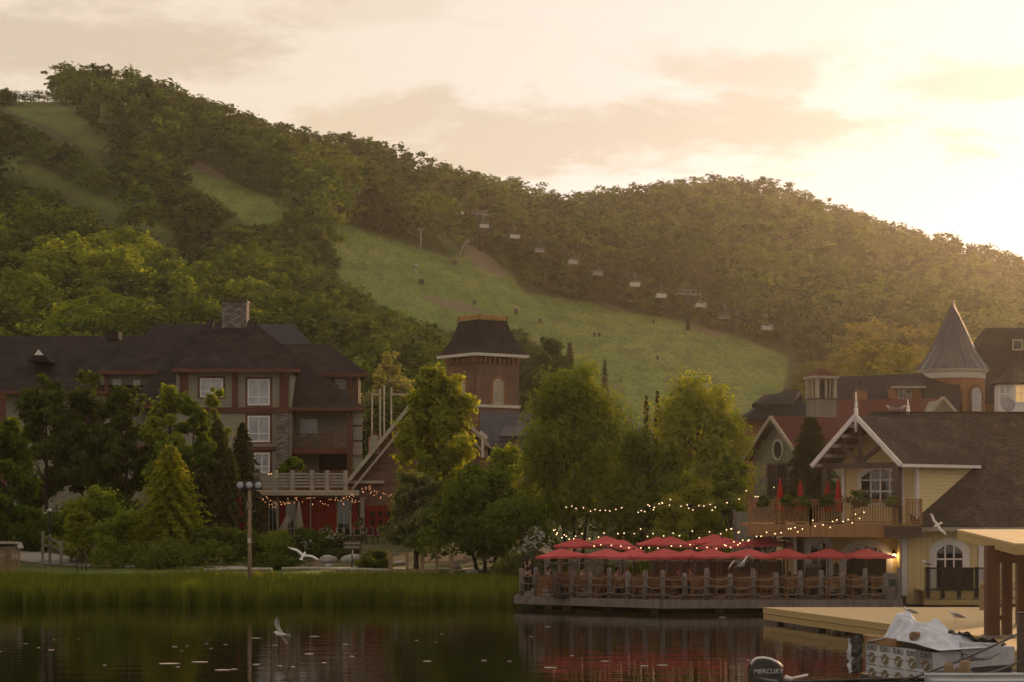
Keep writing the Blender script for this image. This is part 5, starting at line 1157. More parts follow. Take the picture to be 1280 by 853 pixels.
mb = MB(); mb.bx(PX(1226, 58.6), 26, 56.12, 56.2, ZK - 0.34, ZK - 0.04); mb.bx(PX(1226, 58.6), 26, 56.15, 56.22, ZK - 0.62, ZK - 0.37); mb.build('edge_beam', M['dock_beam'], lk)
pav = thing('pavilion', 'open timber pavilion with pale flat plank roof on heavy brown posts', 'pavilion', (18.0, 62, ZK))
RA, RB = Vector((14.66, 58, 3.56)), Vector((15.2, 68, 3.81))
mb = MB(); mb.extrude([RA, Vector((24, 58, 3.56)), Vector((24, 68, 3.81)), RB], (0, 0, -0.06)); mb.build('roof', M['dock_plank'], pav)
mb = MB(); mb.beam(RA + Vector((0.05, 0, -0.20)), RB + Vector((0.05, 0, -0.20)), 0.09, 0.27); mb.beam(RA + Vector((0, 0.05, -0.20)), Vector((24, 58.05, 3.36)), 0.09, 0.27); mb.build('fascia', M['dock_beam'], pav)
mb = MB(); mb.extrude([RA + Vector((.2, .2, -.32)), Vector((23.8, 58.2, 3.24)), Vector((23.8, 67.8, 3.49)), RB + Vector((.2, -.2, -.32))], (0, 0, -0.05)); mb.build('ceiling', M['wood_brown'], pav)
for x_, y_, w in ((14.80, 61.4, 0.40), (15.38, 61.9, 0.28), (17.2, 67.3, 0.30), (19.5, 61.4, 0.36), (19.5, 67.3, 0.36)):
    mb = MB(); mb.bx(x_ - w / 2, x_ + w / 2, y_ - w / 2, y_ + w / 2, ZK, 3.42); po = mb.build('post', M['wood_brown'], pav)
    mb = MB(); mb.bx(x_ - w / 2 - 0.05, x_ + w / 2 + 0.05, y_ - w / 2 - 0.05, y_ + w / 2 + 0.05, ZK, ZK + 0.05); mb.build('shoe', M['grey_metal'], po)
mb = MB(); mb.beam((15.38, 61.6, 3.05), (16.4, 67.3, 3.2), 0.18, 0.3); mb.beam((14.8, 61.4, 3.05), (24, 61.4, 3.05), 0.2, 0.34); mb.build('girder', M['wood_brown'], pav)
mb = MB(); mb.bx(14.9, 15.35, 61.70, 61.80, 1.10, 1.24); mb.build('crosspiece', M['wood_brown'], pav)
dr = thing('dock_railing', 'tan wooden rail with rope along the far side of the pale dock', 'railing', (20, 76, ZK))
rz_ = PZ(731, 76)
for px in (1228, 1262, 1300, 1340): mb = MB(); mb.bx(PX(px - 3, 76), PX(px + 3, 76), 75.9, 76.1, ZK, rz_); mb.build('post', M['post_tan'], dr)
mb = MB(); mb.bx(PX(1226, 76), PX(1345, 76), 75.88, 76.12, rz_, rz_ + 0.07); mb.build('rail', M['dock_beam'], dr)
for i, (a, b) in enumerate(((1228, 1262), (1262, 1300), (1300, 1340))):
    for z in (0.9, 0.55): mb = MB(); p, q = Vector((PX(a, 76), 75.86, ZK + z)), Vector((PX(b, 76), 75.86, ZK + z)); mb.tube([p.lerp(q, t) + Vector((0, 0, -0.9 * t * (1 - t))) for t in np.linspace(0, 1, 7)], 0.03, 5); mb.build('rope', M['rope'], dr)
hl = thing('hanging_lamp', 'small white pendant lamp under the pavilion roof', 'lamp', tuple(W(1252, 716, 63)))
p = hl.location; MB().lathe(p, [(0.10, 0.0), (0.06, 0.16), (0.03, 0.35)], 8).build('shade', M['trim_bright'], hl); MB().tube([p + Vector((0, 0, .33)), (p.x, p.y, 3.40)], 0.012, 4).build('cord', M['black_metal'], hl)

# dark mooring pile by the frame edge
mp = thing('mooring_pile', 'dark square mooring pile rising in front of the pavilion landing', 'pile', (PX(1277.5, 51), 51, -0.6))
mb = MB(); mb.bx(PX(1274, 51), PX(1283, 51), 51, 51.25, -0.8, PZ(768, 51)); mb.build('shaft', M['wood_dark'], mp); mb = MB(); mb.bx(PX(1273, 51), PX(1284, 51), 50.97, 51.28, PZ(768, 51), PZ(766, 51)); mb.build('cap', M['black_metal'], mp)

# ------------------------------------------------------------------ work barge and its load
pm('plastic_white', (0.56, 0.57, 0.60), (0.44, 0.45, 0.49), 3.0, 0.35, 0.3); pm('plastic_black', (0.012, 0.011, 0.012), (0.028, 0.026, 0.026), 6.0, 0.45, 0.5)
pm('tarp', (0.66, 0.70, 0.80), (0.50, 0.53, 0.62), 4.0, 0.7, 0.5, spec=0.1); pm('print_brown', (0.20, 0.14, 0.075), (0.14, 0.10, 0.055)); pm('print_dark', (0.09, 0.075, 0.05)); pm('hull_white', (0.52, 0.54, 0.56), (0.44, 0.45, 0.47), 1.0, 0.3)
pm('log_end', (0.30, 0.19, 0.12), (0.17, 0.10, 0.065), 8.0, 0.9)
A_, B_ = W(1082, 803, 53.6), W(1166, 815, 50.3); A_.z = B_.z = 1.0; fdir = (B_ - A_).normalized(); LF = (B_ - A_).length; fn = Vector((fdir.y, -fdir.x, 0)); sdir = Vector((0.78, 0.62, 0))
barge = thing('work_barge', 'low dark work barge lying in front of the dock', 'barge', (A_.x + 2, 52, 0))
mb = MB(); c0 = [A_ - fdir * 0.3, B_ + fdir * 0.3, B_ + fdir * 0.3 + sdir * 5, A_ - fdir * 0.3 + sdir * 5]; mb.extrude([Vector((p.x, p.y, 0.10)) for p in c0], (0, 0, -0.4)); mb.build('hull', M['plastic_black'], barge)
mb = MB(); mb.extrude([Vector((p.x, p.y, 0.14)) for p in c0], (0, 0, -0.04)); mb.build('deck', M['wood_dark'], barge)
bun = thing('wrapped_bundle', 'bundle of goods in white wrap with rows of brown printed crests', 'bundle', tuple(A_ + Vector((0.8, -1, -0.86))))
mb = MB(); mb.extrude([Vector((p.x, p.y, 0.98)) for p in (A_, B_, B_ + sdir * 1.6, A_ + sdir * 1.6)], (0, 0, -0.84)); bd = mb.build('wrap', M['plastic_white'], bun)
FM = Matrix(((fdir.x, -fn.x, 0, A_.x), (fdir.y, -fn.y, 0, A_.y), (0, 0, 1, 0), (0, 0, 0, 1)))    # x along face, -y outwards
mb = MB()
for i in range(5):
    for j, zc_ in enumerate((0.62, 0.20)):
        cx_ = 0.36 + i * 0.70
        pts = [(cx_ + 0.17 * math.sin(2 * math.pi * k / 10) * (1 + 0.15 * (k % 2)), zc_ + 0.15 * math.cos(2 * math.pi * k / 10)) for k in range(10)]
        mb.face([FM @ Vector((x, -0.012, z)) for x, z in pts[::-1]])
        mb.face([FM @ Vector((x, -0.010, z)) for x, z in ((cx_ - 0.30, zc_ + 0.03), (cx_ + 0.30, zc_ + 0.03), (cx_ + 0.30, zc_ + 0.055), (cx_ - 0.30, zc_ + 0.055))])
mb.build('crest_print', M['print_brown'], bd)
mb = MB(); m2 = MB()
for i in range(5):
    for zc_ in (0.62, 0.20):
        cx_ = 0.36 + i * 0.70
        for k in range(4): mb.face([FM @ Vector((cx_ + x, -0.015, zc_ + z)) for x, z in ((-0.11 + 0.06 * k, -0.09 + 0.05 * k), (-0.07 + 0.06 * k, -0.10 + 0.05 * k), (-0.05 + 0.06 * k, 0.0 + 0.02 * k), (-0.09 + 0.06 * k, 0.01 + 0.02 * k))])
        for k in range(5): m2.face([FM @ Vector((cx_ + x, -0.015, zc_ + z)) for x, z in ((-0.28 + 0.115 * k, -0.20), (-0.20 + 0.115 * k, -0.20), (-0.20 + 0.115 * k, -0.175), (-0.28 + 0.115 * k, -0.175))])
mb.build('crest_highlight', M['plastic_white'], bd); m2.build('fine_print', M['print_dark'], bd)
for i in range(5):
    letter_part(text_mesh('EURO', 0.21, 0.002), M['print_dark'], bd, FM @ Matrix.Translation((0.36 + i * 0.70, -0.014, 0.875)))
blk = thing('black_sheet', 'torn black plastic sheet with white inner side hanging at the bundle end', 'sheet', tuple(A_ + Vector((-0.3, 0, -0.9))))
def crumple(f, nu, nv, th, mat, name, par):
    g = [[f(i / nu, j / nv) for j in range(nv + 1)] for i in range(nu + 1)]; mb = MB(); n = (nu + 1) * (nv + 1)
    vs = [p for r_ in g for p in r_] + [p + Vector((0.004, th, -th)) for r_ in g for p in r_]; ix = lambda i, j: i * (nv + 1) + j
    fs = [(ix(i, j), ix(i + 1, j), ix(i + 1, j + 1), ix(i, j + 1)) for i in range(nu) for j in range(nv)]
    fs += [tuple(n + k for k in f_[::-1]) for f_ in fs]
    for i in range(nu): fs += [(ix(i + 1, 0), ix(i, 0), n + ix(i, 0), n + ix(i + 1, 0)), (ix(i, nv), ix(i + 1, nv), n + ix(i + 1, nv), n + ix(i, nv))]
    for j in range(nv): fs += [(ix(0, j), ix(0, j + 1), n + ix(0, j + 1), n + ix(0, j)), (ix(nu, j + 1), ix(nu, j), n + ix(nu, j), n + ix(nu, j + 1))]
    mb.add(vs, fs, True); return mb.build(name, mat, par)
from mathutils import noise as mnoise
def nz3(x, y, z=0.0): return mnoise.noise(Vector((x, y, z)))
crumple(lambda u, v: A_ + fdir * (-0.62 + 0.62 * u + 0.05 * nz3(u * 3, v * 5)) + fn * (0.10 + 0.10 * nz3(u * 4, v * 6, 3)) + Vector((0, 0, 0.08 + 0.14 * u - 0.98 * v + 0.03 * nz3(u * 6, 1))), 10, 16, 0.02, M['plastic_black'], 'sheet', blk)
crumple(lambda u, v: A_ + fdir * (-0.86 + 0.30 * u + 0.07 * nz3(u * 3, v * 7, 9)) + fn * (0.06 + 0.12 * nz3(u * 4, v * 7, 5)) + Vector((0, 0, 0.06 - 0.95 * v + 0.04 * nz3(u * 6, 2))), 8, 16, 0.02, M['tarp'], 'inner_side', blk)
bx_ = thing('white_crate', 'long white lettered box at the end of the printed bundle', 'box', tuple(B_ + Vector((1, 1, -0.5))))
C_ = B_ + sdir * 3.3
mb = MB(); mb.extrude([Vector((p.x, p.y, 0.98)) for p in (B_ + fdir * 0.02, C_ + fdir * 0.02, C_ - fdir * 0.9, B_ - fdir * 0.9)], (0, 0, -0.46)); bb = mb.build('case', M['plastic_white'], bx_)
sn = Vector((sdir.y, -sdir.x, 0)); SM = Matrix(((sdir.x, -sn.x, 0, B_.x + fdir.x * .02), (sdir.y, -sn.y, 0, B_.y + fdir.y * .02), (0, 0, 1, 0), (0, 0, 0, 1)))
letter_part(text_mesh('A RE', 0.32, 0.002), M['print_dark'], bb, SM @ Matrix.Translation((1.35, -0.012, 0.80)))
mb = MB(); mb.face([SM @ Vector(q) for q in ((0.5, -0.01, 0.68), (2.1, -0.01, 0.70), (2.1, -0.01, 0.73), (0.5, -0.01, 0.71))]); mb.build('stripe', M['print_brown'], bb)
mb = MB(); mb.extrude([Vector((p.x, p.y, 0.50)) for p in (B_ + sdir * 0.1, C_ - sdir * 0.1, C_ - sdir * .1 - fdir * 0.8, B_ + sdir * .1 - fdir * 0.8)], (0, 0, -0.36)); mb.build('pallet', M['plastic_black'], bx_)
tp = thing('white_tarp', 'crumpled pale blue white tarpaulin heaped over the bundle', 'tarpaulin', tuple(A_ + Vector((1, 1, 0))))
def tarpf(u, v):
    p = A_ + fdir * (0.18 + 3.5 * u) + sdir * (-0.12 + 1.9 * v + 0.25 * u)
    e = min(1, 5 * min(v, 1 - v)) * min(1, 6 * min(u, 1 - u))
    prof = float(np.interp(u, [0, 0.12, 0.3, 0.45, 0.65, 0.85, 1], [0.08, 0.35, 0.72, 0.62, 0.48, 0.34, 0.06]))
    fold = 0.24 * nz3(u * 7 + v * 3, v * 3 - u * 4) + 0.16 * abs(nz3(u * 13 - v * 7, v * 6, 4)) + 0.05 * nz3(u * 26, v * 14 + u * 9, 2)
    return p + Vector((0.05 * nz3(u * 9, v * 9, 7), 0, 0.02 + (prof * (0.35 + 0.65 * e)) * (0.75 + 0.5 * nz3(u * 3, v * 2, 2)) + fold * e))
crumple(tarpf, 84, 50, 0.015, M['tarp'], 'sheet', tp)
lg = thing('log', 'sawn round log poking out from under the white tarpaulin', 'log', tuple(W(1141, 796, 51.4)))
p = lg.location; mb = MB(); mb.tube([p, p + sdir * 1.0 + Vector((0, 0, -0.05))], 0.125, 12); mb.build('stem', M['log_end'], lg)
bmt = thing('timber_beam', 'short squared timber lying on the edge of the printed bundle', 'beam', tuple(A_ + fdir * 0.9)); mb = MB(); mb.beam(A_ + fdir * 0.15 + Vector((0, 0.25, 0.10)), A_ + fdir * 1.9 + Vector((0, 0.25, 0.10)), 0.24, 0.2); mb.build('timber', M['wood_tan'], bmt)
tr = thing('black_tarp', 'ragged black sheet draped across the white box end', 'sheet', tuple(C_))
crumple(lambda u, v: B_ + sdir * (1.25 + 1.75 * u) - fdir * (0.05 + 0.75 * v) + Vector((0, 0, 0.42 - 0.36 * u + 0.14 * nz3(u * 5, v * 5) - 0.25 * v * (1 - v))), 16, 10, 0.03, M['plastic_black'], 'sheet', tr)
crumple(lambda u, v: B_ + sdir * (1.0 + 1.7 * u) + fdir * 0.06 + Vector((0, 0, 0.22 - 0.12 * u - v * (0.22 + 0.2 * math.sin(u * 3.0)) + 0.05 * nz3(u * 5, v * 5, 8))), 14, 8, 0.02, M['plastic_white'], 'torn_flap', tr)
for i, (px, pt, lab) in enumerate(((1186, 829, 'short pale wooden stake beside the white hull, lower than its neighbour'), (1198, 834, 'shortest pale stake squeezed between the two larger ones'), (1206, 826, 'thick pale wooden stake, tallest of three by the white box'))):
    st = thing('stake', lab, 'stake', (PX(px, 47.6), 47.6, -0.5)); w = (0.16, 0.11, 0.19)[i]; mb = MB(); mb.lathe((st.location.x, 47.6, 0), [(w * 0.75, -0.5), (w * 0.72, PZ(pt, 47.6) - 0.06), (w * 0.5, PZ(pt, 47.6))], 7); mb.build('shaft', M['post_tan'], st)
for i, (a, b, lab) in enumerate(((W(1276, 791, 50.9), W(1128, 852, 47), 'dark mooring line running down from the mooring pile across the bundle'), (W(1276, 826, 50.9), W(1208, 848, 47), 'second dark mooring line hanging low towards the white hull'))):
    ml_ = thing('mooring_line', lab, 'rope', tuple(a)); mb = MB(); mb.tube([a.lerp(b, t) + Vector((0, 0, -0.25 * t * (1 - t))) for t in np.linspace(0, 1, 9)], 0.028, 6); mb.build('cord', M['black_metal'], ml_)
# small boat hull and outboard
bo = thing('white_boat', 'white boat hull floating below the wooden stakes', 'boat', (PX(1230, 45.5), 45.5, 0))
def hull(par, cx, cyv, L, B, hgt, ang, mat, inner):
    mb = MB(); n = 14; rows = []
    for i in range(n + 1):
        t = i / n; w = B / 2 * (1 - max(0, (t - 0.45) / 0.55) ** 2.2); sh = hgt * (1 + 0.25 * t * t)
        rows.append([(t * L, -w, sh), (t * L, -w * 0.88, 0.1), (t * L, 0, -0.18), (t * L, w * 0.88, 0.1), (t * L, w, sh)])
    vs = [p for r_ in rows for p in r_]; fs = []
    for i in range(n):
        for j in range(4): a = i * 5 + j; fs.append((a, a + 5, a + 6, a + 1))
    fs.append((0, 1, 2, 3, 4)); T = Matrix.Translation((cx, cyv, 0)) @ Matrix.Rotation(ang, 4, 'Z'); mb.add(vs, fs, True); mb.xform(T); mb.build('hull', mat, par)
    mb = MB()
    for s in (-1, 1): mb.tube([T @ Vector((p[0], s * p[4 - 4][1] if False else s * abs(p[1]), p[2] + 0.01)) for p in [r_[4] for r_ in rows]], 0.045, 6)
    mb.build('gunwale', mat, par); mb = MB(); mb.extrude([T @ Vector((r_[0][0], r_[0][1] * 0.9, hgt * 0.55)) for r_ in rows[:-2]] + [T @ Vector((r_[4][0], r_[4][1] * 0.9, hgt * 0.55)) for r_ in rows[:-2]][::-1], (0, 0, -0.04)); mb.build('floorboard', inner, par)
hull(bo, PX(1160, 45.8), 45.8, 6.2, 1.7, 0.74, R(-6), M['hull_white'], M['grey_metal'])
mo = thing('outboard_boat', 'low dark skiff carrying a black outboard motor with white lettering', 'boat', (PX(957, 48), 48, 0))
hull(mo, PX(975, 48), 48, 4.5, 1.6, 0.36, R(8), M['plastic_black'], M['wood_dark'])
mx, my = PX(957, 48), 47.9
def cowl(pxl): return [(PX(px, 48), PZ(py, 48)) for px, py in pxl]
mb = MB(); out = cowl([(935.5, 856), (935, 838), (937, 830), (940, 825), (944, 822.5), (952, 822), (961, 823.5), (970, 828), (975.5, 833), (976.5, 842), (977, 856)])
mb.prism(out, my - 0.24, my + 0.24); cw = mb.build('cowling', M['black_metal'], mo, bevel=0.05)
pm('gloss_black', (0.016, 0.015, 0.016), None, 2.0, 0.22, spec=0.6); cw.data.materials[0] = M['gloss_black']
mb = MB(); top = cowl([(937, 829.5), (940, 824.8), (944, 822), (952, 821.3), (961, 822.8), (970, 827.3), (975.8, 832.6)]); mb.tube([(x, my - 0.20, z) for x, z in top], 0.035, 6); mb.build('cowl_band', M['trim_bright'], cw)
pm('decal_silver', (0.72, 0.70, 0.68), None, 2.0, 0.4)
letter_part(text_mesh('MERCURY', 0.155, 0.004, 0.25, 1.02), M['decal_silver'], cw, Matrix.Translation((PX(957.5, 48), my - 0.247, PZ(838, 48))))
mb = MB(); mb.face([(PX(px, 48), my - 0.244, PZ(py, 48)) for px, py in ((942, 845), (968, 848), (971, 851), (960, 849.5))]); mb.build('stripe', M['grey_metal'], cw)
mb = MB(); mb.bx(mx - 0.22, mx + 0.25, my - 0.14, my + 0.14, -0.5, 0.5); mb.build('midsection', M['gloss_black'], mo)
mb = MB(); mb.tube([W(981, 846, 47.6), W(990, 850, 47.6)], 0.06, 6); mb.tube([W(984, 849.5, 47.6), W(1010, 844, 47.6)], 0.035, 6); mb.build('tiller', M['trim_bright'], mo)
# ------------------------------------------------------------------ shore: path, rocks, fences
mb = MB()
pth = [(PX(a, b), b, w) for a, b, w in ((-40, 119.5, 2.6), (10, 117.6, 2.8), (38, 115.6, 3.0), (70, 113.6, 3.0), (110, 112.2, 2.8), (150, 111.2, 2.4), (220, 110.4, 2.0), (300, 109.8, 1.8), (400, 109.2, 1.6), (520, 108.6, 1.5), (640, 107.5, 1.5))]
for i in range(len(pth) - 1):
    for k in range(6):
        t0, t1 = k / 6, (k + 1) / 6; q = []
        for t, s in ((t0, -1), (t1, -1), (t1, 1), (t0, 1)):
            a, b = pth[i], pth[i + 1]; x = a[0] + (b[0] - a[0]) * t; y = a[1] + (b[1] - a[1]) * t; w = a[2] + (b[2] - a[2]) * t
            d = Vector((b[0] - a[0], b[1] - a[1], 0)).normalized(); n = Vector((-d.y, d.x, 0)); p = Vector((x, y, 0)) - n * s * w / 2 * -1; q.append(Vector((p.x, p.y, float(shore_z(p.x, p.y)) + 0.03)))
        mb.face(q)
tag(mb.build('path', M['gravel_path']), 'pale gravel path curving along the shore', None, None, 'structure')
def rockm(mb, c, r_, sd, sq=0.55):
    b = len(mb.v); mb.ball((0, 0, 0), 1.0, 12, 8)
    for i in range(b, len(mb.v)):
        p = Vector(mb.v[i]); k = 1 + 0.32 * nz3(p.x * 1.4 + sd, p.y * 1.4, p.z * 1.4 + sd) + 0.1 * nz3(p.x * 4 + sd, p.y * 4, p.z * 4); p = p * k * r_; mb.v[i] = (c[0] + p.x * 1.25, c[1] + p.y, c[2] + p.z * sq)
    return mb
RK = [(276, 698, 8, 112, 'pale rounded boulder west of the floodlight pole'), (323, 701, 10, 112, 'pale boulder just east of the floodlight pole'), (411, 700, 13, 113, 'flat brown boulder below the white blossoms in the hedge'), (441, 698, 15, 113, 'widest flat pale boulder beneath the small sign'), (411, 708, 5, 110, 'small pale stone at the path edge under the flying gull'), (501, 700, 7, 112, 'pale boulder behind the timber frame fence'), (216, 692, 6, 111, 'tall pale stone at the foot of the yellow green tree'), (570, 704, 9, 108, 'grey boulder beside the timber frame fence end'), (636, 702, 11, 104, 'grey boulder near the terrace end'), (590, 712, 8, 104, 'low grey boulder under the spreading tree')]
for i, (px, py, w, Yq, lab) in enumerate(RK):
    X = PX(px, Yq); z = float(shore_z(X, Yq)); r_ = w * Yq / F / 1.25; o = rockm(MB(), (X, Yq, z + r_ * 0.22), r_, i * 3.7, 0.95 if w < 7 else 0.6).build('boulder', M['rock'], None, (X, Yq, z)); tag(o, lab, 'boulder', 'boulders along the shore')
def gzf(x, y): return float(shore_z(x, y))
# picket fence, split rail, timber frame fence
f_ = thing('picket_fence', 'low pale picket fence at the lake edge beside the gravel path', 'fence', (PX(5, 103), 103, 0.9))
for i in range(16):
    px = -16 + i * 2.7; Yq = 103 + 0.04 * i; mb = MB(); X = PX(px, Yq); mb.bx(X - 0.035, X + 0.035, Yq, Yq + 0.04, 0.6, PZ(685 - 0.15 * i, Yq)); mb.build('picket', M['post_tan'], f_)
mb = MB(); mb.beam((PX(-18, 103.1), 103.1, 1.15), (PX(25, 103.6), 103.6, 1.15), 0.04, 0.09); mb.beam((PX(-18, 103.1), 103.1, 2.0), (PX(25, 103.6), 103.6, 2.0), 0.04, 0.09); mb.build('rail', M['post_tan'], f_)
mb = MB(); mb.beam((PX(-18, 103.1), 103.3, PZ(678, 103.1)), (PX(22, 103.6), 103.8, PZ(679, 103.6)), 0.5, 0.12); mb.beam((PX(22, 103.6), 103.8, PZ(679, 103.6)), (PX(26, 103.6), 103.6, PZ(686, 103.6)), 0.3, 0.12); mb.build('cap_rail', M['rail_beige'], f_)
f_ = thing('rail_fence', 'weathered split rail fence curving beside the path under the dark trees', 'fence', (PX(70, 110), 110, 1.1))
RP = [(53, 690, 664, 109.5), (62, 686, 668, 111), (76, 693, 676, 110), (88, 690, 673, 113), (120, 688, 672, 115), (158, 688, 672, 115)]
for px, pb, pt, Yq in RP: mb = MB(); X = PX(px, Yq); mb.beam((X, Yq, gzf(X, Yq) - 0.1), (X + 0.03, Yq, PZ(pt, Yq)), 0.13, 0.13); mb.build('post', M['wood_weathered'], f_)
mb = MB()
for a, b in zip(RP[:-1], RP[1:]):
    for k in (0.25, 0.75): mb.beam(W(a[0], a[2] + (a[1] - a[2]) * k, a[3]), W(b[0], b[2] + (b[1] - b[2]) * k, b[3]), 0.07, 0.10)
mb.build('rail', M['wood_weathered'], f_)
f_ = thing('timber_frame_fence', 'open timber frame fence of square posts at the edge of the reeds', 'fence', (PX(525, 103), 103, 1.0))
for px in (488, 509, 528, 546, 564): mb = MB(); X = PX(px, 103); w = 0.10 if px in (488, 528, 564) else 0.075; mb.bx(X - w, X + w, 103, 103 + 2 * w, 0.5, PZ(690.5, 103)); mb.build('post', M['post_tan'], f_)
for py, a, b in ((691, 487, 510), (691, 527, 566), (703, 527, 566), (713, 498, 547)): mb = MB(); mb.beam(W(a, py, 103.05), W(b, py, 103.05), 0.07, 0.07 if py != 713 else 0.13); mb.build('rail', M['post_tan'], f_)
# pale curb logs along the path
for i, (a, b, lab) in enumerate((((255, 713), (340, 712), 'pale edging log along the path by the floodlight pole'), ((352, 711.5), (402, 711), 'pale edging log along the path under the flying gull'), ((420, 712.5), (486, 713.5), 'pale edging log along the path west of the timber frame fence'))):
    p, q = W(*a, 102.6), W(*b, 102.6); tag(MB().tube([p, p.lerp(q, 0.5) + Vector((0, 0, 0.03)), q], 0.09, 7).build('edging_log', M['rail_beige'], None, tuple(p)), lab, 'log', 'edging logs')
# bench under the lime tree
bn = thing('park_bench', 'dark wooden bench half hidden under the yellow green tree', 'bench', (PX(242, 111.5), 111.5, gzf(PX(242, 111.5), 111.5))); p = bn.location
mb = MB(); mb.bx(p.x - 0.9, p.x + 0.9, 111.3, 111.75, p.z + 0.42, p.z + 0.48); mb.build('seat', M['wood_weathered'], bn); mb = MB(); mb.bx(p.x - 0.9, p.x + 0.9, 111.75, 111.8, p.z + 0.55, p.z + 0.95); mb.build('backrest', M['wood_weathered'], bn)
for s in (-0.75, 0.75): mb = MB(); mb.bx(p.x + s - 0.05, p.x + s + 0.05, 111.3, 111.8, p.z - 0.1, p.z + 0.42); mb.build('leg', M['wood_weathered'], bn)
# floodlight pole standing in the reeds
fl = thing('floodlight_pole', 'wooden pole carrying three round floodlights, standing in the reeds', 'lamp', (PX(312, 96), 96, 0)); p = fl.location
zt = PZ(611, 96); MB().tube([(p.x, 96, -0.5), (p.x, 96, zt + 0.2)], [0.10, 0.085], 10).build('pole', M['post_tan'], fl)
mb = MB(); mb.bx(p.x - 0.62, p.x + 0.62, 95.9, 96.0, zt - 0.05, zt + 0.07); mb.build('crossarm', M['wood_dark'], fl)
mb = MB(); mb.bx(p.x - 0.13, p.x + 0.13, 95.82, 95.92, PZ(635, 96), PZ(627, 96)); mb.build('junction_box', M['post_tan'], fl); mb = MB(); mb.bx(p.x - 0.08, p.x + 0.08, 95.84, 95.93, PZ(679, 96), PZ(673, 96)); mb.build('meter', M['trim_white'], fl)
for px in (300.5, 311.5, 323): 
    c = W(px, 607, 95.85); mb = MB(); mb.lathe((0, 0, 0), [(0.06, 0.26), (0.16, 0.16), (0.20, 0.0), (0.215, -0.02), (0.20, -0.03)], 14); mb.xform(Matrix.Translation(c) @ Matrix.Rotation(R(-90), 4, 'X') @ Matrix.Rotation(R(180), 4, 'X') if False else Matrix.Translation(c) @ Matrix.Rotation(R(-90), 4, 'X')); h_ = mb.build('floodlight', M['black_metal'], fl)
    mb = MB(); mb.lathe((0, 0, 0), [(0.185, -0.032), (0.10, -0.06), (0.01, -0.07)], 14); mb.xform(Matrix.Translation(c) @ Matrix.Rotation(R(-90), 4, 'X')); mb.build('lens', M['glass_curtain'], h_)
# path lantern, small sign
ln = thing('path_lantern', 'pale hooded lantern on a dark post by the split rail fence', 'lamp', (PX(62, 113), 113, 1.1)); p = ln.location
MB().tube([p, (p.x, 113, PZ(640, 113))], 0.05, 6).build('post', M['black_metal'], ln); mb = MB(); mb.lathe((p.x, 113, PZ(640, 113)), [(0.05, 0), (0.19, 0.02), (0.16, 0.12), (0.03, 0.2)], 10); mb.bx(p.x - 0.4, p.x - 0.1, 112.95, 113.05, PZ(642, 113), PZ(640, 113)); mb.build('hood', M['trim_white'], ln)
sg = thing('small_sign', 'small dark sign board on a thin post before the flower bed', 'sign', (PX(440, 109), 109, 1.0)); p = sg.location
MB().tube([p, (p.x, 109, PZ(683, 109))], 0.035, 6).build('post', M['black_metal'], sg); mb = MB(); mb.bx(PX(429, 109), PX(452, 109), 108.96, 109, PZ(687, 109), PZ(676, 109)); mb.build('board', M['wood_dark'], sg)
mb = MB(); r4 = random.Random(4)
for row in (679, 684):
    x = 431.0
    while x < 449: w = r4.uniform(0.9, 2.0); mb.bx(PX(x, 108.95), PX(x + w, 108.95), 108.945, 108.955, PZ(row + 1.4, 108.95), PZ(row - 1.4 * r4.uniform(0.5, 1), 108.95)); x += w + 0.7
mb.build('worn_lettering', M['rail_beige'], sg)
# globe lamp at the restaurant door
gl = thing('globe_lamp', 'round white globe lamp beside the arched restaurant door', 'lamp', tuple(W(440, 628, 126.4))); p = gl.location
MB().ball(p, 0.16, 10, 8).build('globe', M['glass_pale'], gl); MB().tube([p, p + Vector((0, 0.5, 0.1))], 0.03, 5).build('arm', M['black_metal'], gl)

# ------------------------------------------------------------------ near trees and shrubs
def near_tree(name, label, px, ptop, pbot, wpx, Yq, mat, n, size, seed, base=0.22, nb=40, shape=0.75, asp=1.6, hang=0.0, trunk=0.16, multi=1, airy=0.5, zbase=None, lean=0.0, cat='tree', group=None, tall=0.0, lobe=0.22):
    X = PX(px, Yq); zg = float(shore_z(X, min(Yq, YB))) if zbase is None else zbase; h = PZ(ptop, Yq) - zg; w = wpx * Yq / F
    r = np.random.default_rng(seed); q, t, bc = broad(h, w, n, size, r, base, nb, shape, asp, hang, tall, airy, lobe)
    o = thing(name, label, cat, (X, Yq, zg), group); me = quad_mesh('crown', q, t, M[mat]); tm = trunk_mesh('trunk', h, trunk, bc, r, base, 12, lean, multi) if trunk else None
    leafy(o, me, tm); return o
def near_conifer(label, px, ptop, wpx, Yq, n, size, seed, zbase=None, mat='needle', base=0.06):
    X = PX(px, Yq); zg = float(shore_z(X, min(Yq, YB))) if zbase is None else zbase; h = PZ(ptop, Yq) - zg; r = np.random.default_rng(seed)
    q, t, _ = conifer(h, wpx * Yq / F, n, size, r, base); o = thing('conifer_tree', label, 'tree', (X, Yq, zg)); leafy(o, quad_mesh('crown', q, t, M[mat]), trunk_mesh('trunk', h * 1.1, 0.12, None, r)); return o
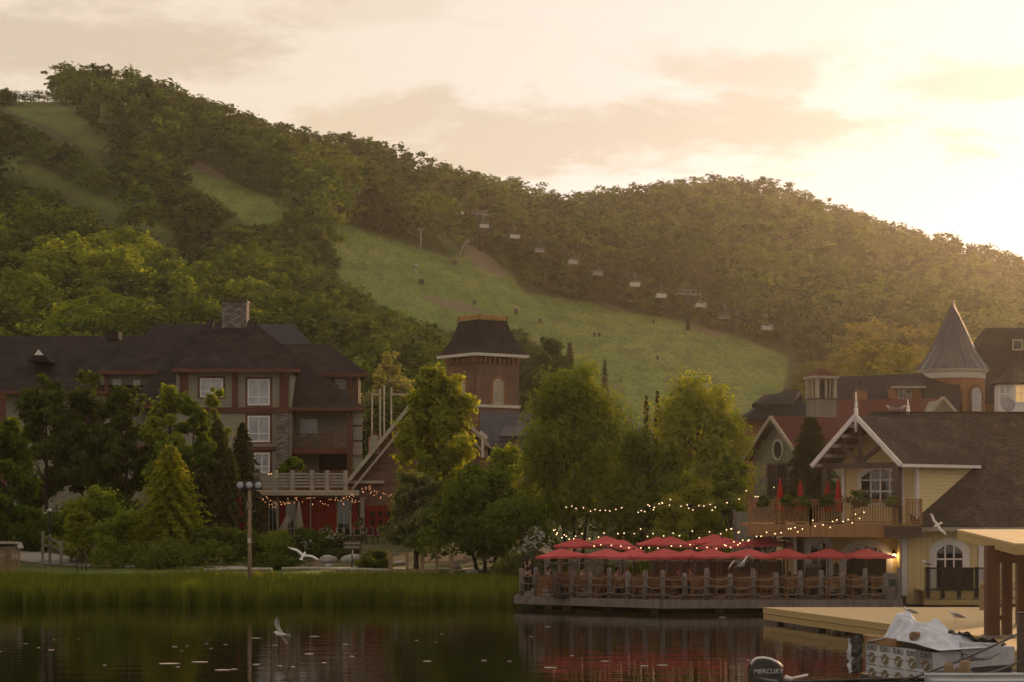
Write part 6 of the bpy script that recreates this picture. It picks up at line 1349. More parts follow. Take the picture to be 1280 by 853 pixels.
NTREE = [
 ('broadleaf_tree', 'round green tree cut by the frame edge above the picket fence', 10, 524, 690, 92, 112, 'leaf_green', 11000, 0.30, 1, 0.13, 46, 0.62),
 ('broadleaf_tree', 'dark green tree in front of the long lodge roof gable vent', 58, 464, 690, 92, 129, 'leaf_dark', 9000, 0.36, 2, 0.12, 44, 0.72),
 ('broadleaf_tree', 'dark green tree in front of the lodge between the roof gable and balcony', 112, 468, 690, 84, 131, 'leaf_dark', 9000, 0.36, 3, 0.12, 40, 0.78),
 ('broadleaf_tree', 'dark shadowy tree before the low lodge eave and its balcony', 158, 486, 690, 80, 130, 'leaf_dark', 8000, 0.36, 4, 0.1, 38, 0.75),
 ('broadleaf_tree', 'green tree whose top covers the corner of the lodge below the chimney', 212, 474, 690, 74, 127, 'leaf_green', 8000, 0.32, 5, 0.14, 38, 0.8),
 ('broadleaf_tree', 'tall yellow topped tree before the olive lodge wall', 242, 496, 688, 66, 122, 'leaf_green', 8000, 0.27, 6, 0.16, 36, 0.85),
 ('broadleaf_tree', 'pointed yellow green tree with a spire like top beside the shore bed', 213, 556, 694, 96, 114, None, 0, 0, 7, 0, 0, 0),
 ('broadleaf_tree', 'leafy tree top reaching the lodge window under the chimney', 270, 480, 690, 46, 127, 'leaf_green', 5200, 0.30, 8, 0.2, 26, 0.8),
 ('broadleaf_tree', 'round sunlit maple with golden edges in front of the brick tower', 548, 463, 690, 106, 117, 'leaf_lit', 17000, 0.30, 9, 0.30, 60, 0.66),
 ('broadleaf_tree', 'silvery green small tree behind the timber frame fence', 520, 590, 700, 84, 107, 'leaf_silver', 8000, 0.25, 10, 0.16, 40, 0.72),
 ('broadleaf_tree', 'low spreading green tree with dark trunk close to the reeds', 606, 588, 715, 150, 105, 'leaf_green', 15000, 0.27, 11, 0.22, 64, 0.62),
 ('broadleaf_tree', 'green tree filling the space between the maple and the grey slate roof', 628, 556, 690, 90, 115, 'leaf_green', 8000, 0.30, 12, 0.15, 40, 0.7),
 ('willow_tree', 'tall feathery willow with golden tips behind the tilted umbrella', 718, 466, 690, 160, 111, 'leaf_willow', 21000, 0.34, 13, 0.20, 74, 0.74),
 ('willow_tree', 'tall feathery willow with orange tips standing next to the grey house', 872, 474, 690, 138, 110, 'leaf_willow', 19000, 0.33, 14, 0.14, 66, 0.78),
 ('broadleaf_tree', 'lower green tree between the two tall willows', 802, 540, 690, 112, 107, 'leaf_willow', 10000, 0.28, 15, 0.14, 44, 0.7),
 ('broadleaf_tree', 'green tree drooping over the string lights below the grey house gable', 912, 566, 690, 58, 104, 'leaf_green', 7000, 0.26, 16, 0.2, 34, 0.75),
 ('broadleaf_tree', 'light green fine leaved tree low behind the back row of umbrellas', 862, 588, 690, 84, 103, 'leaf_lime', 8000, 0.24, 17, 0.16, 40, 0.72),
]
for k in NTREE:
    if k[7] is None: continue
    will = k[0] == 'willow_tree'
    near_tree(*k[:8], k[8], k[9], k[10], k[11], k[12], k[13], asp=2.6 if will or k[10] in (12, 15, 17) else 1.5, hang=-1.6 if will else 0.0, trunk=0.17, multi=3 if will or k[10] == 11 else 1, airy=0.6, tall=0.5 if will or k[10] in (7, 15) else 0.0, lobe=0.24 if will else (0.18 if k[10] == 9 else 0.26))
near_tree('willow_tree', 'pale hazy willow by white masts behind the lodge end', 484, 441, 560, 76, 205, 'leaf_silver', 6000, 0.5, 31, 0.1, 40, 0.62, 2.4, 1.2, trunk=0.2, zbase=5.0)
near_tree('broadleaf_tree', 'dark tree standing just behind the brick tower', 690, 418, 560, 78, 226, 'leaf_wood', 6000, 0.6, 32, 0.08, 40, 0.62, trunk=0.25, zbase=5.5)
near_tree('broadleaf_tree', 'small bushy tree on the slope left of the tower roof', 540, 398, 520, 60, 262, 'leaf_wood', 4200, 0.6, 33, 0.1, 30, 0.65, trunk=0.2, zbase=8.0)
near_tree('broadleaf_tree', 'small bushy tree halfway between the lodge roof and the tower roof', 512, 404, 520, 52, 250, 'leaf_wood', 3800, 0.6, 37, 0.1, 30, 0.65, trunk=0.2, zbase=7.5)
near_tree('broadleaf_tree', 'low dark tree on the grass to the east of the brick tower', 668, 440, 545, 50, 232, 'leaf_wood', 3600, 0.6, 38, 0.08, 28, 0.6, trunk=0.2, zbase=6.0)
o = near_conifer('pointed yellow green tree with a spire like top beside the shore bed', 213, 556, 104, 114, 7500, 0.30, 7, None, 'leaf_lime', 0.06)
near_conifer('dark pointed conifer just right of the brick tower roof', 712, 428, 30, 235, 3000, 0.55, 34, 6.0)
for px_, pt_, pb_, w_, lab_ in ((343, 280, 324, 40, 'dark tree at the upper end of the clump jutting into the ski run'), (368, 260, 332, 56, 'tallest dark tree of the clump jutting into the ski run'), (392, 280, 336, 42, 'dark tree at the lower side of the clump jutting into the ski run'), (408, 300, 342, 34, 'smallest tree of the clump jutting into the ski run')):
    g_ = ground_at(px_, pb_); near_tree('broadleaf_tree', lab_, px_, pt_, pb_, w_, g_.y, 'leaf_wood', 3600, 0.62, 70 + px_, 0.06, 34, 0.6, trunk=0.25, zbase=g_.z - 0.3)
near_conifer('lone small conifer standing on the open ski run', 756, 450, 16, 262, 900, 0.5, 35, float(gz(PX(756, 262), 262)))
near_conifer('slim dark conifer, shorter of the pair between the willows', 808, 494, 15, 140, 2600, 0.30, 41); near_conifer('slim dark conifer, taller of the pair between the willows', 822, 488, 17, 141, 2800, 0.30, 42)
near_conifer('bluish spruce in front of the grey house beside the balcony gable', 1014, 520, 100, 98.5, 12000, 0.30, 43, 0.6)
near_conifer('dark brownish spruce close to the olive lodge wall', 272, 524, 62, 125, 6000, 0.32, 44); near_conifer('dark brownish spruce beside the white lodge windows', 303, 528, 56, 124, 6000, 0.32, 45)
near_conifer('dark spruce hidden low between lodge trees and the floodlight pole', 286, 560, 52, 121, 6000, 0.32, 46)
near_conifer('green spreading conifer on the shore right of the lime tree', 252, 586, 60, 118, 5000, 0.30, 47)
near_tree('potted_evergreen', 'slim potted evergreen before the cream wall by the arched door', 1045, 703, 745, 8, 88.8, 'needle', 900, 0.16, 51, 0.2, 12, 0.8, trunk=0.03, zbase=ZD, cat='plant')
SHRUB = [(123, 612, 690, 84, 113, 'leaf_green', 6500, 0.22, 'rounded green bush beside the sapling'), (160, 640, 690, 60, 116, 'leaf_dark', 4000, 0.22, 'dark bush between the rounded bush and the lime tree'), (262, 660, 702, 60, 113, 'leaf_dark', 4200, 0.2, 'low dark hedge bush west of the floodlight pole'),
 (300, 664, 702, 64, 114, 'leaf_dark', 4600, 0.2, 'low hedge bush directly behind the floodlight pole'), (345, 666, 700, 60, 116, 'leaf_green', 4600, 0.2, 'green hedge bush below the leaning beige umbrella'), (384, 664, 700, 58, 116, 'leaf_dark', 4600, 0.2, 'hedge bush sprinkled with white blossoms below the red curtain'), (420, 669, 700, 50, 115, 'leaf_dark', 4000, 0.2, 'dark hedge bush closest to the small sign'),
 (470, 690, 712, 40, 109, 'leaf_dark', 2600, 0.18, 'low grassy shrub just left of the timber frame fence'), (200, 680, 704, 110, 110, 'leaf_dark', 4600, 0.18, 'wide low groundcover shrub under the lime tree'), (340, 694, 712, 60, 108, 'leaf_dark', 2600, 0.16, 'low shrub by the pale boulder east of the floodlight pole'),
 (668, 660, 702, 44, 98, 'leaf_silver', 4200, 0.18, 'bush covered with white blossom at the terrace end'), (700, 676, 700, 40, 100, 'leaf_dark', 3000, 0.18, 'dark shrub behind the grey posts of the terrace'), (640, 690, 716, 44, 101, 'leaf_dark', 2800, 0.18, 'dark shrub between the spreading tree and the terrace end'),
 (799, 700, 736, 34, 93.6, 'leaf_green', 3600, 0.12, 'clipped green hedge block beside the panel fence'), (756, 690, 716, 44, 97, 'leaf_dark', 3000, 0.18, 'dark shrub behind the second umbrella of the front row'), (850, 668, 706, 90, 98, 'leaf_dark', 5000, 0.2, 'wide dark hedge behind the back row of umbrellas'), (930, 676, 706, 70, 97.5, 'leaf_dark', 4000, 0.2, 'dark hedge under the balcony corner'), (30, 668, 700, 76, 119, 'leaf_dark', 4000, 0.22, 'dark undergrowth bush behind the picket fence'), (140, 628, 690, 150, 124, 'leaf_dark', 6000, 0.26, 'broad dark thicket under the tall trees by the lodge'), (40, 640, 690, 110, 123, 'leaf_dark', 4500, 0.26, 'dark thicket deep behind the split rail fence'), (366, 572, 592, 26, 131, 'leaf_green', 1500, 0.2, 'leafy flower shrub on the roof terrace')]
for i, (px, pt, pb, w, Yq, mat, n, sz, lab) in enumerate(SHRUB):
    near_tree('shrub', lab, px, pt, pb, w * 1.25, Yq, mat, int(n * 1.3), sz, 400 + i, 0.02, 30, 0.5, trunk=0.05, zbase=PZ(592, 131) if px == 366 else None, cat='bush', airy=0.4)
# white blossoms
pm('petal', (0.62, 0.60, 0.55), (0.5, 0.48, 0.44))
def blossom(px0, px1, py0, py1, Yq, n, seed, lab):
    r = np.random.default_rng(seed); dd = unit(r.normal(size=(n, 3))) * (0.75 + 0.35 * r.random((n, 1))); dd[:, 1] = -np.abs(dd[:, 1]); dd = dd[np.array([nz3(*(v * 2.3)) > -0.12 for v in dd])]; n = len(dd)
    c = np.array([PX((px0 + px1) / 2, Yq), Yq, PZ((py0 + py1) / 2, Yq)]) + dd * np.array([(px1 - px0) / 2 * Yq / F, 0.8, (py1 - py0) / 2 * Yq / F])
    q = diamonds(c, unit(r.normal(size=(n, 3)) + np.array([0, -1, 0.5])), 0.085, 1.1, r); o = bpy.data.objects.new('blossom', quad_mesh('blossom', q, r.random(n), M['petal'])); COL.objects.link(o); tag(o, lab, None, None, 'stuff')
blossom(652, 688, 660, 700, 98, 500, 1, 'white blossom on the bush at the terrace end'); blossom(376, 398, 672, 690, 115.2, 110, 2, 'white blossom in the hedge'); blossom(408, 432, 667, 674, 114, 50, 3, 'pale flowers along the hedge top')
# sapling tied to two stakes
sp_ = near_tree('sapling', 'young sapling tied to two stakes beside the gravel path', 102, 640, 712, 34, 107, 'leaf_lime', 1100, 0.22, 61, 0.42, 14, 0.7, trunk=0.03)
for s in (-1, 1): MB().tube([sp_.location + Vector((s * 0.24, 0, -0.2)), sp_.location + Vector((s * 0.2, 0, 1.2))], 0.04, 6).build('stake', M['wood_dark'], sp_)
# hanging flower boxes on the balcony rail
for px, lab in ((953, 'flower box hanging at the far end of the balcony rail'), (984, 'flower box on the balcony rail beneath two closed umbrellas'), (1004, 'flower box at the bend of the balcony rail'), (1033, 'flower box on the balcony rail under the far post'), (1075, 'fullest flower box on the balcony rail before the arched window'), (1116, 'flower box on the balcony rail by the dark near post')):
    Yq = (90.0 + (87.2 - 90) * (px - 937) / 76) if px < 1013 else 87.1; X = PX(px, Yq); fb = thing('flower_box', lab, 'planter', (X, Yq - 0.2, BZ + 0.85), 'flower boxes on the balcony rail')
    mb = MB(); mb.bx(X - 0.3, X + 0.3, Yq - 0.3, Yq - 0.09, BZ + 0.78, BZ + 0.98); mb.build('box', M['wood_brown'], fb)
    r = np.random.default_rng(px); big_ = 1.35 if px == 1075 else 0.9; q, t, _ = broad(0.55 * big_, 0.95 * big_, 420, 0.13, r, 0.0, 14, 0.5, 1.5); o = bpy.data.objects.new('foliage', quad_mesh('foliage', q, t, M['leaf_dark'])); COL.objects.link(o); o.parent = fb; o.location = (0, 0, -0.05)
# reeds
def reeds():
    r = np.random.default_rng(21); n = 62000; Y = 89.6 + 12.2 * r.random(n) ** 1.25; px = -90 + 745 * r.random(n); X = (px - 640) * Y / F
    dens = np.array([0.5 + 0.5 * nz3(x * 0.35, y * 0.6) + 0.4 * nz3(x * 1.7, y * 1.7, 4) for x, y in zip(X, Y)]); edge = 0.9 * np.sin(X * 0.63) + 0.7 * np.sin(X * 1.9 + 1) + 0.5 * np.sin(X * 4.7)
    k = (dens + r.random(n) * 0.6 > 0.42 + np.clip((94.5 - Y) * 0.08, 0, 0.36)) & (Y > 90.8 + edge * 0.9) & (px < 648 - (Y < 92) * 3); X, Y, dens = X[k], Y[k], dens[k]; n = len(X); z0 = np.minimum(shore_z(X, Y), 1.0) - 0.05
    cl = np.array([nz3(x * 2.6, y * 0.9, 7) for x, y in zip(X, Y)]); tip = 0.76 + 0.55 * r.random(n) ** 4 + 0.16 * dens + 0.10 * np.sin(X * 0.7) + 0.36 * cl ; h = np.maximum(tip - np.maximum(z0, 0) - np.clip((Y - 96) * 0.045, 0, 0.42), 0.18) * (0.7 + 0.35 * r.random(n))
    w = 0.022 + 0.034 * r.random(n) ** 2; lx = (r.random(n) - 0.5) * 0.34 * h; ly = (r.random(n) - 0.5) * 0.3 * h; base = np.stack([X, Y, np.maximum(z0, -0.15)], 1)
    q = np.stack([base - np.stack([w, 0 * w, 0 * w], 1), base + np.stack([w, 0 * w, 0 * w], 1), base + np.stack([lx * .6 + w * .7, ly * .6, h * .62 + 0.1], 1), base + np.stack([lx, ly, h + 0.12], 1)], 1)
    o = bpy.data.objects.new('reeds', quad_mesh('reeds', q, np.clip(0.15 + 0.35 * dens + 1.1 * cl + 0.9 * (r.random(n) - 0.45), 0, 1.5), M['leaf_reed'])); COL.objects.link(o); tag(o, 'dense green reeds along the lake edge', None, None, 'stuff')
leafm('leaf_reed', (0.074, 0.100, 0.013), (0.150, 0.170, 0.028), 0.34, 0.0); reeds()
# pale chips: floating specks, and flecks of light painted on the water
r5 = random.Random(5); pm('fleck', (0.50, 0.45, 0.38), (0.4, 0.35, 0.3)); fk = None
FLK = [(32, 805, 5), (0, 815, 5), (48, 810, 4), (67, 800, 3), (64, 813, 8), (98, 799, 3), (131, 832, 5), (218, 809, 7), (227, 814, 3), (234, 808, 4), (211, 830, 30), (222, 834, 5), (250, 828, 22), (278, 838, 20), (292, 837, 9), (258, 805, 4), (264, 811, 4), (282, 806, 5), (320, 798, 13), (393, 796, 12), (344, 807, 8), (432, 806, 8), (386, 818, 12), (440, 821, 7), (405, 829, 6), (350, 833, 6), (366, 834, 5), (320, 831, 9), (534, 827, 10), (605, 826, 7), (637, 827, 6), (552, 793, 4), (685, 784, 7), (688, 835, 18), (756, 827, 11), (805, 833, 10), (828, 832, 14), (664, 796, 5), (715, 820, 6), (903, 772, 9), (936, 826, 6), (521, 801, 4), (545, 803, 3)]
for i, (px, py, w) in enumerate(FLK):
    Yq = F * H / (py - YH); ww = w * Yq / F / 2; mb = MB(); m_ = 9; top_ = [(ww * math.cos(2 * math.pi * k / m_) * (0.8 + 0.3 * r5.random()), (0.06 + ww * 0.30) * math.sin(2 * math.pi * k / m_)) for k in range(m_)]
    X = PX(px, Yq); mb.extrude([Vector((X + a, Yq + b, 0.004)) for a, b in top_], (0, 0, 0.010)); tag(mb.build('water_fleck', M['fleck'], None, (X, Yq, 0)), 'pale fleck on the dark water', 'leaf', 'pale flecks floating on the lake')

# ------------------------------------------------------------------ string lights
emitm('bulb', (1.0, 0.66, 0.34), 2.9); emitm('bulb_red', (1.0, 0.42, 0.18), 1.8); bulb_me = {}
for nm, rad in (('bulb', 0.027), ('bulb_red', 0.023)):
    b_ = MB().ball((0, 0, 0), rad, 8, 6).build('bulb', M[nm]); bulb_me[nm] = b_.data; bpy.data.objects.remove(b_)
def string_light(label, pts, n, kind='bulb', jit=0.0, sag=0.0, seed=1, group='strings of lights'):
    r = random.Random(seed); P = [W(*p) for p in pts]; o = thing('string_light', label, 'string lights', tuple(P[0]), group); C = []
    for a, b in zip(P[:-1], P[1:]):
        for k in range(8): t = k / 8; C.append(a.lerp(b, t) + Vector((0, 0, -sag * 4 * t * (1 - t))))
    C.append(P[-1]); MB().tube(C, 0.012, 4).build('cable', M['black_metal'], o); L = len(C) - 1
    for i in range(n):
        f = (i + 0.5) / n * L + r.uniform(-.25, .25); f = min(max(f, 0), L - 1e-3); k = int(f); p = C[k].lerp(C[k + 1], f - k) + Vector((r.uniform(-jit, jit), r.uniform(-jit, jit) * .5, -0.06 + 1.9 * r.uniform(-jit, jit)))
        b_ = bpy.data.objects.new('bulb', bulb_me[kind]); COL.objects.link(b_); b_.parent = o; b_.location = p - P[0]
string_light('warm string lights hanging highest across the trunk of the first willow', [(704, 631, 100), (745, 635, 99), (778, 632, 98)], 11, 'bulb', 0.06, 0.05, 1)
string_light('warm string lights rising through the second willow', [(792, 635, 98), (816, 634, 97.5), (838, 618, 97)], 9, 'bulb', 0.10, 0.02, 2)
string_light('warm string lights crossing before the second willow', [(806, 632, 98), (850, 627, 97), (870, 636, 96.5), (900, 628, 96)], 10, 'bulb', 0.10, 0.08, 3)
string_light('warm string lights draped in front of the white blossom bush', [(693, 658, 94), (698, 668, 94), (712, 670, 94), (724, 671, 93.5)], 11, 'bulb', 0.06, 0.02, 4)
string_light('warm string lights running level over the back row of umbrellas', [(722, 669, 93.5), (760, 668, 93), (800, 664, 92.5), (850, 663, 92), (905, 663, 91.5), (928, 658, 91)], 24, 'bulb', 0.10, 0.12, 5)
string_light('warm string lights drooping in front of the back row of umbrellas', [(735, 679, 89.5), (790, 682, 89), (850, 681, 89), (905, 682, 89), (940, 672, 88.5)], 19, 'bulb', 0.05, 0.05, 6)
string_light('warm string lights on the beam under the balcony', [(905, 678, 88.8), (945, 668, 88), (985, 660, 87.4), (1004, 659, 86.8)], 14, 'bulb', 0.07, 0.05, 7)
string_light('warm string lights looped over the wide balcony balusters', [(1010, 650, 86.9), (1040, 655, 86.8), (1062, 648, 86.8), (1080, 640, 86.8)], 12, 'bulb', 0.10, 0.05, 8)
string_light('warm string lights climbing to the far end of the balcony', [(866, 636, 95), (900, 628, 93), (932, 614, 91), (946, 624, 90.2), (960, 612, 90), (982, 611, 89.8)], 10, 'bulb', 0.12, 0.05, 9)
string_light('red warm string lights along the flat restaurant roof edge', [(324, 618, 125), (345, 629, 125), (372, 626, 125), (420, 624, 125), (447, 620, 125)], 60, 'bulb_red', 0.16, 0.06, 10)
string_light('red warm string lights on the brick gable of the restaurant', [(428, 622, 125.2), (450, 612, 127.0), (462, 606, 127.2), (470, 618, 127.3), (488, 614, 127.3)], 28, 'bulb_red', 0.14, 0.05, 11)
string_light('two warm lights glowing on the roof terrace rail', [(334, 591, 125.8), (341, 592, 125.8)], 2, 'bulb', 0.02, 0.0, 12)

# ------------------------------------------------------------------ gulls
pm('gull_white', (0.74, 0.71, 0.68), (0.62, 0.59, 0.56), 8.0, 0.8); pm('gull_grey', (0.26, 0.26, 0.28), (0.20, 0.20, 0.22), 8.0, 0.8); pm('gull_dark', (0.03, 0.03, 0.032)); pm('beak', (0.55, 0.36, 0.08))
def gull_body(par, T, s=1.0, mat='gull_white'):
    mb = MB(); pts = [(-0.24, 0, 0.00), (-0.15, 0, 0.0), (-0.04, 0, -0.005), (0.06, 0, 0.0), (0.13, 0, 0.03), (0.18, 0, 0.055), (0.225, 0, 0.055)]; rad = [0.012, 0.045, 0.072, 0.072, 0.05, 0.046, 0.018]
    mb.tube(pts, [q * s for q in rad], 10); mb.v = [tuple(Vector(q)) for q in mb.v]; mb.xform(T); b = mb.build('body', M[mat], par)
    mb = MB(); mb.tube([(0.215, 0, 0.052), (0.27, 0, 0.04)], [0.014, 0.004], 6); mb.xform(T); mb.build('beak', M['beak'], par)
    mb = MB(); mb.hexa([(-0.36, -0.07, -0.006), (-0.20, -0.03, -0.01), (-0.20, 0.03, -0.01), (-0.36, 0.07, -0.006), (-0.36, -0.07, 0.002), (-0.20, -0.03, 0.008), (-0.20, 0.03, 0.008), (-0.36, 0.07, 0.002)]); mb.xform(T); mb.build('tail', M['gull_white'], par)
def wing(par, T, side, up1, up2, sweep, span=0.62):
    mb = MB(); n = 10; rows = []
    for i in range(n + 1):
        t = i / n; ang = up1 if t < 0.42 else up1 + (up2 - up1) * min(1, (t - 0.42) / 0.2)
        if i == 0: y, z = 0.045, 0.03
        else: y += span / n * math.cos(ang); z += span / n * math.sin(ang)
        lead = 0.07 + 0.10 * math.sin(min(t, 0.42) / 0.42 * math.pi / 2) - sweep * max(0, t - 0.42) ** 1.3; ch = 0.20 * (1 - 0.25 * t) * (1 if t < 0.72 else (1 - t) / 0.28 * 0.9 + 0.1)
        rows.append([(lead, side * y, z + 0.012), (lead - ch * 0.45, side * y, z + 0.024), (lead - ch, side * y, z), (lead - ch * 0.45, side * y, z - 0.006)])
    vs = [p for r_ in rows for p in r_]; fs = []
    for i in range(n):
        for j in range(4): a, b = i * 4 + j, i * 4 + (j + 1) % 4; f = (a, b, b + 4, a + 4); fs.append(f if side < 0 else f[::-1])
    fs += [(0, 1, 2, 3), (n * 4 + 3, n * 4 + 2, n * 4 + 1, n * 4)]; mb.add(vs, fs, True); mb.xform(T); w_ = mb.build('wing', M['gull_white'], par)
    vs = [p for r_ in rows[-2:] for p in r_]; mb = MB(); mb.add([(x, y_, z + (0.004 if j % 4 < 2 else -0.003)) for j, (x, y_, z) in enumerate(vs)], [(0, 1, 5, 4), (1, 2, 6, 5), (2, 3, 7, 6), (3, 0, 4, 7)], True); mb.xform(T); mb.build('wing_tip', M['gull_dark'], w_)
def flying_gull(label, px, py, Yq, head, roll, pitch, up1, up2, sweep=0.25, s=1.0):
    p = W(px, py, Yq); g = thing('gull', label, 'gull', tuple(p), 'gulls around the lake'); T = Matrix.Translation(p) @ Matrix.Rotation(head, 4, 'Z') @ Matrix.Rotation(pitch, 4, 'Y') @ Matrix.Rotation(roll, 4, 'X') @ Matrix.Scale(s, 4)
    gull_body(g, T); wing(g, T, -1, up1, up2, sweep); wing(g, T, 1, up1, up2, sweep); return g
def standing_gull(label, px, py, Yq, head, s=1.0, ground=None):
    z = PZ(py, Yq) if ground is None else ground; p = Vector((PX(px, Yq), Yq, z)); g = thing('gull', label, 'gull', tuple(p), 'gulls around the lake'); T = Matrix.Translation(p + Vector((0, 0, 0.19 * s))) @ Matrix.Rotation(head, 4, 'Z') @ Matrix.Rotation(R(-16), 4, 'Y') @ Matrix.Scale(s, 4)
    gull_body(g, T)
    for sd in (-1, 1):
        mb = MB(); mb.tube([(0.10, sd * 0.05, 0.02), (0.0, sd * 0.072, 0.02), (-0.14, sd * 0.055, 0.015), (-0.30, sd * 0.015, 0.012)], [0.015, 0.05, 0.04, 0.006], 8); mb.xform(T); mb.build('wing', M['gull_grey'], g)
        mb = MB(); mb.tube([p + Vector((0.02 * math.cos(head) - sd * 0.035 * math.sin(head), 0.02 * math.sin(head) + sd * 0.035 * math.cos(head), 0)), T @ Vector((0, sd * 0.03, -0.05))], 0.007, 5); mb.build('leg', M['beak'], g)
    return g
flying_gull('white gull gliding with outstretched wings over the shore bed', 379, 695, 82, R(80), R(24), R(-22), R(8), R(-6), 0.12, 1.1)
flying_gull('white gull flying low over the dark water, seen from above', 350, 793, 62, R(158), R(48), R(-4), R(24), R(-8), 0.4, 1.0)
flying_gull('white gull with drooping wings in front of the terrace panel fence', 927, 706, 82.5, R(-60), R(16), R(-14), R(34), R(-36), 0.35, 1.3)
flying_gull('white gull diving past the yellow wall below the shingled eave', 1171, 657, 84, R(215), R(-62), R(22), R(22), R(4), 0.25, 0.95)
standing_gull('grey winged gull on the dock just above the white tarpaulin', 1137, 779, 71.5, R(170), 1.15, ZK)
standing_gull('grey winged gull on the dock looking away near the pavilion post', 1195, 783.5, 69.0, R(165), 1.15, ZK)
standing_gull('gull perched on the roof ridge facing the second finial', 1113, 515, 95.7, R(175), 0.95, 9.02); standing_gull('gull perched on the roof ridge beside the second finial', 1127, 515, 95.7, R(10), 0.95, 9.02)
standing_gull('pale gull perched on the black deck railing', 1158.5, 709.5, 86.48, R(170), 0.95, PZ(709.5, 86.5))

# ------------------------------------------------------------------ people on the terrace
for nm, c in (('skin', (0.42, 0.26, 0.18)), ('hair_dark', (0.025, 0.016, 0.012)), ('hair_red', (0.22, 0.075, 0.04)), ('cloth_black', (0.015, 0.014, 0.016)), ('cloth_white', (0.60, 0.60, 0.62)), ('cloth_blue', (0.24, 0.30, 0.42)), ('cloth_grey', (0.30, 0.29, 0.29)), ('cloth_jeans', (0.07, 0.09, 0.14)), ('cloth_pink', (0.45, 0.16, 0.14))): pm(nm, c, None, 6.0, 0.85)
def person(label, loc, face, seated, top, bottom, hair, longhair=False, group=None, sc=1.0):
    """one continuous skinned body; hair, shirt and trousers are its children"""
    o = thing('person', label, 'person', (0, 0, 0), group); hip = 0.47 if seated else 0.92
    def skin(name, V, E, rad, mat, par, sub=1):
        me = bpy.data.meshes.new(name); me.from_pydata(V, E, []); t = bpy.data.objects.new(name, me); COL.objects.link(t); md = t.modifiers.new('skin', 'SKIN')
        for i, r_ in enumerate(rad): me.skin_vertices[0].data[i].radius = (r_, r_) if not isinstance(r_, tuple) else r_
        me.skin_vertices[0].data[0].use_root = True; s_ = t.modifiers.new('sub', 'SUBSURF'); s_.levels = sub; s_.render_levels = sub
        dg = bpy.context.evaluated_depsgraph_get(); m2 = bpy.data.meshes.new_from_object(t.evaluated_get(dg)); bpy.data.objects.remove(t); m2.materials.clear(); m2.materials.append(M[mat]); m2.polygons.foreach_set('use_smooth', [True] * len(m2.polygons))
        q = bpy.data.objects.new(name, m2); COL.objects.link(q); q.parent = par; return q
    z = hip; kn = (lambda s: (s * 0.11, -0.45, hip + 0.02)) if seated else (lambda s: (s * 0.10, -0.02, 0.50)); ft = (lambda s: (s * 0.11, -0.44, 0.08)) if seated else (lambda s: (s * 0.10, 0.02, 0.09))
    toe = (lambda s: (s * 0.11, -0.58, 0.04)) if seated else (lambda s: (s * 0.11, -0.13, 0.04)); hand = (lambda s: (s * 0.16, -0.42, hip + 0.32)) if seated else (lambda s: (s * 0.26, -0.08, 0.78)); elb = (lambda s: (s * 0.27, -0.12, hip + 0.22)) if seated else (lambda s: (s * 0.26, 0.02, 1.06))
    V = [(0, 0, z), (0, 0, z + 0.25), (0, 0.01, z + 0.47), (0, 0, z + 0.56), (0, -0.015, z + 0.66), (0, -0.02, z + 0.74)]; rad = [(0.15, 0.11), (0.14, 0.10), (0.15, 0.10), 0.055, 0.085, 0.075]; E = [(0, 1), (1, 2), (2, 3), (3, 4), (4, 5)]
    for s in (-1, 1):
        b = len(V); V += [(s * 0.19, 0, z + 0.49), elb(s), hand(s), (hand(s)[0], hand(s)[1] - 0.09, hand(s)[2] - 0.02)]; rad += [0.055, 0.042, 0.032, 0.026]; E += [(2, b), (b, b + 1), (b + 1, b + 2), (b + 2, b + 3)]
        b = len(V); V += [(s * 0.10, 0, z - 0.05), kn(s), ft(s), toe(s)]; rad += [0.085, 0.06, 0.042, 0.035]; E += [(0, b), (b, b + 1), (b + 1, b + 2), (b + 2, b + 3)]
    body = skin('body', V, E, rad, 'skin', o)
    for s in (-1, 1):                       # fingers and thumb, eyes
        h = hand(s)
        for k in range(5):
            a = (-0.034 + 0.017 * k) if k < 4 else s * -0.045; L_ = (0.055, 0.065, 0.06, 0.048, 0.04)[k]; MB().tube([(h[0] + a, h[1] - 0.07 if k < 4 else h[1] - 0.02, h[2] - 0.02), (h[0] + a * 1.1, h[1] - 0.10 - L_ * 0.4, h[2] - 0.03), (h[0] + a * 1.1, h[1] - 0.10 - L_, h[2] - 0.05)], [0.010, 0.009, 0.007], 5).build('finger', M['skin'], body)
        MB().ball((s * 0.032, -0.092, z + 0.70), 0.011, 6, 5).build('eye', M['hair_dark'], body)
    MB().tube([(0, -0.088, z + 0.69), (0, -0.115, z + 0.655)], [0.008, 0.016], 5).build('nose', M['skin'], body); mb = MB(); mb.bx(-0.025, 0.025, -0.096, -0.085, z + 0.622, z + 0.630); mb.build('mouth', M['cloth_pink'], body)
    V = [(0, 0.0, z + 0.03), (0, 0, z + 0.25), (0, 0.01, z + 0.49)]; E = [(0, 1), (1, 2)]; rad = [(0.165, 0.125), (0.155, 0.115), (0.165, 0.115)]
    for s in (-1, 1): b = len(V); e = Vector(elb(s)); V += [(s * 0.195, 0, z + 0.49), tuple(e), tuple(e.lerp(Vector(hand(s)), 0.7))]; rad += [0.07, 0.056, 0.045]; E += [(2, b), (b, b + 1), (b + 1, b + 2)]
    skin('shirt', V, E, rad, top, o)
    V = [(0, 0, z + 0.04), (0, 0, z - 0.02)]; E = [(0, 1)]; rad = [(0.16, 0.12), (0.155, 0.12)]
    for s in (-1, 1): b = len(V); V += [(s * 0.10, -0.01, z - 0.04), kn(s), tuple(Vector(kn(s)).lerp(Vector(ft(s)), 0.92))]; rad += [0.10, 0.075, 0.06]; E += [(1, b), (b, b + 1), (b + 1, b + 2)]
    skin('trousers', V, E, rad, bottom, o)
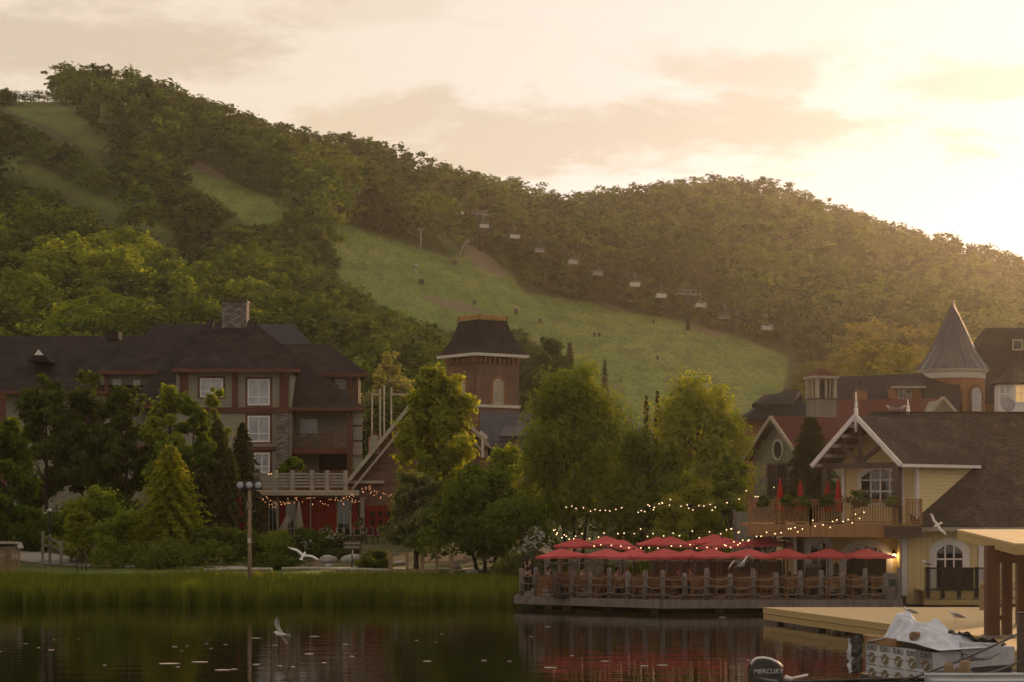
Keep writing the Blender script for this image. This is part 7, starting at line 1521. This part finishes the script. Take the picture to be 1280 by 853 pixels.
    mb = MB(); mb.ball((0, 0.012, z + 0.735), 0.105, 12, 8, (0.92, 1.02, 0.92)); mb.v = [(x, max(y, -0.055) if zz < z + 0.745 else y, zz) for x, y, zz in mb.v]
    if longhair: mb.tube([(0, 0.07, z + 0.74), (0, 0.10, z + 0.62), (0, 0.10, z + 0.40)], [0.085, 0.09, 0.05], 9)
    mb.build('hair', M[hair], o)
    o.location = loc; o.rotation_euler.z = face; o.scale = (sc,) * 3; return o
PG = 'guests on the terrace'
person('person with long dark hair in black standing at the terrace end', (PX(660, 88.6), 88.6, ZD), R(150), False, 'cloth_black', 'cloth_black', 'hair_dark', True, PG)
person('seated person in a blue shirt at the table closest to the terrace end', (PX(686, 87.6), 87.6, ZD), R(90), True, 'cloth_blue', 'cloth_jeans', 'hair_dark', False, PG)
person('seated person in a grey top opposite the one in blue', (PX(716, 87.4), 87.4, ZD), R(-80), True, 'cloth_grey', 'cloth_jeans', 'hair_dark', False, PG)
person('seated person in a white shirt leaning at the table under the second umbrella', (PX(728, 87.6), 87.6, ZD), R(70), True, 'cloth_white', 'cloth_jeans', 'hair_dark', False, PG)
person('seated person in white with folded arms under the tilted pink umbrella', (PX(772, 87.0), 87.0, ZD), R(60), True, 'cloth_white', 'cloth_black', 'hair_dark', False, PG)
person('seated person in pale clothes facing the one in white under the pink umbrella', (PX(784, 87.2), 87.2, ZD), R(-60), True, 'cloth_white', 'cloth_jeans', 'hair_red', False, PG)
person('seated person in black with reddish hair before the brown fence panel', (PX(847, 86.4), 86.4, ZD), R(80), True, 'cloth_black', 'cloth_black', 'hair_red', False, PG)
person('seated person in a pink top facing the one in black', (PX(863, 86.5), 86.5, ZD), R(-80), True, 'cloth_pink', 'cloth_black', 'hair_red', False, PG)
# flower tubs and dark café chairs in front of the red restaurant
for i, (px, lab) in enumerate(((424, 'dark metal café chair farthest from the pillar by the red restaurant'), (434, 'dark metal café chair second along the restaurant front'), (446, 'dark metal café chair before the glazed restaurant door'), (462, 'dark metal café chair by the pale restaurant pillar'), (476, 'dark metal café chair under the red shutters'))):
    X = PX(px, 122); zg = gzf(X, 122) + 0.05; c = thing('cafe_chair', lab, 'chair', (X, 122, zg), 'dark café chairs')
    MB().bx(X - .22, X + .22, 121.8, 122.2, zg + .43, zg + .46).build('seat', M['grey_metal'], c); mb = MB(); mb.tube([(X - .2, 122.2, zg + .45), (X - .2, 122.25, zg + .9), (X + .2, 122.25, zg + .9), (X + .2, 122.2, zg + .45)], 0.03, 5); mb.build('backrest', M['grey_metal'], c)
    for sx in (-.19, .19):
        for sy in (-.18, .18): MB().tube([(X + sx, 122 + sy, zg - .1), (X + sx, 122 + sy, zg + .44)], 0.02, 5).build('leg', M['black_metal'], c)
for px, lab in ((450, 'leafy plant with pink flowers in a tub by the pale pillar'), (408, 'pale flowering plant in a tub under the red curtain')):
    X = PX(px, 123); zg = gzf(X, 123); c = thing('potted_plant', lab, 'plant', (X, 123, zg)); MB().lathe((X, 123, zg), [(0.2, 0), (0.28, 0.45), (0.3, 0.47)], 12).build('tub', M['wood_dark'], c)
    q, t, _ = broad(1.1 if px == 450 else 0.6, 0.9, 500, 0.14, np.random.default_rng(px), 0.0, 14, 0.6); o = bpy.data.objects.new('foliage', quad_mesh('foliage', q, t, M['leaf_dark'])); COL.objects.link(o); o.parent = c; o.location = (0, 0, 0.42)
    r = np.random.default_rng(px + 1); n = 40; cc = np.stack([r.normal(size=n) * 0.28, r.normal(size=n) * 0.2 - 0.2, 0.5 + 0.7 * r.random(n) * (1 if px == 450 else .5)], 1); o = bpy.data.objects.new('petals', quad_mesh('petals', diamonds(cc, unit(r.normal(size=(n, 3))), 0.10, 1.1, r), r.random(n), M['cloth_pink'] if px == 450 else M['petal'])); COL.objects.link(o); o.parent = c

# ------------------------------------------------------------------ chairlift
def lift_ground(px, py): return ground_at(px, py)
TA_, TB_ = ground_at(600, 314), ground_at(860, 413); ldir = Vector((TB_.x - TA_.x, TB_.y - TA_.y, 0)); 
def lift_pt(px, py):                        # on the vertical plane through both towers
    u = (px - 640) / F; t = (u * TA_.y - TA_.x) / (ldir.x - u * ldir.y); Yq = TA_.y + ldir.y * t; return W(px, py, Yq)
ldn = ldir.normalized(); lsd = Vector((-ldn.y, ldn.x, 0))
def lift_tower(label, px, ptop, pbase):
    p = lift_pt(px, pbase); q = lift_pt(px, ptop); g = float(gz(p.x, p.y)); t = thing('lift_tower', label, 'lift tower', (p.x, p.y, g), 'chairlift towers'); zt = q.z
    MB().tube([(p.x, p.y, g - 0.5), (p.x, p.y, zt)], [0.42, 0.32], 10).build('mast', M['black_metal'], t)
    mb = MB(); c = Vector((p.x, p.y, zt)); mb.beam(c - lsd * 2.3, c + lsd * 2.3, 0.3, 0.3); mb.beam(c - lsd * 2.0 + Vector((0, 0, 0.9)), c + lsd * 2.0 + Vector((0, 0, 0.9)), 0.12, 0.12)
    for s in (-2, -0.7, 0.7, 2): mb.beam(c + lsd * s, c + lsd * s + Vector((0, 0, 0.9)), 0.1, 0.1)
    mb.build('crossarm', M['grey_metal'], t)
    for s in (-2.2, 2.2):
        mb = MB(); mb.beam(c + lsd * s - ldn * 1.6 + Vector((0, 0, -0.05)), c + lsd * s + ldn * 1.6 + Vector((0, 0, -0.05)), 0.12, 0.22)
        for k in range(5): e = c + lsd * s + ldn * (-1.4 + 0.7 * k); mb.tube([e - lsd * 0.06, e + lsd * 0.06], 0.22, 8)
        mb.build('sheave_train', M['grey_metal'], t)
    return c
TA_.z += 0; tops = [lift_tower('upper chairlift tower standing at the bare brown patch', 600, 268, 314), lift_tower('middle chairlift tower at the edge of the woods above the run', 860, 368, 413), lift_tower('lower hazy chairlift tower near the foot of the run', 1030, 421, 462)]
for s, lab in ((-2.2, 'chairlift haul cable on the uphill side of the towers'), (2.2, 'chairlift haul cable on the downhill side of the towers')):
    P = [lift_pt(480, 222)] + tops + [lift_pt(1140, 470)]; C = []
    for a, b in zip(P[:-1], P[1:]):
        for k in range(10): t = k / 10; C.append(a.lerp(b, t) + lsd * s + Vector((0, 0, 0.15 - 4 * 1.2 * t * (1 - t))))
    C.append(P[-1] + lsd * s); o = MB().tube(C, 0.07, 4).build('haul_cable', M['black_metal'], None, tuple(C[0])); tag(o, lab, 'cable', 'chairlift cables')
CHAIRS = [(574, 266), (605, 283), (643, 296), (674, 313), (716, 328), (747, 342), (793, 356), (826, 370), (875, 382), (905, 396), (958, 410), (1048, 436)]
for i, (px, py) in enumerate(CHAIRS):
    s = 2.2 if i % 2 == 0 else -2.2; p = lift_pt(px, py); c = thing('chairlift_chair', 'white chairlift chair hanging on the line above the woods edge', 'chairlift chair', tuple(p), 'chairlift chairs'); k = 1.15
    def L(a, b, z): return p + ldn * 0 + lsd * (a * k) + ldn * (b * k) + Vector((0, 0, z * k))
    mb = MB(); mb.hexa([L(-1.1, -0.25, -0.35), L(1.1, -0.25, -0.35), L(1.1, 0.25, -0.35), L(-1.1, 0.25, -0.35), L(-1.1, -0.25, -0.2), L(1.1, -0.25, -0.2), L(1.1, 0.25, -0.2), L(-1.1, 0.25, -0.2)]); mb.build('seat', M['trim_bright'], c)
    mb = MB(); mb.hexa([L(-1.1, 0.25, -0.2), L(1.1, 0.25, -0.2), L(1.1, 0.33, -0.2), L(-1.1, 0.33, -0.2), L(-1.1, 0.32, 0.38), L(1.1, 0.32, 0.38), L(1.1, 0.40, 0.38), L(-1.1, 0.40, 0.38)]); mb.build('backrest', M['trim_bright'] if i not in (3, 5, 9) else M['grey_metal'], c)
    mb = MB(); mb.tube([L(-1.15, 0, -0.3), L(-1.15, 0.3, 0.5), L(0, 0.3, 0.75), L(1.15, 0.3, 0.5), L(1.15, 0, -0.3)], 0.06, 5); mb.tube([L(0, 0.3, 0.75), L(0, 0.3, 1.6), L(0, 0.0, 2.4)], 0.06, 5); mb.build('hanger', M['grey_metal'], c)
def slope_pole(name, label, cat, px, pt, pb, r_, mat, group=None, lean=0.0):
    g = ground_at(px, pb); z = PZ(pt, g.y); o = thing(name, label, cat, tuple(g), group); MB().tube([g + Vector((0, 0, -0.3)), Vector((g.x + lean, g.y, z))], r_, 7).build('mast', M[mat], o); return o, Vector((g.x + lean, g.y, z))
for px, pt, pb, lab in ((432, 251, 280, 'pale light pole at the upper edge of the ski run'), (526, 287, 317, 'white topped light pole standing on the run'), (662, 322, 340, 'pale pole in front of the tree clump by the lift'), (920, 389, 417, 'grey light pole near the lower lift chairs'), (793, 364, 378, 'short pale pole under the lift line')):
    o, t = slope_pole('light_pole', lab, 'pole', px, pt, pb, 0.14, 'rail_beige', 'light poles on the ski run'); mb = MB(); mb.bx(t.x - 0.7, t.x + 0.7, t.y - 0.15, t.y + 0.15, t.z - 0.2, t.z + 0.12); mb.build('lamp_head', M['rail_beige'], o)
for px, pt, pb, ln_, lab in ((568, 303, 331, 2.6, 'tilted snow gun tower beside the bare patch'), (527, 334, 355, -1.8, 'tilted snow gun tower lower down the run')):
    o, t = slope_pole('snow_gun', lab, 'snow gun', px, pt, pb, 0.12, 'grey_metal', 'snow guns', ln_); g = o.location; mb = MB(); mb.box((g.x, g.y - 0.2, g.z + 0.4), (1.1, 1.0, 0.9)); mb.build('base_unit', M['wood_dark'], o); mb = MB(); mb.tube([t, t + Vector((0.9, -0.5, 0.3))], [0.2, 0.35], 8); mb.build('nozzle', M['grey_metal'], o)
for px, pt, pb, lab in ((593, 374, 381, 'small dark hydrant box just above the tower roof'), (675, 397, 404, 'dark hydrant box on the grass right of the tower roof'), (743, 415, 421, 'dark hydrant box, left one of the pair in mid run'), (749, 415, 421, 'dark hydrant box, right one of the pair in mid run'), (817, 399, 405, 'dark hydrant box high on the run near the woods'), (822, 444, 450, 'dark hydrant box low on the run'), (645, 385, 393, 'slim dark hydrant below the dirt track')):
    g = ground_at(px, pb); h = (pb - pt) * g.y / F; o = thing('hydrant_box', lab, 'hydrant', tuple(g), 'hydrant boxes on the ski run'); w = h * 0.24; mb = MB(); mb.bx(g.x - w, g.x + w, g.y - w, g.y + w, g.z - 0.2, g.z + h * 0.8); mb.build('cabinet', M['wood_dark'], o); mb = MB(); mb.lathe(g, [(w * 0.5, h * 0.8), (w * 0.5, h), (w * 0.2, h * 1.05)], 7); mb.build('cap', M['grey_metal'], o)
# white masts by the pale willow
for i, (px, pt, lab) in enumerate(((465, 492, 'white mast with a side lamp nearest the lodge end'), (475, 486, 'slim white mast, second from the lodge end'), (480, 482, 'white mast leaning close to the pale willow'), (489, 484, 'white mast carrying a crossbar by the pale willow'))):
    p = W(px, 546, 172); o = thing('mast', lab, 'mast', (p.x, 172, 4.0), 'white masts behind the restaurant'); MB().tube([(p.x, 172, 3.8), (p.x, 172, PZ(pt, 172))], 0.07, 7).build('pole', M['rail_beige'], o)
    if i in (0, 3): mb = MB(); mb.bx(p.x, p.x + (1.6 if i == 3 else 0.5), 171.95, 172.05, PZ(494, 172), PZ(492.5, 172)); mb.build('crossbar', M['trim_white'], o)
